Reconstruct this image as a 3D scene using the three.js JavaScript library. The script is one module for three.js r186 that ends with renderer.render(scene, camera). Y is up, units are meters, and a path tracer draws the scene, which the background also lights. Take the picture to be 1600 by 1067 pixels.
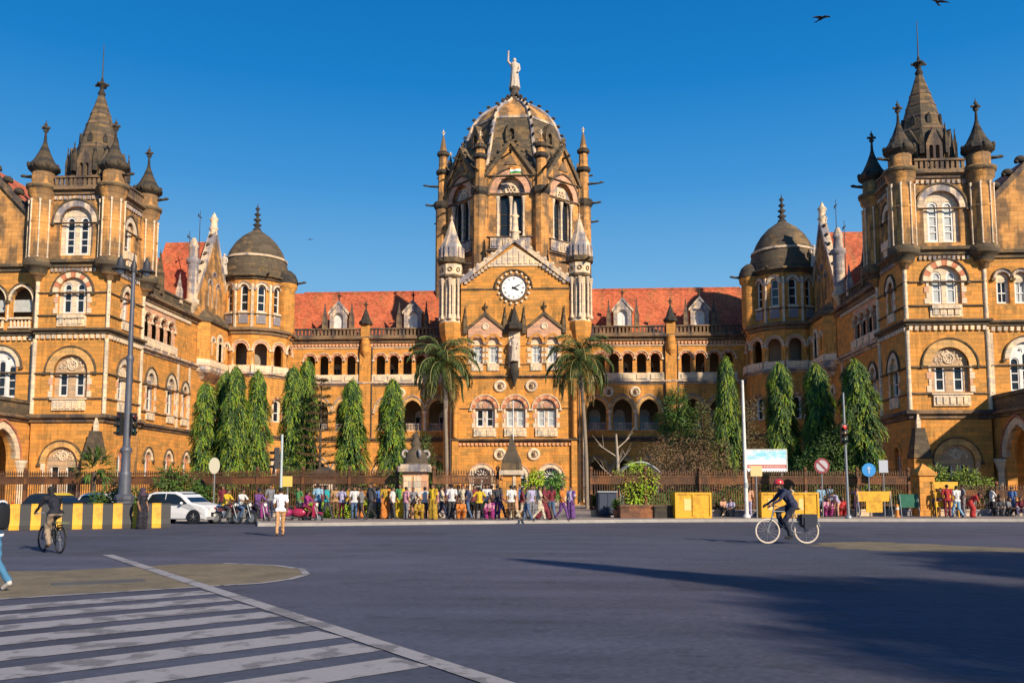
import * as THREE from 'three';
import { mergeGeometries } from 'three/addons/utils/BufferGeometryUtils.js';

// ---------------------------------------------------------------- camera, sky, sun, exposure
const scene = new THREE.Scene();
const RAD = Math.PI / 180;
const camera = new THREE.PerspectiveCamera(2 * Math.atan(533.5 / 1400) / RAD, 1600 / 1067, 0.1, 3000);
camera.position.set(5, 1.65, 99);
camera.rotation.order = 'YXZ';
camera.rotation.set(5.5 * RAD, 3.2 * RAD, 0);
camera.setViewOffset(1600, 1067, 0, -96.5, 1600, 1067);   // shifted lens: uprights stay nearly parallel

const SUN_AZ = 41 * RAD, SUN_EL = 27.5 * RAD;              // azimuth from +z (street side) towards +x
const sunDir = new THREE.Vector3(Math.sin(SUN_AZ) * Math.cos(SUN_EL), Math.sin(SUN_EL), Math.cos(SUN_AZ) * Math.cos(SUN_EL));
{
  const W = 256, H = 512, data = new Float32Array(W * H * 4);
  // clear late-afternoon air: pale near the horizon, deep blue overhead; linear radiance
  const stops = [[-90, 0.15, 0.16, 0.18], [-1, 0.22, 0.28, 0.36], [2, 0.28, 0.43, 0.60], [9, 0.195, 0.39, 0.60], [13, 0.130, 0.335, 0.57], [19, 0.042, 0.228, 0.515], [25, 0.009, 0.162, 0.445], [33, 0.003, 0.115, 0.35], [60, 0.003, 0.08, 0.26], [90, 0.003, 0.065, 0.22]];
  for (let j = 0; j < H; j++) {
    const el = ((j + 0.5) / H - 0.5) * 180;
    let k = 0; while (k < stops.length - 2 && el > stops[k + 1][0]) k++;
    const a = stops[k], b = stops[k + 1], t = Math.min(1, Math.max(0, (el - a[0]) / (b[0] - a[0])));
    for (let i = 0; i < W; i++) { const o = (j * W + i) * 4; for (let c = 0; c < 3; c++) data[o + c] = a[c + 1] + (b[c + 1] - a[c + 1]) * t; data[o + 3] = 1; }
  }
  const sky = new THREE.DataTexture(data, W, H, THREE.RGBAFormat, THREE.FloatType);
  sky.mapping = THREE.EquirectangularReflectionMapping; sky.magFilter = sky.minFilter = THREE.LinearFilter; sky.needsUpdate = true;
  scene.background = sky; scene.environment = sky;
}
const sun = new THREE.DirectionalLight(new THREE.Color().setRGB(1, 0.86, 0.68), 4.9);
sun.target.position.set(0, 8, 30); sun.position.copy(sunDir).multiplyScalar(140).add(sun.target.position); sun.castShadow = true; sun.shadow.radius = 2;
Object.assign(sun.shadow.camera, { left: -80, right: 80, top: 80, bottom: -80, near: 1, far: 320 });
sun.shadow.mapSize.set(4096, 4096);
scene.add(sun, sun.target);
const renderer = new THREE.WebGLRenderer({ antialias: true });
renderer.toneMapping = THREE.LinearToneMapping; renderer.toneMappingExposure = 1.32;
renderer.shadowMap.enabled = true;

// ---------------------------------------------------------------- helpers
function rng(seed) { let s = seed | 0; return () => { s = (s + 0x6d2b79f5) | 0; let t = Math.imul(s ^ (s >>> 15), 1 | s); t = (t + Math.imul(t ^ (t >>> 7), 61 | t)) ^ t; return ((t ^ (t >>> 14)) >>> 0) / 4294967296; }; }
const lerp = (a, b, t) => a + (b - a) * t, clamp = (x, a = 0, b = 1) => Math.min(b, Math.max(a, x)), smooth = (a, b, x) => { const t = clamp((x - a) / (b - a)); return t * t * (3 - 2 * t); };
const V2 = (x, y) => new THREE.Vector2(x, y), V3 = (x, y, z) => new THREE.Vector3(x, y, z);
// periodic value noise
function noiseTable(seed) { const r = rng(seed), t = new Float32Array(65536); for (let i = 0; i < 65536; i++) t[i] = r(); return t; }
const NT = noiseTable(7);
function vnoise(x, y, per, s = 0) {
  const xi = Math.floor(x), yi = Math.floor(y), fx = x - xi, fy = y - yi, u = fx * fx * (3 - 2 * fx), v = fy * fy * (3 - 2 * fy);
  const h = (a, b) => NT[((((a % per) + per) % per) * 131 + (((b % per) + per) % per) * 257 + s * 1013) & 65535];
  return lerp(lerp(h(xi, yi), h(xi + 1, yi), u), lerp(h(xi, yi + 1), h(xi + 1, yi + 1), u), v);
}
function fbm(x, y, per, oct = 4, s = 0) { let a = 0, w = 0.5, n = 0; for (let o = 0; o < oct; o++) { a += w * vnoise(x, y, per, s + o); n += w; x *= 2; y *= 2; per *= 2; w *= 0.5; } return a / n; }
const toS = (c) => 255 * (c <= 0.0031308 ? 12.92 * c : 1.055 * Math.pow(clamp(c), 1 / 2.4) - 0.055);
function texture(n, fn, srgb = true) {          // fn(u, v) -> linear [r, g, b] or grey
  const d = new Uint8Array(n * n * 4);
  for (let j = 0; j < n; j++) for (let i = 0; i < n; i++) {
    const c = fn(i / n, j / n), o = (j * n + i) * 4, a = typeof c === 'number' ? [c, c, c] : c;
    for (let k = 0; k < 3; k++) d[o + k] = srgb ? toS(a[k]) : 255 * clamp(a[k]);
    d[o + 3] = 255;
  }
  const t = new THREE.DataTexture(d, n, n); t.wrapS = t.wrapT = THREE.RepeatWrapping; t.magFilter = THREE.LinearFilter; t.minFilter = THREE.LinearMipmapLinearFilter; t.generateMipmaps = true;
  if (srgb) t.colorSpace = THREE.SRGBColorSpace; t.needsUpdate = true; return t;
}
const TILE = 8;                                   // metres covered by one repeat of the stone textures
// coursed ashlar: 24 courses in 8 m, blocks of uneven length, each with its own tone, thin joints, grain
function ashlar(u, v) {
  const row = Math.floor(v * 24), fv = v * 24 - row, off = NT[row * 37 + 11], nb = 10, ub = (u + off) * nb, b = Math.floor(ub), fu = ub - b;
  const tone = NT[(row * 71 + (((b % nb) + nb) % nb) * 13 + 5) & 65535];
  const j = Math.min(smooth(0, 0.09, Math.min(fv, 1 - fv)), smooth(0, 0.03, Math.min(fu, 1 - fu)));
  return { tone, j };
}
const tStone = texture(1024, (u, v) => {
  const a = ashlar(u, v), f = fbm(u * 8, v * 8, 8, 5, 3), g = fbm(u * 64, v * 64, 64, 3, 9), m = fbm(u * 3, v * 3, 3, 4, 30);
  const st = fbm(u * 40, v * 4, 40, 5, 52), grime = smooth(0.5, 0.68, 0.5 * st + 0.5 * m + 0.12 * (g - 0.5));
  let k = 0.77 + 0.34 * (a.tone - 0.5) + 0.26 * (f - 0.5) + 0.26 * (g - 0.5) + 0.2 * (m - 0.5); k *= (0.74 + 0.26 * a.j) * (1 - 0.3 * grime);
  const w = a.tone - 0.5;
  return [k * (1 + 0.05 * w), k * (1 - 0.12 * w - 0.12 * (f - 0.5)), k * (1 - 0.35 * w - 0.35 * (f - 0.5))];
});
// the same stone with soot and lichen in ragged patches
const tWeather = texture(1024, (u, v) => {
  const a = ashlar(u, v), f = fbm(u * 6, v * 6, 6, 6, 40), g = fbm(u * 64, v * 64, 64, 3, 9), st = fbm(u * 24, v * 3, 24, 5, 51);
  const k = (0.76 + 0.34 * (a.tone - 0.5) + 0.26 * (g - 0.5)) * (0.76 + 0.24 * a.j);
  const soot = smooth(0.42, 0.60, 0.55 * f + 0.45 * st + 0.1 * (g - 0.5));
  return [k * lerp(1, 0.36, soot), k * lerp(1, 0.44, soot), k * lerp(1, 0.72, soot)];
});
const tSoot = texture(1024, (u, v) => {           // almost wholly blackened stone with paler worn blotches
  const a = ashlar(u, v), f = fbm(u * 9, v * 9, 9, 6, 70), g = fbm(u * 50, v * 50, 50, 3, 90);
  const worn = smooth(0.5, 0.7, f + 0.2 * (a.tone - 0.5)), k = (0.55 + 0.3 * (g - 0.5) + 0.25 * (a.tone - 0.5)) * (0.8 + 0.2 * a.j);
  return [k * lerp(0.75, 1.35, worn), k * lerp(0.78, 1.2, worn), k * lerp(0.85, 0.95, worn)];
});
const tBump = texture(1024, (u, v) => { const a = ashlar(u, v), g = fbm(u * 48, v * 48, 48, 4, 12); return 0.35 + 0.35 * a.j + 0.3 * g + 0.1 * (a.tone - 0.5); }, false);
const tGrain = texture(512, (u, v) => 0.78 + 0.3 * (fbm(u * 40, v * 40, 40, 4, 5) - 0.5) + 0.22 * (fbm(u * 5, v * 5, 5, 4, 8) - 0.5));
const tGrainB = texture(512, (u, v) => fbm(u * 60, v * 60, 60, 4, 15), false);
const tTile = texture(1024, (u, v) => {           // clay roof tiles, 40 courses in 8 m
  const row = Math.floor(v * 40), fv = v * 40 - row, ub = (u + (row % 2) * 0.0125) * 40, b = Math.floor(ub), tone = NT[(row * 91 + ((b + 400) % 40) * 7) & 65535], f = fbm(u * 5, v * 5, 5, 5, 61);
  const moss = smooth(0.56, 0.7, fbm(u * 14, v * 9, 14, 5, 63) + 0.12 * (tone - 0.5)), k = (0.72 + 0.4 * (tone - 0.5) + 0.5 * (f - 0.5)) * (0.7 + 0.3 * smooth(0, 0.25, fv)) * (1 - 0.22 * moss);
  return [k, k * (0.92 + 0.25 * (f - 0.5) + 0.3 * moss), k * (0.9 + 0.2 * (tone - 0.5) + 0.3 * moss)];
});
function mat(r, g, b, o = {}) { const m = new THREE.MeshStandardMaterial({ roughness: 0.85, metalness: 0, ...o }); m.color.setRGB(r, g, b); return m; }
const stone = (r, g, b, map = tStone, bump = 0.03) => mat(r, g, b, { map, bumpMap: tBump, bumpScale: bump, roughness: 0.9 });
const M = {
  ochre: stone(0.74, 0.335, 0.072), ochreL: stone(0.80, 0.45, 0.16), tymp: stone(0.62, 0.42, 0.25), ochreW: stone(0.74, 0.355, 0.10, tWeather), pale: stone(0.92, 0.72, 0.50), paleW: stone(0.82, 0.61, 0.40, tWeather),
  pink: stone(0.80, 0.44, 0.27), rose: stone(0.62, 0.24, 0.13), dark: stone(0.215, 0.155, 0.09, tSoot), soot: stone(0.085, 0.07, 0.053, tSoot), darkBrown: stone(0.27, 0.17, 0.09, tWeather),
  marble: mat(0.66, 0.55, 0.44, { map: tGrain, bumpMap: tGrainB, bumpScale: 0.01 }),
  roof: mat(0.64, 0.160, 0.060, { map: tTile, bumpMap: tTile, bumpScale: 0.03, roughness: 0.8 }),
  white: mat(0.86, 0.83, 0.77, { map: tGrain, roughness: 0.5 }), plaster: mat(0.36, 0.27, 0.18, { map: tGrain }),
  glass: mat(0.015, 0.018, 0.022, { roughness: 0.06 }), shutter: mat(0.50, 0.53, 0.52, { map: tGrain, roughness: 0.35 }), blind: mat(0.55, 0.56, 0.52, { map: tGrain }),
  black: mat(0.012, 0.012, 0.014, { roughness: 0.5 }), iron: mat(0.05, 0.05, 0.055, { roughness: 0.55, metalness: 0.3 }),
  clock: mat(0.88, 0.87, 0.83, { roughness: 0.4 }), copper: mat(0.10, 0.20, 0.17, { map: tSoot }),
};
// ---- geometry (non-indexed, position + normal), all in metres
const NI = (g) => { const h = g.index ? g.toNonIndexed() : g; for (const k of Object.keys(h.attributes)) if (k !== 'position' && k !== 'normal') h.deleteAttribute(k); return h; };
function box(x0, x1, y0, y1, z0, z1) { const g = new THREE.BoxGeometry(x1 - x0, y1 - y0, z1 - z0); g.translate((x0 + x1) / 2, (y0 + y1) / 2, (z0 + z1) / 2); return NI(g); }
const shapeOf = (pts, holes = []) => { const s = new THREE.Shape(pts.map((p) => V2(p[0], p[1]))); for (const h of holes) s.holes.push(new THREE.Path(h.map((p) => V2(p[0], p[1])))); return s; };
function ext(pts, z0, z1, holes = []) { const g = new THREE.ExtrudeGeometry(shapeOf(pts, holes), { depth: z1 - z0, bevelEnabled: false, curveSegments: 8 }); g.translate(0, 0, z0); return NI(g); }
const lathe = (pts, seg = 12, x = 0, y = 0, z = 0, phase = 0) => { const g = new THREE.LatheGeometry(pts.map((p) => V2(Math.max(p[0], 0.0005), p[1])), seg, phase); g.translate(x, y, z); return NI(g); };
function facet(g) { const h = NI(g); h.computeVertexNormals(); return h; }
function prismLathe(pts, seg, x = 0, y = 0, z = 0, phase = Math.PI / seg) { return facet(lathe(pts, seg, x, y, z, phase)); }   // faceted
function bar(ax, ay, az, bx, by, bz, r0, r1 = r0, seg = 8) {
  const a = V3(ax, ay, az), b = V3(bx, by, bz), d = b.clone().sub(a), g = new THREE.CylinderGeometry(r1, r0, d.length(), seg);
  g.applyQuaternion(new THREE.Quaternion().setFromUnitVectors(V3(0, 1, 0), d.clone().normalize())); const m = a.add(b).multiplyScalar(0.5); g.translate(m.x, m.y, m.z); return NI(g);
}
const ball = (x, y, z, r, sx = 1, sy = 1, sz = 1, w = 10, h = 8) => { const g = new THREE.SphereGeometry(r, w, h); g.scale(sx, sy, sz); g.translate(x, y, z); return NI(g); };
const move = (g, x, y, z, ry = 0) => { if (ry) g.rotateY(ry); g.translate(x, y, z); return g; };
function join(list) { const g = list.length === 1 ? list[0] : mergeGeometries(list.map(NI)); return uvBox(g); }
function uvBox(g, tile = TILE) {
  const p = g.attributes.position, n = g.attributes.normal, uv = new Float32Array(p.count * 2);
  for (let i = 0; i < p.count; i += 3) {
    let nx = 0, ny = 0, nz = 0; for (let k = 0; k < 3; k++) { nx += n.getX(i + k); ny += n.getY(i + k); nz += n.getZ(i + k); }
    const ax = Math.abs(nx), ay = Math.abs(ny), az = Math.abs(nz);
    for (let k = 0; k < 3; k++) {
      const x = p.getX(i + k), y = p.getY(i + k), z = p.getZ(i + k); let a, b;
      if (ay > ax * 1.4 && ay > az * 1.4) { a = x; b = z; } else if (ax > az) { a = z; b = y; } else { a = x; b = y; }
      uv[(i + k) * 2] = a / tile + 0.137; uv[(i + k) * 2 + 1] = b / tile + 0.05;
    }
  }
  g.setAttribute('uv', new THREE.BufferAttribute(uv, 2)); return g;
}
// profile [[out, y], ...] (bottom to top) swept round a polyline of [x, z] points, mitred; travel runs from right to left as seen from outside
function sweep(path, closed, prof) {
  const n = path.length, P = [], pos = [];
  for (let i = 0; i < n; i++) {
    const a = path[(i - 1 + n) % n], b = path[i], c = path[(i + 1) % n];
    const d0 = closed || i > 0 ? V2(b[0] - a[0], b[1] - a[1]).normalize() : V2(c[0] - b[0], c[1] - b[1]).normalize();
    const d1 = closed || i < n - 1 ? V2(c[0] - b[0], c[1] - b[1]).normalize() : d0;
    const n0 = V2(d0.y, -d0.x), n1 = V2(d1.y, -d1.x), m = n0.clone().add(n1), s = 2 / m.lengthSq();
    P.push(prof.map(([o, y]) => V3(b[0] + m.x * s * o, y, b[1] + m.y * s * o)));
  }
  const q = (a, b, c, d) => pos.push(...a, ...b, ...c, ...a, ...c, ...d);
  const cnt = closed ? n : n - 1, L = prof.length;
  for (let i = 0; i < cnt; i++) { const A = P[i], B = P[(i + 1) % n]; for (let k = 0; k < L - 1; k++) q(A[k], A[k + 1], B[k + 1], B[k]); }
  if (!closed) for (const [A, f] of [[P[0], 1], [P[n - 1], 0]]) for (let k = 1; k < L - 1; k++) f ? pos.push(...A[0], ...A[k], ...A[k + 1]) : pos.push(...A[0], ...A[k + 1], ...A[k]);
  const g = new THREE.BufferGeometry(); g.setAttribute('position', new THREE.Float32BufferAttribute(pos, 3)); g.computeVertexNormals(); return g;
}
const polygon = (cx, cz, apothem, seg, phase = 0) => { const R = apothem / Math.cos(Math.PI / seg), o = []; for (let i = 0; i < seg; i++) { const a = phase + (2 * Math.PI * (i + 0.5)) / seg; o.push([cx + R * Math.cos(a), cz + R * Math.sin(a)]); } return o; };
// arcs of an arch of clear width w springing at hs; off = distance outside the intrados. From right spring to left spring.
function arc(w, hs, type, off = 0, n = 10) {
  const o = [];
  if (type === 'point') { const c = w * 0.14, R = w / 2 + c + off, am = Math.acos(c / R); for (let i = 0; i <= n; i++) { const a = (am * i) / n; o.push([-c + R * Math.cos(a), hs + R * Math.sin(a)]); } for (let i = n - 1; i >= 0; i--) o.push([-o[i][0], o[i][1]]); return o; }
  if (type === 'flat') return [[w / 2 + off, hs + off], [-w / 2 - off, hs + off]];
  const R = w / 2 + off; for (let i = 0; i <= 2 * n; i++) { const a = (Math.PI * i) / (2 * n); o.push([R * Math.cos(a), hs + R * Math.sin(a)]); } return o;
}
const opening = (x, y, w, hs, type, n) => [[x - w / 2, y], [x + w / 2, y], ...arc(w, hs, type, 0, n).map((p) => [p[0] + x, p[1] + y])];   // hs = springing above y
function ringGeo(w, hs, type, t, z0, z1, jamb = 0, n = 10) {            // band of width t round an arch, with jambs of height jamb below the springing
  const I = arc(w, hs, type, 0, n), O = arc(w, hs, type, t, n), pts = [];
  if (jamb) pts.push([w / 2, hs - jamb], [w / 2 + t, hs - jamb]); pts.push(...O); if (jamb) pts.push([-w / 2 - t, hs - jamb], [-w / 2, hs - jamb]);
  pts.push(...I.slice().reverse()); return ext(pts, z0, z1);
}
// ---- objects
const used = {};
function numbered(n) { if (used[n] === undefined) { used[n] = 0; return n; } used[n]++; return n + '_' + String(used[n]).padStart(3, '0'); }
function mesh(name, geo, material, parent, pos, ry = 0) { const m = new THREE.Mesh(geo.attributes.uv ? geo : uvBox(geo), material); m.name = name; m.castShadow = m.receiveShadow = true; if (pos) m.position.set(...pos); m.rotation.y = ry; parent.add(m); return m; }
function thing(name, label, category, pos = [0, 0, 0], ry = 0, group) { const o = new THREE.Group(); o.name = numbered(name); o.position.set(...pos); o.rotation.y = ry; o.userData = { label, category }; if (group) o.userData.group = group; scene.add(o); return o; }
function single(name, label, category, geo, material, pos = [0, 0, 0], ry = 0, group) { const m = mesh(numbered(name), geo, material, scene, pos, ry); m.userData = { label, category }; if (group) m.userData.group = group; return m; }
function structure(name, geo, material, pos) { const m = mesh(name, geo, material, scene, pos); m.userData = { kind: 'structure' }; return m; }
const stuff = (m) => { m.userData.kind = 'stuff'; return m; };
const cache = new Map();
const G = (key, make) => { const k = typeof key === 'string' ? key : key.join(); if (!cache.has(k)) cache.set(k, make()); return cache.get(k); };
// ---------------------------------------------------------------- the station (one building, parts and sub-parts)
const S = thing('station_building', 'long ochre stone gothic station with ribbed central dome, clock gable and two spired corner towers', 'building');
function face(x, z, ry = 0) { const c = Math.cos(ry), s = Math.sin(ry); return { x, z, ry, at: (lx, y, lz = 0) => [x + lx * c + lz * s, y, z - lx * s + lz * c] }; }
const part = (F, name, geo, m, lx, y, lz = 0) => mesh(name, geo, m, S, F.at(lx, y, lz), F.ry);
const sub = (p, name, geo, m, x = 0, y = 0, z = 0) => mesh(name, geo, m, p, [x, y, z]);

// carved work for blind arches: rosette, rim and scattered bosses
function carving(r, z) {
  const g = [], R = rng(Math.round(r * 100)); g.push(NI(new THREE.TorusGeometry(r * 0.3, r * 0.07, 5, 14).translate(0, r * 0.42, z)));
  for (let i = 0; i < 7; i++) { const a = (i * Math.PI * 2) / 7; g.push(ball(Math.cos(a) * r * 0.16, r * 0.42 + Math.sin(a) * r * 0.16, z, r * 0.08, 1, 1, 0.6, 6, 4)); }
  for (let i = 0; i < 26; i++) { const a = R() * Math.PI, q = r * (0.5 + 0.4 * R()); const x = Math.cos(a) * q, y = Math.sin(a) * q; if (y > 0.05 * r) g.push(ball(x, y, z, r * (0.05 + 0.04 * R()), 1, 1, 0.7, 5, 4)); }
  return join(g);
}
// a window or doorway in an arched opening. y = sill; hs = height from sill to springing. Returns the hole for the wall.
function arched(F, x, y, o) {
  const { w, hs, type = 'round', ring = 0, ringMat = M.ochre, proud = 0.08, jamb = 0, vous = 0, vm = [M.pale, M.rose], hood = 0, hoodMat = M.dark, plate = null, lights = [], frame = M.white, depth = 0.34, sill = 0, sillMat = M.pale, carve = 0, fan = 0, quoins = 0 } = o;
  const R = w / 2;
  if (ring || hood) {
    const a = hood ? part(F, 'arch_moulding', G(['hood', w, hs, type, ring, hood, proud], () => join([ringGeo(w + 2 * ring, hs, type, hood, -0.02, proud + 0.09), ...[-1, 1].map((q) => box(q * (R + ring + hood / 2) - 0.13, q * (R + ring + hood / 2) + 0.13, hs - 0.2, hs - 0.002, -0.02, proud + 0.13))])), hoodMat, x, y)
      : part(F, 'arch', G(['ring', w, hs, type, ring, proud, jamb], () => join([ringGeo(w, hs, type, ring, -0.3, proud, jamb)])), ringMat, x, y);
    if (hood && !vous) sub(a, 'arch', G(['ring', w, hs, type, ring, proud, jamb], () => join([ringGeo(w, hs, type, ring, -0.3, proud, jamb)])), ringMat);
    if (vous) {
      const st = Math.PI / vous, geo = G(['vous', R, ring, vous, proud], () => { const p = [], k = 3, e = 0.012 / (R + ring); for (let i = 0; i <= k; i++) { const t = -st / 2 + e + ((st - 2 * e) * i) / k; p.push([Math.cos(t) * (R + ring - 0.01), Math.sin(t) * (R + ring - 0.01)]); } for (let i = k; i >= 0; i--) { const t = -st / 2 + e + ((st - 2 * e) * i) / k; p.push([Math.cos(t) * R, Math.sin(t) * R]); } return join([ext(p, -0.3, proud)]); });
      for (let i = 0; i < vous; i++) { const v = sub(a, 'voussoir', geo, vm[i % vm.length], 0, hs, 0); v.rotation.z = (i + 0.5) * st; }
    }
  }
  if (lights.length) {
    const d = -depth, key = JSON.stringify([w, hs, type, lights, depth]);
    const fr = G('fr' + key, () => { const g = []; for (const L of lights) { const t = L.t || 0.09, i = opening(0, t, L.w - 2 * t, L.hs - t, L.type || 'round', 6).map((p) => [p[0] + L.x, p[1] + L.y]); g.push(ext(opening(L.x, L.y, L.w, L.hs, L.type || 'round', 6), d - 0.02, d + 0.09, [i])); const tr = L.tr || [0.5]; for (const q of tr) g.push(box(L.x - L.w / 2 + t, L.x + L.w / 2 - t, L.y + L.hs * q - 0.04, L.y + L.hs * q + 0.04, d - 0.01, d + 0.075)); if (L.mull) g.push(box(L.x - 0.03, L.x + 0.03, L.y + t, L.y + L.hs, d - 0.012, d + 0.07)); } return join(g); });
    const W = part(F, 'window', fr, frame, x, y);
    for (const L of lights) sub(W, L.pane === 'shutter' ? 'shutter' : 'pane', G(['pane', L.w, L.hs, L.type], () => join([ext(opening(0, 0.03, L.w - 0.06, L.hs - 0.03, L.type || 'round', 6), -0.015, 0.015)])), L.pane === 'shutter' ? M.shutter : M.glass, L.x, L.y, d - 0.01);
    if (plate) sub(W, 'stone_panel', G('pl' + key, () => join([ext(opening(0, 0, w + 0.04, hs, type), d - 0.12, d + 0.14, lights.map((L) => opening(L.x, L.y + 0.001, L.w, L.hs, L.type || 'round', 6)))])), plate);
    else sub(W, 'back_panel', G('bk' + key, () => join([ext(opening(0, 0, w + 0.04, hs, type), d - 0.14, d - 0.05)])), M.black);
    if (carve) sub(W, 'carving', G(['carve', carve, depth], () => carving(carve, d + 0.16)), o.carveMat || M.pale, 0, hs + (o.carveY || 0));
    if (fan) sub(W, 'fanlight_bars', G(['fan', w, hs, depth], () => { const g = [ringGeo(w * 0.3, 0, 'round', 0.07, d, d + 0.12)]; for (let i = 0; i < 8; i++) { const a = ((i + 0.5) / 8) * Math.PI; g.push(bar(Math.cos(a) * w * 0.16, Math.sin(a) * w * 0.16, d + 0.06, Math.cos(a) * w * 0.48, Math.sin(a) * w * 0.48, d + 0.06, 0.045, 0.045, 5)); } return join(g); }), M.white, 0, hs);
    if (sill) sub(W, 'sill', G(['sill', w, sill], () => join([box(-w / 2 - 0.12, w / 2 + 0.12, -sill, -0.004, -0.3, 0.16)])), sillMat);
  }
  // toothed jamb stones up both sides of the opening
  for (let k = 0; k < quoins; k++) for (const q of [-1, 1]) { const qh = hs / quoins, qw = k % 2 ? 0.2 : 0.36; part(F, 'quoin', G(['quoin', qh, qw], () => join([box(-qw / 2, qw / 2, 0.015, qh - 0.015, -0.04, 0.055)])), (k + (q > 0 ? 1 : 0)) % 3 === 2 ? M.pink : M.pale, x + q * (R + qw / 2 + 0.01), y + k * qh); }
  return opening(x, y, w, hs, type);
}
const twin = (w, y, hs, gap, type = 'round', o = {}) => [-1, 1].map((q) => ({ x: (q * (w + gap)) / 2, y, w, hs, type, ...o }));
// wall with openings; pts = outline in face coordinates
function wall(F, pts, holes, m = M.ochre, t = 0.55, name = 'wall') { const g = join([ext(pts, -t, 0, holes)]); return part(F, name, g, m, 0, 0); }
const rect = (x0, x1, y0, y1) => [[x0, y0], [x1, y0], [x1, y1], [x0, y1]];
const cornice = (y, h, p) => [[0, y], [p * 0.35, y + h * 0.12], [p * 0.4, y + h * 0.45], [p, y + h * 0.62], [p, y + h * 0.9], [p * 0.85, y + h], [-0.3, y + h]];
const stringC = (y, h = 0.18, p = 0.14) => [[0, y], [p, y + h * 0.35], [p, y + h * 0.75], [0, y + h]];
function band(name, path, closed, prof, m) { return mesh(name, join([sweep(path, closed, prof)]), m, S); }
function dentils(F, x0, x1, y, h, pitch, p, m) { const g = [], n = Math.max(1, Math.round((x1 - x0) / pitch)); for (let i = 0; i < n; i++) { const c = x0 + ((i + 0.5) * (x1 - x0)) / n; g.push(box(c - pitch * 0.28, c + pitch * 0.28, y, y + h, -0.05, p)); } return stuff(part(F, 'dentil_course', join(g), m, 0, 0)); }
// balustrade along a face: rail, plinth (own parts) and a row of little balusters
function balustrade(F, x0, x1, y, h, m, lz = 0, pitch = 0.42, style = 'post') {
  const r = part(F, 'balustrade', join([box(x0, x1, y, y + h * 0.16, lz - 0.16, lz + 0.16), box(x0, x1, y + h * 0.82, y + h, lz - 0.2, lz + 0.2)]), m, 0, 0), g = [];
  const n = Math.round((x1 - x0) / pitch); for (let i = 0; i < n; i++) { const c = x0 + ((i + 0.5) * (x1 - x0)) / n; g.push(style === 'post' ? prismLathe([[0.07, y + h * 0.15], [0.11, y + h * 0.35], [0.07, y + h * 0.7], [0.1, y + h * 0.83]], 6, c, 0, lz) : box(c - 0.12, c + 0.12, y + h * 0.15, y + h * 0.83, lz - 0.1, lz + 0.1)); }
  stuff(sub(r, 'baluster_row', join(g), m)); return r;
}
const colGeo = (h, r) => G(['col', h, r], () => join([lathe([[0, 0], [r * 1.7, 0], [r * 1.7, h * 0.05], [r * 1.05, h * 0.09], [r, h * 0.12], [r * 0.9, h * 0.78], [r * 1.0, h * 0.8], [r * 1.75, h * 0.96], [r * 1.75, h], [0, h]], 8)]));
// finial: bulbous cross on a slender shaft
const finialGeo = (h) => G(['finial', h], () => join([lathe([[0.0, 0], [h * 0.07, 0], [h * 0.05, h * 0.35], [h * 0.13, h * 0.45], [h * 0.05, h * 0.52], [h * 0.045, h * 0.7], [h * 0.09, h * 0.75], [h * 0.035, h * 0.82], [0, h]], 8), box(-h * 0.2, h * 0.2, h * 0.55, h * 0.64, -h * 0.04, h * 0.04), box(-h * 0.04, h * 0.04, h * 0.552, h * 0.638, -h * 0.2, h * 0.2)]));
const crocketGeo = (r) => G(['crocket', r], () => join([ball(0, r * 0.9, 0, r, 1.1, 0.75, 0.8, 7, 5), bar(-r * 1.2, 0, 0, 0, r * 0.7, 0, r * 0.5, r * 0.35, 5), ball(r * 0.8, r * 0.5, 0, r * 0.5, 1, 1, 1, 6, 4)]));
const gargoyleGeo = (l) => G(['garg', l], () => join([bar(0, 0, -0.1, 0, 0.05 * l, l * 0.7, 0.16, 0.11, 6), ball(0, 0.09 * l, l * 0.8, 0.15, 0.8, 0.9, 1.6, 7, 5), bar(0, 0.12 * l, l * 0.85, 0, 0.1 * l, l, 0.09, 0.05, 5), box(-0.2, 0.2, 0.0, 0.05, l * 0.2, l * 0.5)]));
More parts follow.
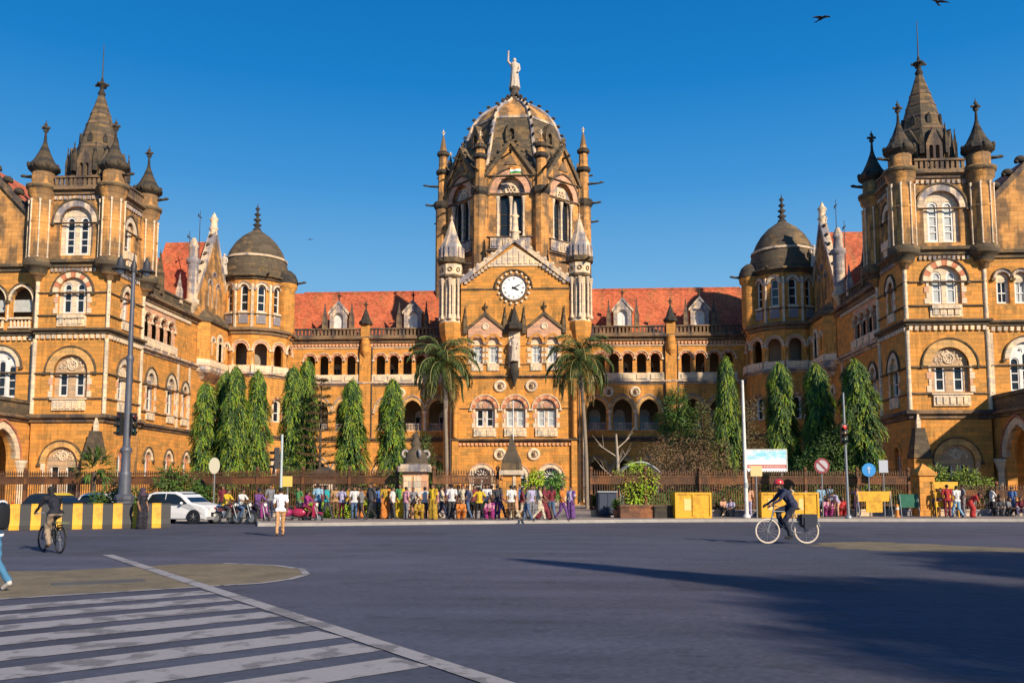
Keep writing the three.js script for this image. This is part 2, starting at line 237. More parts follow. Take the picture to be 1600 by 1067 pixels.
// standing draped figure, one smooth body (used at small scale on the roofs)
function figureGeo(h, armUp) {
  return G(['figure', h, armUp], () => {
    const g = [lathe([[0, 0], [0.17, 0], [0.165, 0.05], [0.14, 0.2], [0.13, 0.4], [0.12, 0.52], [0.1, 0.6], [0.125, 0.7], [0.135, 0.78], [0.1, 0.83], [0.04, 0.855], [0.04, 0.875]].map((p) => [p[0] * h, p[1] * h]), 12), ball(0, h * 0.925, 0, h * 0.062, 0.85, 1.15, 1), ball(0, h * 0.94, -h * 0.02, h * 0.06, 1, 1, 1)];
    for (let i = 0; i < 9; i++) { const a = (i / 9) * Math.PI * 2; g.push(bar(Math.cos(a) * h * 0.155, 0, Math.sin(a) * h * 0.155, Math.cos(a) * h * 0.095, h * 0.58, Math.sin(a) * h * 0.095, h * 0.026, h * 0.016, 5)); }
    if (armUp) { g.push(bar(-h * 0.12, h * 0.79, 0, -h * 0.2, h * 0.88, h * 0.03, h * 0.042, h * 0.034), bar(-h * 0.2, h * 0.88, h * 0.03, -h * 0.19, h * 1.06, h * 0.05, h * 0.034, h * 0.026), ball(-h * 0.19, h * 1.08, h * 0.05, h * 0.034), bar(-h * 0.19, h * 1.09, h * 0.05, -h * 0.19, h * 1.2, h * 0.05, h * 0.022, h * 0.04, 6)); }
    else g.push(bar(-h * 0.12, h * 0.79, 0, -h * 0.15, h * 0.6, h * 0.07, h * 0.042, h * 0.034), bar(-h * 0.15, h * 0.6, h * 0.07, -h * 0.04, h * 0.56, h * 0.15, h * 0.034, h * 0.028));
    g.push(bar(h * 0.12, h * 0.79, 0, h * 0.16, h * 0.6, h * 0.05, h * 0.042, h * 0.034), bar(h * 0.16, h * 0.6, h * 0.05, h * 0.1, h * 0.48, h * 0.13, h * 0.034, h * 0.028));
    return join(g);
  });
}
// steep little spire with swelling eaves, on a round shaft
function turretCap(x, y, z, r, h, m, fin) { const c = mesh('turret_cone', G(['tcap', r, h], () => join([prismLathe([[r * 0.85, -0.25], [r * 1.12, -0.02], [r * 1.22, 0.12], [r * 1.15, 0.35], [r * 0.78, h * 0.3], [r * 0.45, h * 0.55], [r * 0.2, h * 0.8], [0.07, h]], 12), ...[...Array(8)].map((_, i) => { const a = (i / 8) * 6.283; return ball(Math.cos(a) * r * 1.14, 0.28, Math.sin(a) * r * 1.14, r * 0.17, 1, 1.5, 1, 6, 5); })])), m, S, [x, y, z]); sub(c, 'finial', finialGeo(fin), m, 0, h - 0.15, 0); return c; }
const pinnacleGeo = (w, h) => G(['pinn', w, h], () => join([box(-w / 2, w / 2, 0, h * 0.42, -w / 2, w / 2), prismLathe([[w * 0.62, h * 0.42], [w * 0.7, h * 0.46], [w * 0.5, h * 0.52], [w * 0.12, h * 0.86], [w * 0.03, h * 0.88]], 4), prismLathe([[0, h * 0.8], [w * 0.2, h * 0.87], [w * 0.08, h * 0.92], [0, h]], 6)]));
// ---- corner towers
function tower(s) {
  const tx = s * 34.1, tz = 27.5, h = 2.95, sh = s > 0 ? 'shutter' : 'glass';
  const F = face(tx, tz + h), FI = face(tx - s * h, tz, -s * Math.PI / 2), FO = face(tx + s * h, tz, s * Math.PI / 2), FB = face(tx, tz - h, Math.PI);
  const l3 = { w: 2.7, hs: 2.7, ring: 0.5, ringMat: M.paleW, hood: 0.14, proud: 0.12, plate: M.pale, depth: 0.4, lights: twin(0.78, 0.12, 2.75, 0.36, 'round', { pane: sh, t: 0.14, tr: [0.28, 0.46, 0.72] }) };
  const l2 = { quoins: 4, w: 2.4, hs: 1.75, ring: 0.48, hood: 0.1, vous: 11, proud: 0.1, plate: M.pale, lights: twin(0.7, 0.06, 2.1, 0.36, 'round', { pane: sh, t: 0.12, tr: [0.5, 0.9] }) };
  const l1 = { quoins: 4, w: 2.8, hs: 2.02, ring: 0.62, ringMat: M.ochreL, hood: 0.1, proud: 0.07, plate: M.tymp, carve: 1.25, carveY: 0.05, depth: 0.4, lights: twin(0.74, 0.1, 1.78, 0.62, 'flat', { t: 0.13 }) };
  const l0 = { quoins: 5, w: 2.6, hs: 2.75, ring: 0.45, ringMat: M.ochreL, hood: 0.09, proud: 0.07, plate: M.tymp, carve: 1.1, carveY: 0.1, depth: 0.35, lights: twin(0.72, 0.25, 2.2, 0.55, 'flat', { t: 0.1 }) };
  const up = [arched(F, 0, 20.4, l3)], lo = [arched(F, 0, 15.65, l2), arched(F, 0.1, 8.92, l1), arched(F, 0.3 * s, 0.95, l0)];
  wall(F, rect(-h, h, 19.6, 26), up, M.ochreW); wall(F, rect(-h, h, 0, 19.6), lo, M.ochre);
  const n3 = { w: 1.35, hs: 2.6, type: 'point', ring: 0.42, ringMat: M.pale, hood: 0.1, proud: 0.1, plate: M.pale, lights: [{ x: 0, y: 0.15, w: 0.8, hs: 2.3, type: 'point', pane: sh, tr: [0.5] }] };
  const n2 = { quoins: 4, w: 1.25, hs: 1.7, type: 'point', ring: 0.42, ringMat: M.pale, hood: 0.08, plate: M.pink, lights: [{ x: 0, y: 0.06, w: 0.74, hs: 1.7, type: 'point', pane: 'shutter' }] };
  const n1 = { quoins: 4, w: 1.7, hs: 2.0, type: 'point', ring: 0.4, ringMat: M.pale, hood: 0.09, plate: M.pale, carve: 0.62, carveY: 0.15, lights: [{ x: -0.25, y: 0.06, w: 0.8, hs: 1.8, type: 'flat' }] };
  const n0 = { w: 1.2, hs: 1.9, type: 'point', ring: 0.35, ringMat: M.ochre, plate: M.rose, lights: [{ x: 0, y: 0.05, w: 0.8, hs: 1.7, type: 'point' }] };
  const hi = h - 0.56;
  wall(FI, rect(-hi, hi, 19.6, 26), [arched(FI, 0, 20.5, n3)], M.ochreW); wall(FI, rect(-hi, hi, 0, 19.6), [arched(FI, 0, 15.6, n2), arched(FI, 0, 8.9, n1), arched(FI, 0, 2.3, n0)]);
  wall(FO, rect(-hi, hi, 0, 26), [arched(FO, 0, 20.5, n3)], M.ochreW); wall(FB, rect(-h, h, 0, 26), [arched(FB, 0, 20.5, n3)], M.ochreW);
  mesh('tower_roof', join([box(tx - h + 0.56, tx + h - 0.56, 25.5, 25.9, tz - h + 0.56, tz + h - 0.56)]), M.dark, S);
  part(F, 'balcony', G('tb3', () => join([box(-1.1, 1.1, -0.35, -0.05, -0.05, 0.28), box(-0.9, -0.6, -0.8, -0.35, -0.05, 0.2), box(0.6, 0.9, -0.8, -0.35, -0.05, 0.2)])), M.pale, 0, 15.6);
  part(F, 'sill_panel', G('tb2', () => join([box(-1.2, 1.2, 0, 0.86, -0.05, 0.1), ...[-0.8, -0.27, 0.27, 0.8].map((x) => box(x - 0.2, x + 0.2, 0.15, 0.7, 0.09, 0.17))])), M.pale, 0, 14.62);
  part(F, 'sill_panel', G('tb1', () => join([box(-1.35, 1.35, 0, 0.84, -0.05, 0.16), ...[-1, -0.5, 0, 0.5, 1].map((x) => box(x - 0.17, x + 0.17, 0.12, 0.68, 0.15, 0.24)), box(-1.5, 1.5, 0.84, 0.96, -0.05, 0.26)])), M.pale, 0.1, 7.88);
  part(FI, 'sill_panel', G('tb4', () => join([box(-0.75, 0.75, -0.85, -0.05, -0.05, 0.12)])), M.pale, 0, 15.6); part(FI, 'balcony', G('tb5', () => join([box(-0.8, 0.8, -0.15, 0.5, -0.05, 0.35), box(-0.6, 0.6, -0.7, -0.15, -0.05, 0.25)])), M.pale, 0, 20.8); part(FI, 'sill_panel', G('tb6', () => join([box(-0.9, 0.9, -0.95, -0.1, -0.05, 0.14)])), M.pale, 0, 8.9);
  const sq = (e = 0) => [[tx + h + e, tz + h + e], [tx - h - e, tz + h + e], [tx - h - e, tz - h - e], [tx + h + e, tz - h - e]];
  band('cornice', sq(), true, cornice(25.35, 0.65, 0.42), M.darkBrown); band('cornice', sq(), true, cornice(19.35, 0.7, 0.4), M.dark); band('cornice', sq(), true, cornice(13.95, 0.52, 0.34), M.dark); band('cornice', sq(), true, cornice(6.85, 0.7, 0.42), M.darkBrown);
  for (const y of [8.72, 10.72, 15.4, 17.25]) band('string_course', sq(), true, stringC(y), y > 16 || y < 10 ? M.darkBrown : M.dark); band('string_course', sq(), true, stringC(23.0, 0.16, 0.12), M.darkBrown); band('plinth', sq(), true, [[0, 0], [0.25, 0], [0.25, 0.9], [0, 1.1]], M.paleW);
  for (const Q of [F, FI]) { dentils(Q, -h, h, 13.62, 0.32, 0.46, 0.18, M.pale); dentils(Q, -h + 1, h - 1, 25.0, 0.3, 0.4, 0.14, M.paleW); dentils(Q, -h + 1, h - 1, 19.05, 0.28, 0.36, 0.14, M.paleW); }
  for (const [a, b] of [[-1, 1], [1, 1], [-1, -1]]) { const q = mesh('corner_shaft', G('cshaft', () => join([lathe([[0.17, 7.6], [0.17, 13.5], [0.24, 13.6]], 8), lathe([[0.17, 14.5], [0.16, 18.1], [0.2, 18.3]], 8)])), M.pale, S, [tx + s * a * h, 0, tz + b * h]); }
  for (const a of [-1, 1]) for (const b of [-1, 1]) {
    const x = tx + a * h, z = tz + b * h;
    const c = mesh('corner_turret', G('tshaft', () => join([lathe([[0.05, 18.2], [0.3, 18.35], [0.42, 18.75], [0.7, 18.85], [0.74, 19.25], [1.02, 19.4], [1.08, 19.95], [0.9, 20.1], [0.9, 22.95], [0.97, 23.0], [0.97, 23.14], [0.9, 23.2], [0.88, 25.1], [1.05, 25.3], [1.12, 25.8], [1.2, 26.1], [1.0, 26.25], [0.86, 26.3], [0.86, 27.4], [0, 27.4]], 16)])), M.ochreW, S, [x, 0, z]);
    sub(c, 'corbel_ring', G('tcorb', () => join([lathe([[0.72, 18.9], [0.78, 19.2], [1.05, 19.38], [1.16, 19.5], [1.16, 19.98], [0.95, 20.06]], 16)])), M.dark); sub(c, 'eaves_ring', G('tcorb2', () => join([lathe([[1.0, 25.72], [1.2, 25.8], [1.26, 26.1], [1.0, 26.2]], 16)])), M.dark);
    for (let i = 0; i < 8; i++) { const t = (i / 8) * Math.PI * 2 + 0.39; sub(c, 'colonnette', G('tcol', () => join([lathe([[0.1, 20.1], [0.07, 20.3], [0.07, 24.6], [0.13, 24.9]], 6)])), M.pale, Math.cos(t) * 0.93, 0, Math.sin(t) * 0.93); }
    turretCap(x, 27.45, z, 1.0, 2.75, M.soot, 1.75);
    mesh('gargoyle', gargoyleGeo(1.1), M.soot, S, [x + a * 0.7, 26.9, z + b * 0.2], a * Math.PI / 2);
  }
  for (const Q of [F, FI, FO, FB]) balustrade(Q, -1.95, 1.95, 26.02, 0.95, M.darkBrown, 0, 0.4, 'box');
  // spire
  const drum = mesh('spire_drum', G('sdrum', () => join([prismLathe([[2.1, 25.9], [2.1, 28.2], [2.3, 28.35], [2.1, 28.6], [1.6, 28.7]], 8)])), M.dark, S, [tx, 0, tz]);
  for (let i = 0; i < 8; i++) { const a = (i * Math.PI) / 4; const g = sub(drum, 'gablet', G('sgab', () => join([ext([[-0.62, 26.4], [0.62, 26.4], [0.62, 28.5], [0, 29.9], [-0.62, 28.5]], 1.8, 2.25, [opening(0, 26.6, 0.3, 1.6, 'point', 4).map((p) => [p[0] - 0.24, p[1]]), opening(0, 26.6, 0.3, 1.6, 'point', 4).map((p) => [p[0] + 0.24, p[1]])]), box(-0.5, 0.5, 26.5, 28.5, 1.7, 1.9)])), i % 2 ? M.dark : M.darkBrown); g.rotation.y = a; const p = sub(drum, 'pinnacle', pinnacleGeo(0.34, 2.6), M.soot, Math.sin(a + 0.3927) * 2.35, 27.7, Math.cos(a + 0.3927) * 2.35); p.rotation.y = a + 0.3927; }
  const sp = mesh('spire', G('spire', () => join([prismLathe([[2.15, 28.4], [1.75, 30.1], [1.12, 32.3], [0.28, 35.0], [0.2, 35.1]], 8)])), M.dark, S, [tx, 0, tz]);
  for (const [y, r] of [[30.15, 1.74], [31.3, 1.42], [32.4, 1.1], [33.4, 0.79]]) sub(sp, 'spire_band', G(['sband', y], () => join([prismLathe([[r + 0.02, y - 0.16], [r + 0.06, y - 0.1], [r + 0.02, y + 0.06], [r - 0.08, y + 0.14]], 8)])), M.darkBrown);
  for (let i = 0; i < 8; i++) { const a = (i * Math.PI) / 4; const g = sub(sp, 'lucarne', G('luc', () => join([ext([[-0.17, 30.5], [0.17, 30.5], [0.17, 30.95], [0, 31.35], [-0.17, 30.95]], 1.1, 1.58)])), M.soot); g.rotation.y = a; }
  const top = sub(sp, 'spire_finial', G('sfin', () => join([lathe([[0.2, 35.0], [0.34, 35.25], [0.2, 35.5], [0.16, 35.8], [0.46, 36.0], [0.42, 36.15], [0.14, 36.3], [0.1, 36.6], [0, 36.7]], 8), box(-0.6, 0.6, 35.92, 36.08, -0.07, 0.07), box(-0.07, 0.07, 35.922, 36.078, -0.6, 0.6)])), M.soot);
  sub(sp, 'lightning_rod', G('srod', () => join([bar(0, 36.5, 0, 0, 39.7, 0, 0.06, 0.025, 6)])), M.iron);
  // buttress with weathered stone cap on the courtyard corner
  const bx = tx - s * 2.55;
  const bt = mesh('buttress', join([box(bx - 0.66, bx + 0.66, 0, 3.9, tz + h - 0.2, tz + h + 1.0)]), M.ochre, S);
  sub(bt, 'buttress_cap', join([facet(new THREE.CylinderGeometry(0.52, 0.98, 2.0, 4, 1).rotateY(Math.PI / 4).translate(bx, 4.95, tz + h + 0.35)), box(bx - 0.36, bx + 0.36, 5.9, 6.2, tz + h, tz + h + 0.7)]), M.dark);
  sub(bt, 'buttress_finial', pinnacleGeo(0.3, 1.5), M.pale, bx, 6.15, tz + h + 0.3);
}
for (const s of [-1, 1]) tower(s);

// ---- wings from the towers back to the main range
function wing(s) {
  const X = s * 31.35, F = face(X, 14.5, -s * Math.PI / 2), L = (z) => s * (z - 14.5), P = (a, b) => (s > 0 ? [a, b] : [b, a]);
  const holes = [], lg = [23.3, 21.72, 20.14, 18.56];
  for (const z of lg) { const o = { w: 1.3, hs: 1.45, ring: 0.14, vous: 7, hood: 0.07, hoodMat: M.pale, vm: [M.rose, M.pale], proud: 0.07 }; holes.push(arched(F, L(z), 14.95, o)); }
  for (const z of [24.09, 22.51, 20.93, 19.35, 17.77]) { part(F, 'column', colGeo(1.55, 0.11), M.pale, L(z), 14.93, -0.2); }
  for (const z of [22.2, 18.1, 15.0]) { holes.push(arched(F, L(z), 8.55, { quoins: 5, w: z < 16 ? 0.9 : 1.5, hs: 2.45, type: 'point', ring: 0.36, ringMat: M.pale, hood: 0.09, plate: M.paleW, carve: z < 16 ? 0 : 0.5, carveY: 0.2, lights: [{ x: 0, y: 0.06, w: z < 16 ? 0.5 : 0.9, hs: 2.1, type: z < 16 ? 'point' : 'flat', pane: 'glass' }] })); part(F, 'sill_panel', G('wsp', () => join([box(-0.75, 0.75, -0.8, -0.06, -0.05, 0.14)])), M.pale, L(z), 8.55); }
  for (const z of [22.2, 18.1, 14.2]) holes.push(arched(F, L(z), 2.3, { w: 1.2, hs: 1.9, type: 'point', ring: 0.32, ringMat: M.pale, hood: 0.07, plate: M.rose, lights: [{ x: 0, y: 0.05, w: 0.6, hs: 1.8, type: 'point' }] }));
  for (const z of [10.8, 6.8]) { holes.push(arched(F, L(z), 8.55, { w: 1.1, hs: 2.3, type: 'point', ring: 0.34, ringMat: M.pale, plate: M.paleW, lights: [{ x: 0, y: 0.06, w: 0.66, hs: 2.1, type: 'point' }] })); holes.push(arched(F, L(z), 2.3, { w: 1.2, hs: 1.9, type: 'point', ring: 0.32, ringMat: M.pale, plate: M.rose, lights: [{ x: 0, y: 0.05, w: 0.6, hs: 1.8, type: 'point' }] })); }
  const [a, b] = P(L(3), L(24.4)); const lo = Math.min(a, b), hiX = Math.max(a, b);
  const lz = [L(17.6), L(24.35)].sort((p, q) => p - q); wall(F, rect(lz[0], lz[1], 14.5, 18.05), holes.slice(0, 4), M.pink, 0.16, 'loggia_arcade'); const notch = rect(lz[0], lz[1], 14.5, 18.05); wall(F, rect(lo, hiX, 0, 18.6), [notch, ...holes.slice(4)], M.ochre, 0.5);
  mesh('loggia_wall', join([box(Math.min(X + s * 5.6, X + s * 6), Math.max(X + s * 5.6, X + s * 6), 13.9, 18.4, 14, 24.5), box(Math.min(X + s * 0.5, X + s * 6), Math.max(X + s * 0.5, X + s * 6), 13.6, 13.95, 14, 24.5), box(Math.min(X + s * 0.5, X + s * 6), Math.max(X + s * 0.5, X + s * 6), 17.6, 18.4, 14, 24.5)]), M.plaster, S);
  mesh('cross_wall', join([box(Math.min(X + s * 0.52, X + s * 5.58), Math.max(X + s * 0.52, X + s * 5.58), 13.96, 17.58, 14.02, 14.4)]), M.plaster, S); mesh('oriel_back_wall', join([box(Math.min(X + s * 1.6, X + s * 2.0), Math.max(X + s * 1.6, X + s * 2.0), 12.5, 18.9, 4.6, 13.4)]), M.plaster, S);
  for (const z of [24.15, 16.7, 14.1]) part(F, 'pilaster', G('wpil', () => join([box(-0.16, 0.16, 7.45, 13.45, -0.05, 0.1)])), M.pale, L(z), 0);
  mesh('rear_wall', join([box(Math.min(s * 46, s * 45.4), Math.max(s * 46, s * 45.4), 0, 19, -12, 24.5)]), M.ochreW, S);
  const path = (z0, z1) => (s < 0 ? [[X, z0], [X, z1]] : [[X, z1], [X, z0]]);
  for (const [nm, pr, m] of [['cornice', cornice(18.0, 0.75, 0.5), M.darkBrown], ['cornice', cornice(13.5, 0.5, 0.42), M.paleW], ['cornice', cornice(6.85, 0.55, 0.32), M.darkBrown], ['string_course', stringC(10.72), M.dark], ['string_course', stringC(8.3), M.dark], ['plinth', [[0, 0], [0.25, 0], [0.25, 0.9], [0, 1.1]], M.paleW]]) band(nm, path(nm === 'string_course' ? 14 : 4, 24.4), false, pr, m);
  const [c0, c1] = P(L(14.3), L(24.3)); dentils(F, Math.min(c0, c1), Math.max(c0, c1), 17.7, 0.28, 0.36, 0.16, M.pale);
  part(F, 'balcony_front', join([box(Math.min(L(24.2), L(17.4)), Math.max(L(24.2), L(17.4)), 14.02, 14.9, -0.05, 0.22), ...[23.3, 21.72, 20.14, 18.56].flatMap((z) => [box(L(z) - 0.6, L(z) + 0.6, 14.15, 14.75, 0.21, 0.34)])]), M.pale, 0, 0);
  balustrade(F, Math.min(L(14.8), L(24.2)), Math.max(L(14.8), L(24.2)), 18.78, 0.95, M.dark, 0.15, 0.4, 'box');
  part(F, 'pinnacle', pinnacleGeo(0.6, 4.2), M.dark, L(21.4), 19.2, 0.1); part(F, 'pinnacle', pinnacleGeo(0.5, 3.0), M.paleW, L(17.2), 19.2, 0.1);
  // roof
  mesh('roof', join([ext(s > 0 ? [[31.8, 19], [41.4, 19], [36.6, 25.5]] : [[-41.4, 19], [-31.8, 19], [-36.6, 25.5]], -6, 24.5)]), M.roof, S);
  // oriel bay and its gable
  const zc = 9, fx = X - s * 0.95, FF = face(fx, zc, -s * Math.PI / 2), oh = [arched(FF, 0, 14.7, { w: 0.95, hs: 2.0, type: 'point', ring: 0.35, ringMat: M.pale, proud: 0.1, jamb: 1.9 })];
  for (const q of [-1.75, 1.75]) { oh.push(arched(FF, q, 15.2, { w: 0.7, hs: 1.3, type: 'point', ring: 0.25, ringMat: M.pale, plate: M.pale, lights: [{ x: 0, y: 0.05, w: 0.44, hs: 1.2, type: 'point' }] })); }
  wall(FF, rect(-2.7, 2.7, 13.9, 18.4), oh, M.ochre, 0.4, 'oriel_wall');
  for (const q of [-1, 1]) { const len = Math.hypot(0.95, 0.9), wl = mesh('oriel_side', G('oside', () => join([box(-len / 2, len / 2, 13.9, 18.4, -0.1, 0.1)])), M.ochre, S, [X - s * 0.475, 0, zc + q * 3.15]); wl.rotation.y = Math.atan2(q * 0.9, -s * 0.95); }
  const op = (e) => { const p = [[X, zc + 3.6], [fx, zc + 2.7], [fx, zc - 2.7], [X, zc - 3.6]]; return s > 0 ? p : p.slice().reverse(); };
  band('oriel_base', op(), false, [[-0.9, 12.6], [-0.5, 13.0], [0.05, 13.35], [0.22, 13.6], [0.22, 13.95], [0, 14.0]], M.paleW); band('oriel_parapet', op(), false, [[0.02, 14.0], [0.16, 14.05], [0.16, 14.6], [0.05, 14.7], [0, 14.7]], M.pale); band('oriel_roof', op(), false, [[0, 18.3], [0.25, 18.5], [0.25, 18.75], [-0.95, 20.0]], M.dark);
  const gp = [[-4.6, 18.4], [4.6, 18.4], [4.6, 20.2], [0.35, 28.0], [-0.35, 28.0], [-4.6, 20.2]], FG = face(X - s * 0.12, zc, -s * Math.PI / 2);
  const gh = [-1.05, 0, 1.05].map((q) => arched(FG, q, 20.4, { w: 0.72, hs: q ? 2.3 : 3.3, type: 'point', ring: 0.16, ringMat: M.paleW, plate: M.paleW, lights: [{ x: 0, y: 0.1, w: 0.42, hs: q ? 2.1 : 3.1, type: 'point', tr: [0.4, 0.7] }] }));
  wall(FG, gp, gh, M.ochreW, 0.5, 'gable_wall');
  for (const q of [-1, 1]) {
    const cp = part(FG, 'gable_coping', join([ext(q > 0 ? [[4.85, 20.0], [5.0, 20.35], [0.2, 28.6], [0, 28.0]] : [[-4.85, 20.0], [0, 28.0], [-0.2, 28.6], [-5.0, 20.35]], -0.56, 0.14)]), M.paleW, 0, 0);
    for (let i = 0; i < 7; i++) { const t = (i + 0.7) / 7.2; const c = sub(cp, 'crocket', crocketGeo(0.22), M.dark, q * lerp(5.0, 0.35, t), lerp(20.35, 28.4, t), -0.2); if (q < 0) c.rotation.y = Math.PI; }
    part(FG, 'pinnacle', G('gpin', () => join([lathe([[0, -1.6], [0.3, -1.2], [0.6, -0.5], [0.75, -0.4], [0.75, 0], [0.55, 0.1], [0.55, 3.6], [0.72, 3.7], [0.72, 4.1], [0.5, 4.2], [0.42, 5.2], [0.55, 5.3], [0.2, 6.2], [0, 6.3]], 8)])), M.paleW, q * 5.1, 20.2, -0.1);
  }
  part(FG, 'finial_shaft', G('gsh', () => join([lathe([[0.42, 0], [0.36, 0.5], [0.55, 0.7], [0.38, 0.8], [0.36, 1.5], [0.5, 1.7], [0.3, 1.9], [0, 2.5]], 8)])), M.pale, 0, 28.2, -0.2);
  part(FG, 'weather_vane', G('vane', () => join([bar(0, -4.6, 0, 0, 2.6, 0, 0.06, 0.03, 5), box(-0.5, 0.5, 1.9, 1.98, -0.02, 0.02), ext([[-0.5, 1.75], [-0.15, 1.9], [-0.15, 1.98], [-0.5, 2.15]], -0.02, 0.02)])), M.iron, s * 1.2, 27.9, -1.2);
  part(FG, 'weather_vane', G('vane', () => null), M.iron, s * 3.6, 25.0, -1.2);
  mesh('gable_roof', join([ext([[-4.5, 19], [4.5, 19], [0, 27.5]], Math.min(s * 0.4, s * 5.2), Math.max(s * 0.4, s * 5.2)).rotateY(Math.PI / 2).translate(X, 0, zc)]), M.roof, S);
}
for (const s of [-1, 1]) wing(s);

// ---- domed stair turrets in the inner corners
function domed(s) {
  const cx = s * 28.9, cz = 3, N = 12, F12 = (i, ap) => { const a = (i / N) * Math.PI * 2; return face(cx + Math.sin(a) * ap, cz + Math.cos(a) * ap, a); };
  for (let i = 0; i < N; i++) {
    const a = (i / N) * 360, rel = s < 0 ? a : (360 - a) % 360;      // 0 = street side, 90 = towards the centre
    const seen = rel <= 121 || rel >= 299, hw = 3.95 * Math.tan(Math.PI / N), hu = 3.5 * Math.tan(Math.PI / N), A = F12(i, 3.95), B = F12(i, 3.5);
    const lo = seen ? [arched(A, 0, 14.75, { w: 1.3, hs: 1.7, ring: 0.26, ringMat: M.pink, hood: 0.08, hoodMat: M.pale }), arched(A, 0, 8.8, { quoins: 4, w: 1.1, hs: 1.9, ring: 0.3, vous: 7, vm: [M.rose, M.pale], plate: M.pale, lights: [{ x: 0, y: 0.05, w: 0.74, hs: 1.9 }] }), arched(A, 0, 2.2, { w: 1.0, hs: 2.0, ring: 0.28, ringMat: M.pale, plate: M.rose, lights: [{ x: 0, y: 0.05, w: 0.6, hs: 1.9 }] })] : [];
    const up = seen ? [arched(B, 0, 20.6, { w: 0.86, hs: 2.5, ring: 0.26, ringMat: M.pale, hood: 0.07, hoodMat: M.paleW, lights: [{ x: 0, y: 0.02, w: 0.86, hs: 2.45, t: 0.13, tr: [0.4, 0.75], pane: 'glass' }], sill: 0.2 })] : [];
    wall(A, rect(-hw, hw, 0, 18.4), lo, M.ochre, 0.3); wall(B, rect(-hu, hu, 18.4, 24.4), up, M.ochre, 0.4);
    if (seen) { part(A, 'column', colGeo(1.75, 0.13), M.pale, -hw * 0.98 + 0.18, 14.7, -0.12); part(B, 'pilaster', G('dpil', () => join([box(-0.13, 0.13, 18.9, 23.6, -0.1, 0.12)])), M.pale, hu, 0); part(A, 'balcony_front', G('dbf', () => join([box(-1.06, 1.06, 13.9, 14.7, -0.05, 0.4), box(-0.7, 0.7, 14.0, 14.6, 0.39, 0.48)])), M.pale, 0, 0); part(B, 'sill_panel', G('dsp', () => join([box(-0.5, 0.5, 19.3, 20.3, -0.05, 0.1)])), M.paleW, 0, 0); }
  }
  const ring = (ap) => polygon(cx, cz, ap, N, -Math.PI / 2 * 0);
  mesh('turret_core', join([lathe([[0, 0], [2.3, 0], [2.3, 18.0]], 16, cx, 0, cz), prismLathe([[0, 13.8], [3.6, 13.8], [3.6, 14.2], [0, 14.2]], 12, cx, 0, cz), prismLathe([[0, 17.9], [3.6, 17.9], [3.6, 18.3], [0, 18.3]], 12, cx, 0, cz)]), M.plaster, S);
  band('cornice', ring(3.95), true, cornice(18.0, 0.75, 0.45), M.darkBrown); band('cornice', ring(3.95), true, cornice(13.5, 0.45, 0.5), M.paleW); band('cornice', ring(3.95), true, cornice(6.85, 0.5, 0.3), M.darkBrown); band('string_course', ring(3.5), true, stringC(20.2, 0.2, 0.14), M.dark); band('cornice', ring(3.5), true, cornice(24.05, 0.6, 0.5), M.dark);
  const d = mesh('turret_dome', join([lathe([[3.62, 24.5], [3.6, 25.1], [3.5, 25.9], [3.25, 26.9], [2.85, 27.9], [2.3, 28.8], [1.55, 29.6], [0.7, 30.2], [0.3, 30.5]], 32, cx, 0, cz)]), M.dark, S);
  sub(d, 'dome_band', join([lathe([[3.36, 26.75], [3.42, 26.8], [3.36, 27.0], [3.22, 27.05]], 32, cx, 0, cz)]), M.paleW);
  sub(d, 'dome_finial', join([lathe([[0.55, 30.2], [0.42, 30.6], [0.2, 30.8], [0.5, 31.05], [0.2, 31.25], [0.16, 31.4], [0.45, 31.65], [0.16, 31.85], [0.14, 32.05], [0.38, 32.25], [0.12, 32.45], [0.1, 32.7], [0.28, 32.9], [0.08, 33.1], [0, 33.6]], 12, cx, 0, cz)]), M.soot);
  // small attached turret towards the centre
  const x2 = cx - s * 3.65, z2 = cz + 0.5;
  const m2 = mesh('attached_turret', join([lathe([[0.2, 17.6], [0.7, 18.4], [0.95, 18.9], [0.95, 23.4], [1.15, 23.6], [1.2, 24.1], [1.0, 24.2]], 14, x2, 0, z2)]), M.ochre, S);
  sub(m2, 'half_dome', join([lathe([[1.25, 24.1], [1.2, 24.6], [0.95, 25.2], [0.5, 25.6], [0, 25.75]], 14, x2, 0, z2)]), M.soot);
  mesh('gargoyle', gargoyleGeo(1.3), M.soot, S, [x2 - s * 0.9, 24.2, z2], -s * Math.PI / 2);
  mesh('gargoyle', gargoyleGeo(0.9), M.soot, S, [cx - s * 2.2, 24.6, cz + 2.9], -s * 0.6);
  mesh('statue', figureGeo(2.4, false), M.marble, S, [cx + s * 2.4, 24.6, cz + 3.2]);
}
for (const s of [-1, 1]) domed(s);

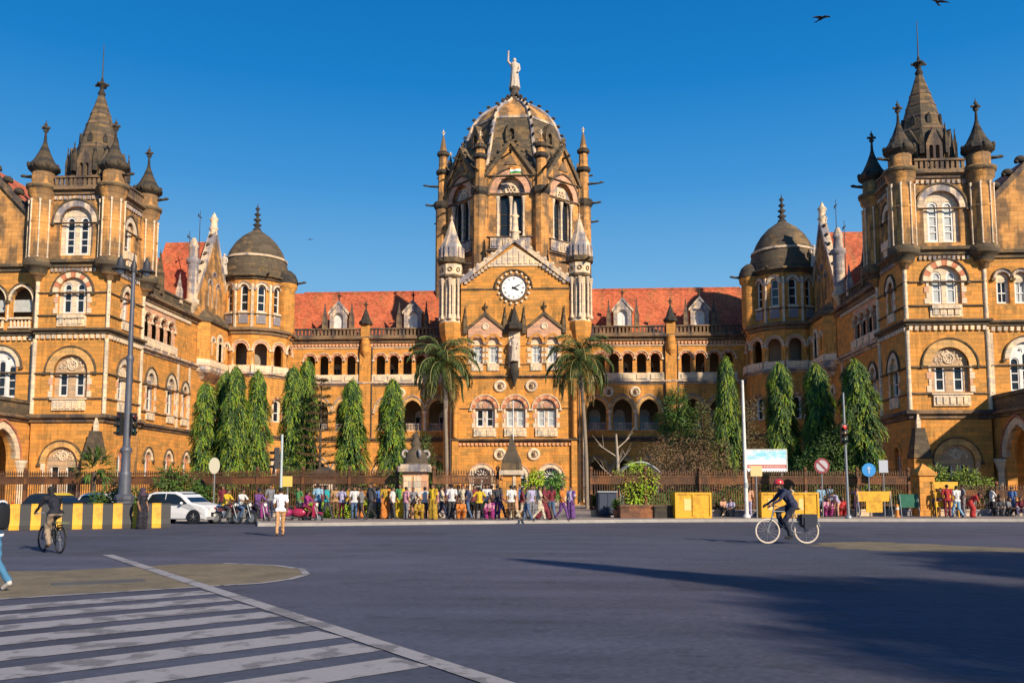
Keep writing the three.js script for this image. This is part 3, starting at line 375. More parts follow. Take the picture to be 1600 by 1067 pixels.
// ---- main range on either side of the clock block
function range(s) {
  const F = face(0, 0), holes = [];
  const bays = [9.3, 10.82, 12.34, 13.86, 15.38], bays2 = [18.75, 20.3, 21.85, 23.4];
  for (const x of [...bays, ...bays2]) holes.push(arched(F, s * x, 14.5, { w: 1.04, hs: 1.68, ring: 0.24, vous: 7, vm: [M.rose, M.pink], hood: 0.07, hoodMat: M.pale, proud: 0.06 }));
  for (const x of [8.54, 10.06, 11.58, 13.1, 14.62, 16.14, 17.98, 19.52, 21.08, 22.62, 24.18]) part(F, 'column', colGeo(1.72, 0.12), M.pale, s * x, 14.48, -0.16);
  for (const x of [8.84, 11.7, 14.6]) { holes.push(arched(F, s * x, 8.15, { w: 2.1, hs: 2.15, type: 'point', ring: 0.34, ringMat: M.ochreL, hood: 0.12, hoodMat: M.paleW, proud: 0.06 })); holes.push(arched(F, s * x, 0.6, { w: 2.0, hs: 3.0, type: 'point', ring: 0.34, ringMat: M.ochreL, hood: 0.1, hoodMat: M.paleW, proud: 0.06 })); }
  for (const x of [19.4, 22.3]) { holes.push(arched(F, s * x, 8.15, { w: 2.1, hs: 2.15, type: 'point', ring: 0.34, ringMat: M.ochreL, hood: 0.12, hoodMat: M.paleW, proud: 0.06 })); holes.push(arched(F, s * x, 0.6, { w: 2.0, hs: 3.0, type: 'point', ring: 0.34, ringMat: M.ochreL, hood: 0.1, hoodMat: M.paleW, proud: 0.06 })); }
  wall(F, rect(Math.min(s * 6.4, s * 26.5), Math.max(s * 6.4, s * 26.5), 0, 18.4), holes, M.ochre, 0.5);
  for (const x of [10.2, 13.1]) { const p = part(F, 'medallion', G('medal', () => join([NI(new THREE.TorusGeometry(0.46, 0.16, 6, 18)), NI(new THREE.CylinderGeometry(0.42, 0.42, 0.1, 18).rotateX(Math.PI / 2))])), M.pale, s * x, 12.4, 0.03); sub(p, 'bust', G('bust', () => join([ball(0, 0.08, 0.1, 0.17, 1, 1.2, 1, 8, 6), ball(0, -0.2, 0.06, 0.24, 1, 0.6, 0.6, 8, 6)])), M.darkBrown); }
  for (const x of [10.27, 13.15]) for (const y of [8.1]) part(F, 'pier_shaft', colGeo(2.3, 0.2), M.pale, s * x, y, 0.0);
  const x0 = Math.min(s * 7, s * 26.5), x1 = Math.max(s * 7, s * 26.5);
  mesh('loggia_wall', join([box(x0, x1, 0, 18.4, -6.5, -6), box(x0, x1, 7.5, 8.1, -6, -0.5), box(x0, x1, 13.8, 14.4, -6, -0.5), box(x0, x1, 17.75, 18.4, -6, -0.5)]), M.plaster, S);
  // doors and tall shutters in the back wall of the galleries
  for (const x of [8.84, 11.7, 14.6, 19.4, 22.3]) for (const y of [0.3, 8.12]) { const p = part(F, 'gallery_door', G('gdoor', () => join([ext(opening(0, 0, 1.3, 2.2, 'round', 6), -6, -5.94, [opening(0, 0.1, 0.5, 1.9, 'flat').map((q) => [q[0] - 0.3, q[1]]), opening(0, 0.1, 0.5, 1.9, 'flat').map((q) => [q[0] + 0.3, q[1]])])])), M.white, s * x, y); sub(p, 'pane', G('gpane', () => join([box(-0.6, 0.6, 0.05, 2.2, -5.99, -5.97)])), M.glass); }
  for (const x of [9.3, 12.34, 15.38, 18.75, 21.85]) { const p = part(F, 'gallery_door', G('gdoor2', () => join([ext(opening(0, 0, 0.9, 1.7, 'round', 6), -6, -5.94, [opening(0, 0.1, 0.3, 1.4, 'flat').map((q) => [q[0] - 0.2, q[1]]), opening(0, 0.1, 0.3, 1.4, 'flat').map((q) => [q[0] + 0.2, q[1]])])])), M.white, s * x, 14.42); sub(p, 'pane', G('gpane2', () => join([box(-0.4, 0.4, 0.05, 1.7, -5.99, -5.97)])), M.glass); }
  for (const x of [8.84, 11.7, 14.6, 19.4, 22.3]) part(F, 'gallery_rail', G('grail', () => join([box(-1.05, 1.05, 0.75, 0.85, -0.3, -0.2), box(-1.05, 1.05, 0.0, 0.1, -0.3, -0.2), ...[...Array(13)].map((_, i) => box(-0.98 + i * 0.163 - 0.03, -0.98 + i * 0.163 + 0.03, 0.1, 0.75, -0.28, -0.22))])), M.paleW, s * x, 8.15);
  const path = [[x1, 0], [x0, 0]];
  for (const [nm, pr, m] of [['cornice', cornice(18.05, 0.75, 0.55), M.darkBrown], ['cornice', cornice(13.2, 0.45, 0.4), M.paleW], ['cornice', cornice(6.9, 0.5, 0.35), M.darkBrown], ['string_course', stringC(17.45, 0.2, 0.12), M.pale], ['plinth', [[0, 0], [0.2, 0], [0.2, 0.7], [0, 0.85]], M.paleW]]) band(nm, path, false, pr, m);
  dentils(F, x0, x1, 17.7, 0.3, 0.4, 0.2, M.pink);
  for (const [u, v] of [[8.4, 16.3], [17.85, 24.3]]) part(F, 'balcony_front', join([box(Math.min(s * u, s * v), Math.max(s * u, s * v), 13.66, 14.48, -0.05, 0.24), ...[...Array(Math.round((v - u) / 1.53))].map((_, i) => { const c = s * (u + 0.9 + i * 1.53); return box(c - 0.58, c + 0.58, 13.8, 14.32, 0.23, 0.34); })]), M.pale, 0, 0);
  balustrade(F, x0, x1, 18.82, 0.95, M.darkBrown, 0.2, 0.42, 'box');
  // pier with pinnacle between the two runs of arches
  const pr = part(F, 'pier', G('rpier', () => join([box(-0.62, 0.62, 0, 18.0, -0.1, 0.32), box(-0.5, 0.5, 18.8, 20.2, -0.1, 0.5), lathe([[0.1, 16.4], [0.45, 17], [0.5, 17.3], [0.5, 18.6]], 8, 0, 0, 0.3)])), M.ochre, s * 17.08, 0);
  sub(pr, 'turret_cone', G('rcone', () => join([prismLathe([[0.62, 20.1], [0.78, 20.2], [0.78, 20.45], [0.55, 20.7], [0.12, 21.9]], 8, 0, 0, 0.2)])), M.soot); sub(pr, 'finial', finialGeo(1.3), M.soot, 0, 21.7, 0.2); for (const dx of [-0.75, 0.75]) sub(pr, 'drain_pipe', G('rpipe', () => join([bar(0, 7, 0.1, 0, 18.2, 0.1, 0.07, 0.07, 6)])), M.iron, dx, 0, 0);
  // tiled roof
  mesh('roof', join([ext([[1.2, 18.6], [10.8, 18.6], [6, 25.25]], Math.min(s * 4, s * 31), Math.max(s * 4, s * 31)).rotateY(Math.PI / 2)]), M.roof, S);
  mesh('ridge_tiles', join([box(Math.min(s * 8, s * 26), Math.max(s * 8, s * 26), 25.12, 25.36, -6.14, -5.86)]), M.roof, S);
  // dormers
  for (const x of [11.85, 20.4]) {
    const D = part(F, 'dormer', G('dorm', () => join([ext([[-1.0, 0], [1.0, 0], [1.0, 1.8], [0, 3.0], [-1.0, 1.8]], -0.35, 0.1, [opening(0, 0.15, 1.1, 1.15, 'point', 6)]), ext([[-1.15, 1.7], [0, 3.05], [1.15, 1.7], [1.25, 1.95], [0, 3.4], [-1.25, 1.95]], -0.5, 0.2)])), M.paleW, s * x, 19.75, -0.55);
    sub(D, 'dormer_roof', G('dormr', () => join([ext([[-1.1, 0], [1.1, 0], [1.1, 1.75], [0, 3.1], [-1.1, 1.75]], -4.2, -0.36)])), M.roof); sub(D, 'shutter', G('dorms', () => join([ext(opening(-0.275, 0.15, 0.53, 1.15, 'flat'), -0.3, -0.22), ext(opening(0.275, 0.15, 0.53, 1.15, 'flat'), -0.3, -0.22), ext(opening(0, 1.3, 1.08, 0.0, 'point'), -0.32, -0.24)])), M.white); sub(D, 'finial', finialGeo(1.3), M.soot, 0, 3.2, -0.1);
    for (const q of [-1, 1]) part(F, 'pinnacle', pinnacleGeo(0.52, 3.4), M.darkBrown, s * x + q * 1.55, 19.6, -0.4);
  }
}
for (const s of [-1, 1]) range(s);
// ---- clock block
{
  const F = face(0, 4), holes = [];
  const doors = [-3.5, 0.15, 3.8];
  doors.forEach((x, i) => holes.push(arched(F, x, 0.3, { w: 2.0, hs: 2.65, ring: 0.4, ringMat: M.pale, hood: 0.1, hoodMat: M.pink, proud: 0.1, jamb: 2.6, depth: i === 2 ? 0.5 : 0.3, fan: 1, lights: [{ x: 0, y: 2.55, w: 1.98, hs: 0.1, t: 0.1, tr: [] }, ...(i < 2 ? [-0.49, 0.49].map((q) => ({ x: q, y: 0, w: 0.96, hs: 2.4, type: 'flat', t: 0.12, tr: [0.35, 0.7] })) : [])] })));
  for (const x of [-3.2, 0.06, 3.36]) { holes.push(arched(F, x, 8.2, { quoins: 4, w: 2.1, hs: 2.0, ring: 0.42, vous: 9, vm: [M.rose, M.pink], hood: 0.1, hoodMat: M.pale, proud: 0.08, plate: M.paleW, carve: 0.9, carveMat: M.pink, lights: twin(0.82, 0.08, 1.75, 0.24, 'flat', { t: 0.16, mull: 0, pane: x < -1 ? 'glass' : 'shutter' }) })); part(F, 'sill_panel', G('csp', () => join([box(-1.2, 1.2, -0.95, -0.06, -0.05, 0.16), box(-0.9, -0.2, -0.85, -0.2, 0.15, 0.24), box(0.2, 0.9, -0.85, -0.2, 0.15, 0.24)])), M.pale, x, 8.2); }
  for (const x of [-4.04, -2.32, 2.3, 4.0]) { holes.push(arched(F, x, 15.1, { w: 1.16, hs: 2.25, type: 'point', ring: 0.2, ringMat: M.ochre, hood: 0.07, hoodMat: M.paleW, plate: M.pale, lights: [{ x: 0, y: 0.05, w: 0.86, hs: 1.95, type: 'flat', t: 0.12, mull: 1, tr: [0.5], pane: 'shutter' }] })); for (const q of [-1, 1]) for (const k of [0, 1, 2]) part(F, 'quoin', G('cq', () => join([box(-0.2, 0.2, 0, 0.4, -0.04, 0.07)])), M.pale, x + q * (0.78 - (k % 2) * 0.05), 15.15 + k * 0.62); part(F, 'sill_panel', G('csp3', () => join([box(-0.62, 0.62, -0.8, -0.06, -0.05, 0.14)])), M.pale, x, 15.1); }
  wall(F, [[-6.6, 0], [6.6, 0], [6.6, 18.6], [5.85, 18.6], [5.85, 24.3], [0, 28.3], [-5.85, 24.3], [-5.85, 18.6], [-6.6, 18.6]], holes, M.ochre, 0.6);
  for (const q of [-1, 1]) wall(face(q * 6.6, 1.7, q * Math.PI / 2), rect(-1.7, 1.68, 0, 18.6), [], M.ochre, 0.5);
  mesh('roof', join([ext([[-5.8, 22], [5.8, 22], [5.8, 24.0], [0, 27.9], [-5.8, 24.0]], -3.5, 3.38)]), M.roof, S);
  mesh('block_core', join([box(-5.8, 5.8, 12, 24, -2, 2.4), box(-6.0, 6.0, 0, 12, -2, 1.2)]), M.ochreW, S);
  // moulded gable edge: pale panelled band, coping, crockets, finial
  const gb = part(F, 'gable_panel', join([ext([[-3.2, 25.7], [3.2, 25.7], [0, 27.9]], 0, 0.1), ...[...Array(9)].map((_, i) => { const x = -2.4 + i * 0.6, h = 1.75 - Math.abs(x) * 0.66; return box(x - 0.17, x + 0.17, 25.95, 25.95 + Math.max(0.2, h), 0.09, 0.17); })]), M.pale, 0, 0);
  for (const q of [-1, 1]) { const P = (a) => (q > 0 ? a : a.map(([x, y]) => [-x, y]).reverse()); const cp = part(F, 'gable_coping', join([ext(P([[5.85, 23.75], [6.05, 24.25], [0, 28.95], [0, 28.35]]), -0.62, 0.3), ...[...Array(8)].map((_, i) => { const t = (i + 0.5) / 8; return box(q * lerp(5.5, 2.6, t) - 0.16, q * lerp(5.5, 2.6, t) + 0.16, lerp(24.0, 26.1, t) - 0.35, lerp(24.0, 26.1, t) - 0.02, 0.01, 0.2); })]), M.paleW, 0, 0); for (let i = 0; i < 7; i++) { const t = (i + 0.5) / 7; const c = sub(cp, 'crocket', crocketGeo(0.19), M.pale, q * lerp(6.0, 0.5, t), lerp(24.3, 28.5, t), 0); if (q < 0) c.rotation.y = Math.PI; } }
  part(F, 'gable_finial', G('gf', () => join([lathe([[0.5, 0], [0.45, 0.9], [0.7, 1.0], [0.4, 1.15], [0.3, 2.6], [0.5, 2.8], [0.25, 3.0], [0.15, 4.2], [0, 4.5]], 8)])), M.pale, 0, 28.5, -0.1);
  // clock
  const ck = part(F, 'clock', join([NI(new THREE.CylinderGeometry(1.28, 1.28, 0.08, 48).rotateX(Math.PI / 2))]), M.clock, -0.12, 23.3, 0.1);
  sub(ck, 'clock_rim', join([NI(new THREE.TorusGeometry(1.38, 0.13, 8, 48)), ringGeo(2.72, 0, 'round', 0.14, -0.12, 0.1, 0, 16), ringGeo(2.72, 0, 'round', 0.14, -0.12, 0.1, 0, 16).rotateZ(Math.PI)]), M.darkBrown);
  for (let i = 0; i < 18; i++) { const a = (i / 18) * Math.PI * 2, c = sub(ck, 'boss', G('boss', () => join([ball(0, 0, 0, 0.17, 1, 1, 0.6, 8, 6)])), M.pale, Math.cos(a) * 1.72, Math.sin(a) * 1.72, 0); }
  sub(ck, 'hood_moulding', join([ringGeo(3.9, 0, 'round', 0.12, -0.12, 0.14, 0, 16)]), M.dark);
  const num = ['XII', 'I', 'II', 'III', 'IIII', 'V', 'VI', 'VII', 'VIII', 'IX', 'X', 'XI'], strokes = [];
  num.forEach((t, i) => { const a = (i / 12) * Math.PI * 2, ws = [...t].map((c) => (c === 'I' ? 0.055 : 0.13)), tot = ws.reduce((p, q) => p + q, 0); let x = -tot / 2; [...t].forEach((c, k) => { const cx = x + ws[k] / 2; x += ws[k]; const put = (x0, y0, x1, y1, w) => { const g = bar(x0, y0, 0, x1, y1, 0, w, w, 4); g.translate(0, 1.03, 0.05); g.rotateZ(-a); strokes.push(g); }; if (c === 'I') put(cx, -0.13, cx, 0.13, 0.016); if (c === 'V') { put(cx - 0.05, 0.13, cx, -0.13, 0.018); put(cx + 0.05, 0.13, cx, -0.13, 0.01); } if (c === 'X') { put(cx - 0.05, 0.13, cx + 0.05, -0.13, 0.018); put(cx + 0.05, 0.13, cx - 0.05, -0.13, 0.01); } }); });
  sub(ck, 'numerals', join(strokes), M.black);
  for (const [a, l, w] of [[62, 0.98, 0.06], [116, 0.68, 0.085]]) { const hd = sub(ck, 'clock_hand', join([ext([[-w, -0.2], [w, -0.2], [w * 1.1, l * 0.6], [0, l], [-w * 1.1, l * 0.6]], 0.06, 0.085)]), M.black); hd.rotation.z = -a * RAD; }
  for (const q of [-1, 1]) part(F, 'string_course', join([box(Math.min(q * 1.9, q * 5.85), Math.max(q * 1.9, q * 5.85), 23.12, 23.3, -0.02, 0.1)]), M.dark, 0, 0);
  // twin gablets over the paired windows
  for (const q of [-1, 1]) {
    const x = q * 3.17, gp = part(F, 'gablet', G('cgab', () => join([ext([[-1.85, 17.9], [1.85, 17.9], [1.85, 18.75], [0, 20.25], [-1.85, 18.75]], -0.02, 0.16)])), M.pink, x, 0);
    sub(gp, 'gablet_coping', G('cgabc', () => join([ext([[-2.05, 18.62], [0, 20.28], [2.05, 18.62], [2.15, 18.9], [0, 20.68], [-2.15, 18.9]], -0.02, 0.34)])), M.dark); sub(gp, 'finial', finialGeo(1.5), M.dark, 0, 20.4, 0.1);
    const md = sub(gp, 'medallion', G('cgm', () => join([NI(new THREE.TorusGeometry(0.3, 0.1, 6, 16)), NI(new THREE.CylinderGeometry(0.28, 0.28, 0.06, 16).rotateX(Math.PI / 2))])), M.pale, 0, 19.1, 0.18);
    for (const e of [-2.15, 2.15]) part(F, 'pinnacle', pinnacleGeo(0.4, 3.2), M.dark, x + e, 18.3, 0.16);
    for (let k = 0; k < 2; k++) part(F, 'arch', G('cga', () => join([ringGeo(1.2, 0, 'point', 0.26, 0, 0.2)])), M.ochre, x + (k ? 0.86 : -0.86), 17.36, 0.01);
  }
  // niche statue under a canopy between the gablets
  const pd = part(F, 'statue_bracket', G('sbr', () => join([lathe([[0, 12.5], [0.1, 12.6], [0.3, 13.4], [0.52, 13.8], [0.56, 14.3], [0.42, 14.5], [0.45, 15.2], [0, 15.2]], 10, 0, 0, 0.35)])), M.soot, -0.05, 0);
  sub(pd, 'niche_panel', G('snp', () => join([box(-0.62, 0.62, 14.6, 18.6, -0.05, 0.12)])), M.pale); sub(pd, 'statue', figureGeo(2.9, false), M.marble, 0, 15.2, 0.55);
  sub(pd, 'canopy', G('scan', () => join([prismLathe([[0.75, 18.6], [0.95, 18.75], [0.95, 19.25], [0.6, 19.5], [0.12, 21.0], [0.05, 21.3]], 6, 0, 0, 0.35)])), M.soot);
  for (const [x, y, d] of [[-1.6, 12.65, 0], [1.75, 12.65, 1], [-1.62, 5.36, 0], [2.0, 5.36, 0]]) { const p = part(F, 'medallion', G('medal', () => join([NI(new THREE.TorusGeometry(0.46, 0.16, 6, 18)), NI(new THREE.CylinderGeometry(0.42, 0.42, 0.1, 18).rotateX(Math.PI / 2))])), d ? M.paleW : M.pale, x, y, 0.03); p.scale.setScalar(1.12); sub(p, 'bust', G('bust', () => join([ball(0, 0.08, 0.1, 0.17, 1, 1.2, 1, 8, 6), ball(0, -0.2, 0.06, 0.24, 1, 0.6, 0.6, 8, 6)])), M.darkBrown); }
  const path = [[6.6, 0.1], [6.6, 4], [-6.6, 4], [-6.6, 0.1]].map((p) => p);
  band('cornice', path, false, cornice(6.62, 0.4, 0.45), M.darkBrown); band('cornice', path, false, cornice(13.45, 0.35, 0.3), M.darkBrown); band('string_course', path, false, stringC(10.15, 0.16, 0.1), M.dark); band('string_course', path, false, stringC(14.9, 0.16, 0.1), M.darkBrown); band('string_course', path, false, stringC(16.95, 0.16, 0.08), M.ochre); band('plinth', path, false, [[0, 0], [0.25, 0], [0.25, 0.8], [0, 1.0]], M.paleW);
  dentils(F, -6.5, 6.5, 6.28, 0.3, 0.44, 0.18, M.pink);
  for (const q of [-1, 1]) {
    part(F, 'corner_pier', G('cpier', () => join([box(-0.35, 0.35, 0, 13.4, -0.3, 0.28), lathe([[0.24, 7.1], [0.24, 13.2]], 8, 0, 0, 0.4)])), M.ochre, q * 6.35, 0);
    for (const e of [0.0, 0.4]) part(F, 'drain_pipe', G('cpipe', () => join([bar(0, 0.3, 0.45, 0, 13.4, 0.45, 0.08, 0.08, 6)])), e ? M.paleW : M.iron, q * (6.85 + e), 0);
    // tall corner turret
    const x = q * 7.0, z = 3.3, T = mesh('clock_turret', G('ctur', () => join([prismLathe([[0.1, 17.4], [0.7, 18.3], [1.25, 19.0], [1.3, 19.6], [1.1, 19.9], [1.1, 24.6], [1.22, 24.7], [1.25, 26.1], [1.45, 26.3], [1.5, 26.7], [0, 26.7]], 8)])), M.pale, S, [x, 0, z]);
    sub(T, 'turret_corbel', G('ctc', () => join([prismLathe([[0.5, 15.6], [0.75, 16.2], [0.8, 17.2], [1.2, 18.2], [1.32, 18.95], [1.35, 19.55], [1.12, 19.8]], 8)])), M.ochre); for (const [k, p] of [[1, [[1.12, 24.4], [1.38, 24.55], [1.36, 24.8], [1.15, 24.9]]], [2, [[1.25, 26.0], [1.58, 26.2], [1.62, 26.65], [1.3, 26.8]]]]) sub(T, 'turret_band', G(['ctb', k], () => join([prismLathe(p, 8)])), M.dark);
    for (let i = 0; i < 8; i++) { const a = (i / 8) * Math.PI * 2; const c = sub(T, 'column', colGeo(4.5, 0.13), M.pale, Math.cos(a) * 1.22, 19.9, Math.sin(a) * 1.22); const l = sub(T, 'lancet', G('ctl', () => join([ext(opening(0, 20.5, 0.42, 3.1, 'point', 5), 0.98, 1.06), box(-0.2, 0.2, 22.1, 22.35, 1.0, 1.12)])), i % 2 ? M.dark : M.black); l.rotation.y = a + Math.PI / 8 * 0; sub(T, 'roundel', G('ctr', () => join([NI(new THREE.TorusGeometry(0.2, 0.06, 5, 12).translate(0, 25.4, 1.2))])), M.dark).rotation.y = a; }
    const cn = sub(T, 'turret_cone', G('ctcone', () => join([prismLathe([[1.4, 26.7], [1.36, 27.9], [1.15, 28.3], [0.75, 29.2], [0.3, 30.6], [0.12, 31.1]], 8), ...[...Array(16)].map((_, i) => { const a = (i / 16) * Math.PI * 2; return box(-0.08, 0.08, 26.75, 27.9, 1.28, 1.42).rotateY(a); })])), M.paleW); sub(T, 'finial', finialGeo(1.0), M.pale, 0, 30.8, 0);
    for (const a of [0.5, 2.6, 4.7]) mesh('gargoyle', gargoyleGeo(0.9), M.soot, S, [x + Math.sin(a * q) * 1.3, 26.2, z + Math.cos(a * q) * 1.3], a * q);
    mesh('clock_turret_base', join([box(x - 0.7, x + 0.7, 0, 16.2, 1.9, 3.6)]), M.ochre, S);
  }
}
// ---- octagonal lantern and ribbed dome
{
  const cx = -0.75, cz = -9.5, A = 8.5, hw = A * Math.tan(Math.PI / 8) - 0.02;
  for (let i = 0; i < 8; i++) {
    const a = (i * Math.PI) / 4, F = face(cx + Math.sin(a) * A, cz + Math.cos(a) * A, a), seen = [0, 1, 2, 6, 7].includes(i), holes = [];
    if (seen) {
      holes.push(arched(F, 0, 30.3, { w: 3.3, hs: 5.2, type: 'point', ring: 0.75, ringMat: M.pink, hood: 0.2, hoodMat: M.darkBrown, proud: 0.12, depth: 0.62, plate: M.paleW, frame: M.soot, lights: [...twin(1.05, 0.3, 4.3, 0.4, 'point', { t: 0.1, tr: [0.3, 0.6] })] }));
      part(F, 'tracery_rose', G('trose', () => join([NI(new THREE.TorusGeometry(0.62, 0.14, 6, 20)), ...[...Array(6)].map((_, k) => NI(new THREE.TorusGeometry(0.2, 0.07, 5, 10).translate(Math.cos(k * 1.047) * 0.36, Math.sin(k * 1.047) * 0.36, 0)))])), M.pale, 0, 36.0, -0.38);
      for (const q of [-1.5, 0, 1.5]) part(F, 'column', colGeo(4.9, 0.15), M.pale, q, 30.3, q ? -0.15 : -0.3);
      for (const q of [-1, 1]) part(F, 'pilaster', G('opil', () => join([box(-0.2, 0.2, 24, 38, -0.05, 0.14)])), M.ochreW, q * 2.75, 0);
      part(F, 'parapet_panel', G('opp', () => join([box(-2.3, 2.3, 29.0, 30.2, -0.05, 0.4), ...[...Array(7)].map((_, k) => box(-1.95 + k * 0.65 - 0.2, -1.95 + k * 0.65 + 0.2, 29.2, 30.0, 0.39, 0.5))])), M.paleW, 0, 0);
      part(F, 'gargoyle', gargoyleGeo(1.2), M.soot, 0, 40.4, 0.1);
      part(F, 'gable_panel', G('ogp', () => join([ext([[-0.75, 38.9], [0.75, 38.9], [0, 40.2]], 0, 0.12)])), M.darkBrown, 0, 0);
    }
    wall(F, [[-hw, 17.5], [hw, 17.5], [hw, 37.6], [2.75, 37.6], [0.25, 41.3], [-0.25, 41.3], [-2.75, 37.6], [-hw, 37.6]], holes, M.ochreW, 0.7);
    for (const q of [-1, 1]) { const P = (p) => (q > 0 ? p : p.map(([x, y]) => [-x, y]).reverse()); const cp = part(F, 'gable_coping', G(['ocop', q], () => join([ext(P([[2.8, 37.4], [3.15, 37.6], [0, 42.1], [0, 41.4]]), -0.75, 0.3)])), M.dark, 0, 0); for (let k = 0; k < 5; k++) { const t = (k + 0.6) / 5.6; const c = sub(cp, 'crocket', crocketGeo(0.17), M.soot, q * lerp(3.1, 0.3, t), lerp(37.7, 41.8, t), 0.1); if (q < 0) c.rotation.y = Math.PI; } }
    part(F, 'finial', finialGeo(1.2), M.dark, 0, 41.8, -0.2);
    // corner shafts and pinnacles
    const R = A / Math.cos(Math.PI / 8), b = a + Math.PI / 8, px = cx + Math.sin(b) * R, pz = cz + Math.cos(b) * R, side = [1, 2, 5, 6].includes(i), tall = side ? 1.3 : -0.9;
    const sh = mesh('corner_shaft', G(['oshaft', tall], () => join([prismLathe([[0.86, 17.5], [0.86, 35.3], [0.95, 35.7], [0.95, 36.1], [0.62, 36.4], [0.6, 39.5], [0.8, 39.8], [0.8, 40.1], [0.55, 40.3], [0.52, 41.2 + tall * 0.5], [0.7, 41.4 + tall * 0.5], [0.7, 41.7 + tall * 0.5], [0.45, 42.0 + tall * 0.5], [0.1, 43.2 + tall], [0.05, 43.3 + tall]], 8)])), M.ochreW, S, [px, 0, pz], b);
    for (const [k, p] of [[1, [[0.88, 35.25], [1.08, 35.55], [1.08, 36.15], [0.66, 36.3]]], [2, [[0.62, 39.5], [0.86, 39.75], [0.86, 40.12], [0.58, 40.25]]], [3, [[0.54, 41.2 + tall * 0.5], [0.76, 41.4 + tall * 0.5], [0.76, 41.75 + tall * 0.5], [0.46, 41.95 + tall * 0.5]]]]) sub(sh, 'shaft_band', G(['oband', tall, k], () => join([prismLathe(p, 8)])), M.soot);
    sub(sh, 'finial', finialGeo(1.1), M.pale, 0, 43.0 + tall, 0);
    mesh('gargoyle', gargoyleGeo(1.9), M.soot, S, [px + Math.sin(b) * 0.6, 38.1, pz + Math.cos(b) * 0.6], side ? Math.sign(px - cx) * Math.PI / 2 : b); mesh('gargoyle', gargoyleGeo(1.4), M.soot, S, [px + Math.sin(b) * 0.8, 35.7, pz + Math.cos(b) * 0.8], side ? Math.sign(px - cx) * Math.PI / 2 : b);
    // dome panels, ribs, crockets
    const prof = [[7.1, 39.0], [6.4, 41.4], [5.95, 43.1], [5.6, 44.6], [5.0, 46.2], [4.1, 47.6], [2.85, 48.75], [1.5, 49.65], [0.75, 50.35]], k = 1 / Math.cos(Math.PI / 8), tn = Math.tan(Math.PI / 8);
    const pane = (p0, p1) => { const pos = []; for (let j = p0; j < p1; j++) { const [r0, y0] = prof[j], [r1, y1] = prof[j + 1]; const q = [[-r0 * tn, y0, r0], [r0 * tn, y0, r0], [r1 * tn, y1, r1], [-r1 * tn, y1, r1]]; pos.push(...q[0], ...q[1], ...q[2], ...q[0], ...q[2], ...q[3]); } const g = new THREE.BufferGeometry(); g.setAttribute('position', new THREE.Float32BufferAttribute(pos, 3)); g.computeVertexNormals(); return join([g]); };
    const lo = mesh('dome_panel', G('dlo', () => pane(0, 4)), M.dark, S, [cx, 0, cz], a); mesh('dome_panel', G('dhi', () => pane(4, 8)), M.ochreW, S, [cx, 0, cz], a);
    sub(lo, 'dome_lucarne', G('dluc', () => join([ext([[-0.7, 42.6], [0.7, 42.6], [0.7, 44.0], [0, 45.4], [-0.7, 44.0]], 5.2, 6.4, [opening(0, 42.8, 0.6, 1.0, 'point', 4)]), box(-0.5, 0.5, 42.7, 44.2, 5.1, 6.0)])), M.dark);
    sub(lo, 'dome_string', G('dst', () => { const w = 5.08 * tn; return join([ext([[-w, 46.0], [w, 46.0], [w, 46.3], [-w, 46.3]], 4.85, 5.16)]); }), M.paleW);
    const rib = mesh('dome_rib', G('drib', () => { const c = new THREE.CatmullRomCurve3(prof.map(([r, y]) => V3(0, y, r * k))); return join([NI(new THREE.TubeGeometry(c, 20, 0.24, 6))]); }), M.paleW, S, [cx, 0, cz], b);
    for (let j = 0; j < 10; j++) { const t = (j + 0.5) / 10 * (prof.length - 1.2) + 0.9, j0 = Math.min(prof.length - 2, Math.floor(t)), f = t - j0, r = lerp(prof[j0][0], prof[j0 + 1][0], f), y = lerp(prof[j0][1], prof[j0 + 1][1], f); const c = sub(rib, 'crocket', crocketGeo(0.24), M.soot, 0, y + 0.1, r * k + 0.28); c.rotation.y = -Math.PI / 2; }
  }
  const oc = polygon(cx, cz, A, 8);
  for (const [y, h, p] of [[24, 0.4, 0.3], [28.5, 0.4, 0.35], [30.15, 0.3, 0.3], [35.3, 0.25, 0.16], [37.3, 0.35, 0.3]]) band('cornice', oc, true, cornice(y, h, p), y > 36 ? M.dark : M.darkBrown);
  mesh('lantern_floor', join([prismLathe([[0, 38.6], [8.3, 38.6], [8.3, 39.0], [7.6, 39.6], [0, 39.6]], 8, cx, 0, cz)]), M.dark, S);
  const pd = mesh('dome_pedestal', join([lathe([[1.0, 50.1], [1.05, 50.45], [0.7, 50.65], [0.55, 50.85], [0.53, 51.6], [0.68, 51.75], [0.68, 51.95], [0, 51.95]], 12, cx, 0, cz)]), M.darkBrown, S);
  sub(pd, 'statue', figureGeo(4.05, true), M.marble, cx, 51.95, cz);
}
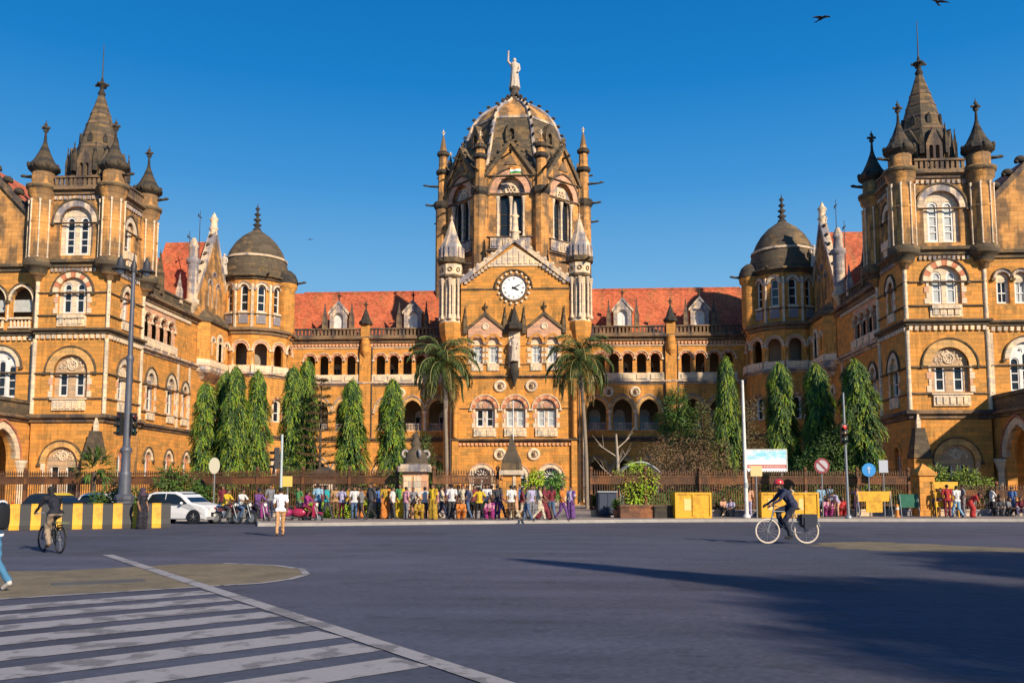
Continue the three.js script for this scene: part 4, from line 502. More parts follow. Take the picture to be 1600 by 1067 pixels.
// ---- gabled end bays beyond the towers, with carriage porches
for (const s of [-1, 1]) {
  const F = face(0, 29.8), x0 = s * 37.05, g = 44.2, q = (a) => s * a, holes = [];
  if (s > 0) for (const x of [38.7, 40.05, 41.4, 42.75, 44.1, 45.45, 46.8, 48.15]) holes.push(arched(F, q(x), 15.75, { w: 1.0, hs: 1.95, ring: 0.22, ringMat: M.paleW, hood: 0.07, plate: M.pale, lights: [{ x: 0, y: 0.05, w: 0.8, hs: 1.6, type: 'flat', t: 0.12, mull: 1, tr: [0.5], pane: x < 39.5 ? 'glass' : 'shutter' }] }));
  else for (const x of [38.75, 41.0, 43.25, 45.5, 47.75]) { holes.push(arched(F, q(x), 15.2, { w: 1.85, hs: 1.7, type: 'point', ring: 0.2, ringMat: M.pale, hood: 0.08 })); part(F, 'window_blind', G('eb', () => join([box(-0.95, 0.95, 0.75, 1.75, -0.5, -0.44)])), M.blind, q(x), 15.3); balustrade(F, q(x) - 0.92, q(x) + 0.92, 14.6, 0.9, M.pale, 0.05, 0.3); part(F, 'column', colGeo(1.8, 0.14), M.pale, q(x) + 1.12, 15.2, -0.1); }
  for (const x of [40.2, 44.2, 48.2]) holes.push(arched(F, q(x), 9.0, { w: 2.6, hs: 2.5, ring: 0.4, ringMat: M.pale, hood: 0.1, plate: M.white, frame: M.white, lights: [...[-0.85, 0, 0.85].map((e) => ({ x: e, y: 0.1, w: 0.66, hs: e ? 2.2 : 2.6, tr: [0.3, 0.6] })), { x: -0.45, y: 3.0, w: 0.4, hs: 0.15 }, { x: 0.45, y: 3.0, w: 0.4, hs: 0.15 }] }));
  wall(F, rect(Math.min(x0, q(51)), Math.max(x0, q(51)), 0, 19.2), holes, M.ochre, 0.5);
  const gx = [[37.05, 19.2], [51, 19.2], [51, 23.4], [g, 29.9], [37.05, 22.75]]; wall(F, s > 0 ? gx : gx.map(([x, y]) => [-x, y]).reverse(), [], M.ochreW, 0.5, 'gable_wall');
  const cpp = [[37.1, 22.5], [37.1, 23.1], [g, 30.4], [51, 23.9], [51, 23.3], [g, 29.8]]; const cp = part(F, 'gable_coping', join([ext(s > 0 ? cpp.slice().reverse() : cpp.map(([x, y]) => [-x, y]), -0.56, 0.25)]), M.darkBrown, 0, 0);
  for (let i = 0; i < 7; i++) { const t = (i + 0.45) / 7; const c = sub(cp, 'crocket', crocketGeo(0.4), M.soot, q(lerp(37.1, g, t)), lerp(23.2, 30.4, t), -0.15); if (s > 0) c.rotation.y = Math.PI; }
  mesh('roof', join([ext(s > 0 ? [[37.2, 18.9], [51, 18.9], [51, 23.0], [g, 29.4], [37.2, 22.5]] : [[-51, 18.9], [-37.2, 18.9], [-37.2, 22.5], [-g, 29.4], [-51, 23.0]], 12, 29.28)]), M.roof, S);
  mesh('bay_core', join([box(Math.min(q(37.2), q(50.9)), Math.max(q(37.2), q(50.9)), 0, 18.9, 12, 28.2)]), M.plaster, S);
  mesh('end_wall', join([box(Math.min(q(50.9), q(51.3)), Math.max(q(50.9), q(51.3)), 0, 23, 12, 29.78)]), M.ochreW, S);
  const path = s > 0 ? [[51, 29.8], [37.05, 29.8]] : [[-37.05, 29.8], [-51, 29.8]];
  band('cornice', path, false, cornice(19.2, 0.7, 0.4), M.dark); band('cornice', path, false, cornice(13.95, 0.5, 0.32), M.dark); band('string_course', path, false, stringC(10.9), M.darkBrown);
  dentils(F, Math.min(x0, q(51)), Math.max(x0, q(51)), 13.62, 0.32, 0.46, 0.18, M.pale);
  part(F, 'pilaster', join([box(-0.2, 0.2, 8.6, 13.5, -0.05, 0.12)]), M.pale, q(37.5), 0);
  // porch
  const X = q(37.3), FS = face(X, 33.7, -s * Math.PI / 2), W0 = 29.8, W1 = 38.0;
  const ho = [arched(FS, 0, 0.0, { w: 3.6, hs: 4.0, type: 'point', ring: 0.5, ringMat: M.pale, hood: 0.14, hoodMat: M.rose, proud: 0.1 })];
  wall(FS, rect(-3.88, 3.88, 0, 7.1), ho, M.ochre, 0.7, 'porch_wall');
  const FP = face(q(43.6), 38.3, 0), hp = [arched(FP, 0, 0, { w: 6.0, hs: 3.2, type: 'point', ring: 0.6, ringMat: M.pale, hood: 0.14, hoodMat: M.rose })]; wall(FP, rect(-6.3, 6.3, 0, 7.1), hp, M.ochre, 0.7, 'porch_wall');
  wall(face(q(49.9), 33.7, s * Math.PI / 2), rect(-3.88, 3.88, 0, 7.1), [opening(0, 0, 3.6, 4, 'point')], M.ochre, 0.7, 'porch_wall');
  mesh('porch_roof', join([box(Math.min(q(37.5), q(49.7)), Math.max(q(37.5), q(49.7)), 6.6, 7.05, 29.9, 37.6)]), M.dark, S);
  const pp = [[X, 29.9], [X, 38.3], [q(49.9), 38.3], [q(49.9), 29.9]], po = s > 0 ? pp.slice().reverse() : pp.slice().reverse();
  const op = s > 0 ? [[49.9, 29.9], [49.9, 38.3], [37.3, 38.3], [37.3, 29.9]] : [[-37.3, 29.9], [-37.3, 38.3], [-49.9, 38.3], [-49.9, 29.9]];
  band('cornice', op, false, cornice(6.9, 0.5, 0.4), M.darkBrown); band('porch_parapet', op, false, [[0.05, 7.4], [0.08, 7.45], [0.08, 8.35], [0.2, 8.4], [0.2, 8.65], [-0.25, 8.65], [-0.25, 7.3]], M.dark);
  for (const z of [31.4, 36.0]) part(FS, 'pier_shaft', colGeo(3.9, 0.3), M.pale, s * (z - 33.7), 0, 0.15);
}
// ---------------------------------------------------------------- ground, road, pavement
const tRoad = texture(2048, (u, v) => {            // 24 m of worn asphalt: aggregate grain, patches, oil drips
  const g = fbm(u * 300, v * 300, 300, 2, 3), m = fbm(u * 20, v * 20, 20, 5, 17), c = fbm(u * 3, v * 3, 3, 4, 23), st = fbm(u * 3, v * 30, 3, 4, 31), h = fbm(u * 2, v * 2, 2, 3, 35);
  let k = 0.62 + 0.2 * (g - 0.5) + 0.2 * (m - 0.5) + 0.5 * (c - 0.5) + 0.42 * (st - 0.5);
  const pu = Math.floor(u * 5), pv = Math.floor(v * 7), patch = NT[(pu * 17 + pv * 131) & 65535] > 0.86 && Math.min(u * 5 - pu, v * 7 - pv) > 0.12 && Math.max(u * 5 - pu, v * 7 - pv) < 0.84; if (patch) k *= 0.8; const cr = Math.abs(fbm(u * 9, v * 9, 9, 5, 66) - 0.5); k *= 1 - 0.3 * (1 - smooth(0.0, 0.006, cr)) * smooth(0.5, 0.62, c);
  const spot = smooth(0.70, 0.76, fbm(u * 48, v * 48, 48, 3, 77)); k *= 1 - 0.22 * spot;
  return [k * (1 + 0.5 * (h - 0.5)), k, k * (1 - 0.1 * (c - 0.5))];
});
const tRoadB = texture(1024, (u, v) => fbm(u * 400, v * 400, 400, 2, 4), false);
const tPaint = texture(1024, (u, v) => { const w = fbm(u * 30, v * 30, 30, 5, 44), g = fbm(u * 200, v * 200, 200, 2, 5); const worn = smooth(0.5, 0.68, w + 0.25 * (g - 0.5)); const k = lerp(0.8, 0.42, worn) + 0.15 * (g - 0.5); return [k, k * 0.98, k * 0.97]; });
const tSand = texture(1024, (u, v) => { const w = fbm(u * 18, v * 18, 18, 5, 81), g = fbm(u * 200, v * 200, 200, 2, 5); const k = 0.68 + 0.55 * (w - 0.5) + 0.3 * (g - 0.5); return [k, k * 0.97, k * 0.92]; });
const road = mat(0.103, 0.106, 0.155, { map: tRoad, bumpMap: tRoadB, bumpScale: 0.012, roughness: 0.86 });
const line = mat(0.38, 0.36, 0.37, { map: tPaint, roughness: 0.8 }), sand = mat(0.25, 0.20, 0.125, { map: tSand, roughness: 0.95 }), paving = mat(0.40, 0.33, 0.29, { map: tSand, bumpMap: tGrainB, bumpScale: 0.01, roughness: 0.9 }), earth = mat(0.27, 0.205, 0.13, { map: tSand, roughness: 1 });
// flat sheet from an outline of [x, z] points
function sheet(pts, y, tile = TILE) { const g = new THREE.ShapeGeometry(shapeOf(pts.map(([x, z]) => [x, -z]))); g.rotateX(-Math.PI / 2); g.translate(0, y, 0); return uvBox(NI(g), tile); }
const kerbLine = [[-300, 51], [-60, 51.4], [-14, 52.4], [-11.2, 53.2], [-9.6, 56.2], [-8.6, 58.9], [-6, 58.4], [2.5, 55.1], [9, 53.1], [15.6, 51.8], [27, 51.2], [60, 50.6], [300, 50]];
const fenceLine = [[-300, 46.4], [-60, 46.8], [-30, 47.2], [-19, 48.3], [-2.8, 51.0], [2.3, 50.1], [6.5, 48.8], [25.8, 45.7], [34, 46.6], [60, 46], [300, 46]];
structure('ground', uvBox(NI(new THREE.PlaneGeometry(2400, 2400).rotateX(-Math.PI / 2).translate(0, -0.06, 0)), 24), earth);
structure('road', sheet([...kerbLine, [300, 260], [-300, 260]], 0, 24), road);
structure('forecourt', sheet([...fenceLine.slice().reverse(), [-300, -40], [300, -40]].reverse(), 0.02), paving);
{
  const top = [...kerbLine, ...fenceLine.slice().reverse()];
  structure('pavement', sheet(top, 0.14), paving);
  const kb = structure('kerb', join([sweep(kerbLine.slice().reverse(), false, [[0, -0.02], [0.16, -0.02], [0.15, 0.13], [0.13, 0.15], [-0.02, 0.15]])]), mat(0.42, 0.38, 0.34, { map: tGrain }));
}
// painted traffic island flush with the road, its outline, a manhole grate, sand drifts, the zebra crossing
structure('painted_island', sheet([[-16, 83.6], [-9, 81.4], [-5.3, 81.1], [-4.3, 80.2], [-3.4, 79.3], [-2.4, 79.1], [-1.24, 79.6], [-0.41, 80.5], [0, 81.6], [-0.05, 82.6], [-0.35, 83.25], [-0.83, 83.55], [-2.2, 84.55], [-3.5, 85.6], [-9, 90], [-16, 95.6]], 0.004), sand);
const strip = (a, b, w, y) => { const d = V2(b[0] - a[0], b[1] - a[1]).normalize().multiplyScalar(w / 2), n = [-d.y, d.x]; return sheet([[a[0] + n[0], a[1] + n[1]], [a[0] - n[0], a[1] - n[1]], [b[0] - n[0], b[1] - n[1]], [b[0] + n[0], b[1] + n[1]]], y); };
{
  const out = [[-2.6, 79.05], [-1.24, 79.55], [-0.41, 80.45], [0.03, 81.6], [-0.03, 82.6], [-0.33, 83.28], [-0.83, 83.65]];
  structure('island_line', join(out.slice(1).map((p, i) => strip(out[i], p, 0.14, 0.008 + i * 0.0004))), line);
  structure('crossing_edge_line', strip([-6.5, 76.7], [5.4, 92.45], 0.24, 0.0105), line);
  structure('island_stop_line', strip([-0.9, 83.68], [-12, 92.5], 0.14, 0.009), line);
  const xe = (z) => -6.08 + (z - 77.26) * 0.7557 - 0.2;
  for (const [k, zc] of [83.95, 85.38, 86.8, 88.22, 89.62, 91.02, 92.42, 93.8].entries()) {
    const zl = (x) => zc - x, x1 = (-6.28 - 77.26 * 0.7557 + zc * 0.7557) / 1.7557;
    const st = structure(k ? 'zebra_stripe_' + String(k).padStart(3, '0') : 'zebra_stripe', strip([-9, zl(-9)], [x1, zl(x1)], 0.58, 0.006), line); st.userData.label = 'worn white stripe of the zebra crossing';
  }
  const rough = (pts, amp) => { const R = rng(88), o = []; pts.forEach((p, i) => { const q = pts[(i + 1) % pts.length], n = Math.max(1, Math.round(Math.hypot(q[0] - p[0], q[1] - p[1]) / 0.12)); for (let k = 0; k < n; k++) { const t = k / n; o.push([lerp(p[0], q[0], t) + (R() - 0.5) * amp + amp * Math.sin(i * 3 + t * 7), lerp(p[1], q[1], t) + (R() - 0.5) * amp]); } }); return o; };
  structure('sand_patch', sheet(rough([[12.4, 71.6], [13.4, 70.2], [14.7, 69.6], [16.1, 70.9], [18.2, 73.2], [17.6, 74.2], [15.8, 74.3], [14.1, 74.4], [12.8, 73.3]], 0.22), 0.003), sand);
}
{
  const g = single('drain_grate', 'dull rectangular utility cover set in the tan painted island', 'drain cover', join([box(-0.75, 0.75, 0.005, 0.012, -0.32, 0.32)]), mat(0.12, 0.11, 0.10, { map: tGrain }), [-3.2, 0.002, 83.35], 0.55);
  for (let i = 0; i < 2; i++) sub(g, 'frame_bar', join([box(-0.8, 0.8, 0.004, 0.02, -0.03, 0.03)]), g.material, 0, 0, i ? 0.35 : -0.35);
}
// ---------------------------------------------------------------- forecourt wall, railings, gate piers
const rust = mat(0.22, 0.095, 0.04, { map: tSoot, roughness: 0.8 });
function railing(a, b, label, hgt = 2.55) {
  const dx = b[0] - a[0], dz = b[1] - a[1], len = Math.hypot(dx, dz), T = thing('railing_fence', label, 'fence', [a[0], 0.02, a[1]], Math.atan2(-dz, dx), 'railings along the station forecourt');
  mesh('base_wall', join([box(0, len, 0, 0.4, -0.2, 0.2), box(0, len, 0.4, 0.5, -0.26, 0.26)]), M.paleW, T);
  for (const y of [0.7, hgt - 0.62, hgt - 0.22]) mesh('rail', join([box(0, len, y, y + 0.07, -0.03, 0.03)]), rust, T);
  const bars = []; for (let x = 0.07; x < len; x += 0.14) { bars.push(box(x - 0.018, x + 0.018, 0.5, hgt, -0.018, 0.018)); bars.push(prismLathe([[0.05, hgt - 0.08], [0.055, hgt - 0.02], [0.0, hgt + 0.2]], 4, x, 0, 0)); bars.push(box(x + 0.035, x + 0.105, hgt - 0.6, hgt - 0.2, -0.012, 0.012)); }
  stuff(mesh('bar_row', join(bars), rust, T));
  for (let x = 0; x <= len + 0.01; x += len / Math.max(1, Math.round(len / 3))) { const p = mesh('post', G(['fpost', hgt], () => join([box(-0.07, 0.07, 0.5, hgt + 0.1, -0.07, 0.07), ball(0, hgt + 0.22, 0, 0.12, 1, 1.2, 1, 8, 6)])), rust, T, [x, 0, 0]); }
}
railing([-48, 46.9], [-20.4, 48.1], 'rust brown railing at far left behind the barriers and cars');
railing([-20.2, 48.15], [-3.9, 50.9], 'rust brown spiked railing in front of the left columnar trees');
railing([-1.9, 50.9], [1.5, 50.3], 'short rust brown railing between the two ornate gate piers');
railing([6.6, 48.8], [25.0, 45.85], 'long rust brown spiked railing between the entrance and the right corner tower');
railing([26.7, 45.75], [46, 46.4], 'low spiked railing in front of the right corner tower', 1.75);
{
  const T = thing('gate_pier', 'large ochre gate pier with ornate domed stone cap and carved scrolls', 'gate pier', [-2.85, 0.14, 51.2], -0.15);
  mesh('shaft', join([box(-0.55, 0.55, 0, 2.45, -0.55, 0.55), box(-0.7, 0.7, 0, 0.45, -0.7, 0.7)]), M.pink, T); for (const q of [-1, 1]) mesh('panel', join([box(q * 0.28 - 0.2, q * 0.28 + 0.2, 0.6, 2.2, 0.54, 0.6)]), M.pale, T);
  mesh('cornice', join([box(-0.75, 0.75, 2.45, 2.75, -0.75, 0.75), box(-0.65, 0.65, 2.75, 2.85, -0.65, 0.65)]), M.paleW, T);
  const c = mesh('cap', join([lathe([[0.68, 2.85], [0.66, 3.05], [0.58, 3.3], [0.45, 3.55], [0.28, 3.7], [0.22, 3.85], [0.33, 3.95], [0.2, 4.05], [0.15, 4.25], [0.22, 4.38], [0.08, 4.55], [0, 4.62]], 16)]), M.dark, T); for (let i = 0; i < 4; i++) { const s = sub(c, 'scroll', G('scroll', () => join([NI(new THREE.TorusGeometry(0.17, 0.08, 6, 12).rotateY(Math.PI / 2).translate(0, 3.4, 0.58))])), M.paleW); s.rotation.y = i * Math.PI / 2 + 0.6; }
  const U = thing('gate_pier', 'slender ochre gate pier with tall dark pyramidal spire cap', 'gate pier', [2.26, 0.14, 50.2], -0.15);
  mesh('shaft', join([box(-0.42, 0.42, 0, 2.3, -0.42, 0.42), box(-0.55, 0.55, 0, 0.4, -0.55, 0.55)]), M.ochre, U); mesh('cornice', join([box(-0.58, 0.58, 2.3, 2.55, -0.58, 0.58)]), M.pale, U); mesh('cap', join([prismLathe([[0.72, 2.55], [0.62, 3.1], [0.3, 3.7], [0.1, 4.25], [0.05, 4.5]], 4)]), M.dark, U, [0, 0, 0]); mesh('strip', join([box(0.16, 0.3, 0.45, 2.25, 0.41, 0.47)]), M.pale, U);
  const W = thing('gate_pier', 'plain square ochre pier beside the right corner tower railing', 'gate pier', [25.85, 0.14, 45.8], 0.1);
  mesh('shaft', join([box(-0.45, 0.45, 0, 2.3, -0.45, 0.45), box(-0.55, 0.55, 0, 0.35, -0.55, 0.55)]), M.ochre, W); mesh('cap', join([box(-0.55, 0.55, 2.3, 2.5, -0.55, 0.55), prismLathe([[0.7, 2.5], [0.1, 2.95], [0.05, 3.0]], 4)]), M.ochre, W);
  const fp = thing('flagpole', 'thin pale bare pole rising in front of the central block', 'flagpole', [2.0, 0.02, 44]); mesh('shaft', join([bar(0, 0, 0, 0, 7.0, 0, 0.05, 0.03, 6)]), M.white, fp); mesh('base', join([box(-0.25, 0.25, 0, 0.4, -0.25, 0.25)]), M.paleW, fp); mesh('truck', join([ball(0, 7.02, 0, 0.07)]), M.white, fp);
  // tricolour on the lantern
  const fl = thing('tricolour_flag', 'small orange white and green flag below the dome', 'flag', [-0.75, 36.9, 0.3]); fl.scale.setScalar(0.8); mesh('staff', join([bar(0, -0.4, -0.9, 0, 1.6, 0.2, 0.04, 0.04, 6)]), M.iron, fl);
  [[0.88, 0.30, 0.05], [0.85, 0.85, 0.82], [0.03, 0.30, 0.07]].forEach((c, i) => { const g = new THREE.PlaneGeometry(1.5, 0.3, 10, 1); const p = g.attributes.position; for (let k = 0; k < p.count; k++) p.setZ(k, 0.13 * Math.sin(p.getX(k) * 4 + 0.5)); g.translate(0.78, 1.35 - i * 0.3, 0.15); g.computeVertexNormals(); mesh('flag_stripe', NI(g), mat(...c, { side: THREE.DoubleSide }), fl); });
}
// ---------------------------------------------------------------- vegetation
const leafMat = (r, g, b) => { const m = new THREE.MeshPhysicalMaterial({ vertexColors: true, roughness: 0.62, side: THREE.DoubleSide, transmission: 0.0 }); m.color.setRGB(r, g, b); return m; };
const bark = mat(0.20, 0.14, 0.09, { map: tSoot, bumpMap: tGrainB, bumpScale: 0.03 }), palmBark = mat(0.30, 0.235, 0.175, { map: tGrain, bumpMap: tGrainB, bumpScale: 0.02 });
class Leaves {                                       // gathers thin folded leaves into one foliage geometry
  constructor() { this.p = []; this.c = []; }
  add(o, dir, up, len, wid, col, bend = 0.25) {      // o base, dir unit along leaf, up rough leaf normal
    const s = V3().crossVectors(dir, up); if (s.lengthSq() < 1e-6) s.set(1, 0, 0); s.normalize().multiplyScalar(wid / 2); const n = V3().crossVectors(s, dir).normalize();
    const m = o.clone().addScaledVector(dir, len * 0.5).addScaledVector(n, len * bend * 0.4), t = o.clone().addScaledVector(dir, len).addScaledVector(n, -len * bend * 0.3), a = m.clone().add(s).addScaledVector(n, -wid * 0.25), b = m.clone().sub(s).addScaledVector(n, -wid * 0.25);
    for (const q of [o, a, m, o, m, b, m, a, t, m, t, b]) { this.p.push(q.x, q.y, q.z); this.c.push(...col); }
  }
  geo() { const g = new THREE.BufferGeometry(); g.setAttribute('position', new THREE.Float32BufferAttribute(this.p, 3)); g.setAttribute('color', new THREE.Float32BufferAttribute(this.c, 3)); g.computeVertexNormals(); g.setAttribute('uv', new THREE.BufferAttribute(new Float32Array((this.p.length / 3) * 2), 2)); return g; }
}
const shade = (R, a, b) => { const t = R(); return a.map((v, i) => lerp(v, b[i], t) * (0.75 + 0.5 * R())); };
// weeping mast tree: narrow column of hanging wavy leaves. kind changes outline
function mastCrown(seed, H, r, taper, n, lean = 0) {
  const R = rng(seed), L = new Leaves(), ph = R() * 6, tips = 1 + (seed % 2);
  const rad = (t, a) => { const base = r * Math.pow(Math.max(0, 1 - t), taper) * (0.5 + 0.5 * smooth(0, 0.12, t)); return base * (0.74 + 0.2 * Math.sin(a * 3 + t * 9 + ph) + 0.17 * Math.sin(a * 5 - t * 17 + ph) + 0.15 * Math.sin(a * 2 + t * 31 + 2 * ph)); };
  // hanging sprays: each a short drooping branchlet with leaves
  for (let i = 0; i < n; i++) {
    const t = Math.pow(R(), 0.92), a = R() * Math.PI * 2, q = rad(t, a), y = 0.6 + t * (H - 0.6), k = Math.sqrt(R()) * 0.5 + 0.5;
    const base = V3(Math.cos(a) * q * k + lean * t, y, Math.sin(a) * q * k), out = V3(Math.cos(a), 0, Math.sin(a));
    const clump = 0.5 + 0.5 * Math.sin(a * 4 + t * 26 + ph) * Math.sin(t * 11 - a * 2), fresh = R() < 0.08 + 0.55 * clump; if (clump < 0.1 && R() < 0.5) continue;
    const sl = 0.35 + 0.4 * R();
    for (let j = 0; j < 6; j++) { const d = V3(out.x * (0.35 + 0.5 * R()) + (R() - 0.5) * 0.7, -1 + 0.5 * R(), out.z * (0.35 + 0.5 * R()) + (R() - 0.5) * 0.7).normalize(); L.add(base.clone().add(V3(out.x * 0.05 * j, -sl * j / 6, out.z * 0.05 * j)), d, out, 0.2 + 0.16 * R(), 0.05 + 0.03 * R(), fresh ? shade(R, [0.12, 0.21, 0.010], [0.25, 0.31, 0.016]) : shade(R, [0.018, 0.052, 0.006], [0.045, 0.095, 0.010]), 0.3); }
  }
  for (let i = 0; i < 40; i++) { const a = R() * 6.283; L.add(V3(lean + (R() - 0.5) * 0.25, H - 0.35 * R(), (R() - 0.5) * 0.25), V3(Math.cos(a) * 0.4, 0.6 - R(), Math.sin(a) * 0.4).normalize(), V3(0, 1, 0), 0.3, 0.07, shade(R, [0.16, 0.25, 0.015], [0.25, 0.32, 0.02]), 0.2); }
  return L.geo();
}
const mastMat = leafMat(1, 1, 1);
const mastProto = [mastCrown(11, 10, 1.02, 0.26, 3000), mastCrown(12, 10, 1.2, 0.42, 3200), mastCrown(15, 10, 1.45, 0.36, 3600, -0.3)];
function mast(x, z, H, k, label, wide = 1, turn = 0) {
  const T = thing('mast_tree', label, 'tree', [x, 0.02, z], turn, 'columnar weeping trees in the forecourt');
  const c = mesh('crown', mastProto[k], mastMat, T); c.scale.set(wide, H / 10, wide); mesh('trunk', G('mtrunk', () => join([bar(0, 0, 0, 0.03, 4, 0, 0.13, 0.1, 8), bar(0.03, 4, 0, 0, 9, 0, 0.1, 0.03, 8)])), bark, T).scale.set(1, H / 10, 1);
}
mast(-21.3, 34.4, 9.5, 0, 'slim dark columnar tree, leftmost of the row beside the left wing', 1.02, 1);
mast(-20.1, 33.6, 10.4, 0, 'narrow columnar tree second from the left in front of the left wing', 0.98, 2.6);
mast(-18.8, 35.2, 10.6, 1, 'columnar tree with broad top, third from the left before the left wing', 1.0, 4);
mast(-17.5, 34.2, 10.4, 1, 'columnar tree fourth from the left, right edge of the left clump', 1.0, 0.4);
mast(-15.5, 32, 11.0, 0, 'tall columnar tree left of the brown pine, rear of a close pair', 0.95, 5);
mast(-14.6, 31.4, 11.6, 0, 'tallest columnar tree of the left row, directly left of the brown pine', 0.9, 1.7);
mast(-10.5, 33.8, 9.7, 1, 'bushy columnar tree right of the brown pine', 1.12, 3);
mast(-7.7, 32.6, 9.9, 1, 'bushy columnar tree next to the left palm', 1.1, 5.4);
mast(17.2, 32.2, 11.4, 1, 'bright columnar tree beside the tall white pole', 1.0, 2);
mast(20.9, 34, 10.7, 2, 'drooping columnar tree above the white hoarding', 1.05, 0.5);
mast(23.3, 34.9, 10.5, 2, 'drooping columnar tree behind the red traffic signal, middle of three', 1.05, 0.2);
mast(25.2, 37.7, 10.4, 2, 'wide leaning columnar tree nearest the right corner tower', 1.15, -0.2);
// brown conifer with open whorls
{
  const T = thing('pine_tree', 'sparse brownish pine with open whorled branches among green columnar trees', 'tree', [-12.8, 0.02, 33.9]);
  const R = rng(5), L = new Leaves(), br = [bar(0, 0, 0, 0, 9.8, 0, 0.16, 0.03, 8)];
  for (let y = 2.2; y < 9.8; y += 0.62) { const len = (1.9 * (1 - (y - 2) / 8.6) + 0.25) * (0.85 + 0.3 * R()); const n = 6; for (let i = 0; i < n; i++) { const a = (i / n) * 6.283 + y * 2 + R() * 0.4, e = V3(Math.cos(a) * len, y + 0.12 * len, Math.sin(a) * len); br.push(bar(0, y, 0, e.x, e.y, e.z, 0.035, 0.012, 5)); for (let j = 0; j < 80; j++) { const t = 0.25 + 0.75 * R(), o = V3(e.x * t, lerp(y, e.y, t), e.z * t); L.add(o, V3(Math.cos(a) * 0.6 + (R() - 0.5) * 1.4, (R() - 0.35) * 0.9, Math.sin(a) * 0.6 + (R() - 0.5) * 1.4).normalize(), V3(0, 1, 0), 0.16 + 0.14 * R(), 0.045, shade(R, [0.13, 0.085, 0.03], [0.20, 0.15, 0.06]), 0.1); } } }
  mesh('crown', L.geo(), mastMat, T); mesh('trunk', join(br), bark, T);
}
// feather palms
function palm(x, z, H, lean, seed, label) {
  const T = thing('palm_tree', label, 'palm tree', [x, 0.02, z], 0, 'tall feather palms before the clock block'), R = rng(seed);
  const curve = new THREE.CatmullRomCurve3([V3(0, 0, 0), V3(lean * 0.1, H * 0.35, 0), V3(lean * 0.5, H * 0.7, 0.1), V3(lean, H, 0.1)]); const g = NI(new THREE.TubeGeometry(curve, 24, 0.16, 10)); mesh('trunk', join([g, ...[...Array(26)].map((_, i) => { const q = curve.getPoint((i + 1) / 27); return lathe([[0.16, -0.03], [0.178, 0], [0.16, 0.03]], 10, q.x, q.y, q.z); })]), palmBark, T);
  const top = V3(lean, H, 0.1); mesh('crownshaft', join([bar(lean, H - 0.2, 0.1, lean, H + 0.9, 0.1, 0.22, 0.1, 8)]), mat(0.16, 0.20, 0.06), T);
  for (let i = 0; i < 32; i++) {
    const a = i * 2.39996 + R() * 0.3, el = lerp(1.4, -0.6, Math.pow(i / 31, 0.95)) + (R() - 0.5) * 0.2, len = 3.3 + 0.8 * R(), L = new Leaves(), dry = i > 28, pts = [];
    let p = top.clone().add(V3(0, 0.6 * (1 - i / 32), 0)), e = el; for (let k = 0; k <= 14; k++) { pts.push(p.clone()); p = p.clone().add(V3(Math.cos(a) * Math.cos(e), Math.sin(e), Math.sin(a) * Math.cos(e)).multiplyScalar(len / 14)); e -= 0.085 + 0.011 * k; e = Math.max(e, -1.45); }
    const side = V3(-Math.sin(a), 0, Math.cos(a));
    for (let k = 1; k < 14; k++) { const d = pts[k + 1] ? pts[k + 1].clone().sub(pts[k]).normalize() : pts[k].clone().sub(pts[k - 1]).normalize(); for (const q of [-1, 1]) for (let h = 0; h < 4; h++) { const ll = (0.95 * Math.sin(Math.PI * (0.15 + 0.8 * k / 14)) + 0.15) * (0.8 + 0.4 * R()); const dir = side.clone().multiplyScalar(q * 0.75).addScaledVector(d, 0.55).add(V3(0, -0.15 - 0.4 * R(), 0)).normalize(); L.add(pts[k].clone().lerp(pts[Math.min(14, k + 1)], h / 4), dir, V3(0, 1, 0), ll, 0.07, dry ? shade(R, [0.20, 0.15, 0.05], [0.28, 0.22, 0.08]) : shade(R, [0.03, 0.06, 0.012], [0.085, 0.115, 0.02]), 0.25); } }
    const f = mesh('frond', L.geo(), mastMat, T); sub(f, 'rachis', join([NI(new THREE.TubeGeometry(new THREE.CatmullRomCurve3(pts), 12, 0.035, 5))]), mat(0.22, 0.22, 0.07));
  }
}
palm(-4.75, 23.4, 12.1, -0.35, 3, 'tall palm with drooping fronds, left of the clock'); palm(7.1, 22.8, 12.3, -0.55, 8, 'tall palm with spreading fronds, right of the clock, slim leaning trunk');
// rounded trees and shrubs
function blobTree(name, label, cat, x, z, y0, blobs, n, leaf, cols, trunkH, stems, group) {
  const T = thing(name, label, cat, [x, 0.02, z], 0, group), R = rng(Math.round(x * 77 + z * 13)), L = new Leaves(), tot = blobs.reduce((s, b) => s + b[3] ** 2, 0);
  for (const [bx, by, bz, r, sy = 1] of blobs) for (let i = 0; i < n * r * r / tot; i++) { const d = V3(R() - 0.5, R() - 0.5, R() - 0.5).normalize(), k = Math.pow(R(), 0.4) * (0.8 + 0.3 * R()); L.add(V3(bx + d.x * r * k, by + d.y * r * k * sy, bz + d.z * r * k), V3(d.x + (R() - 0.5), d.y * 0.6 - 0.35 + (R() - 0.5), d.z + (R() - 0.5)).normalize(), V3(d.x, d.y + 0.4, d.z), leaf * (0.7 + 0.6 * R()), leaf * 0.36, shade(R, cols[0], cols[1]), 0.2); }
  mesh('crown', L.geo(), mastMat, T); const g = [bar(0, 0, 0, 0, trunkH, 0, 0.14 * stems, 0.07 * stems, 8)]; for (const b of blobs) g.push(bar(0, trunkH * 0.85, 0, b[0], b[1], b[2], 0.06 * stems, 0.02, 6)); mesh('trunk', join(g), bark, T);
}
const GRN = [[0.035, 0.085, 0.012], [0.095, 0.165, 0.02]], DRK = [[0.035, 0.08, 0.014], [0.085, 0.14, 0.022]], LIME = [[0.22, 0.35, 0.012], [0.38, 0.48, 0.03]], DRY = [[0.17, 0.10, 0.045], [0.27, 0.175, 0.08]], OLV = [[0.07, 0.08, 0.02], [0.14, 0.13, 0.04]];
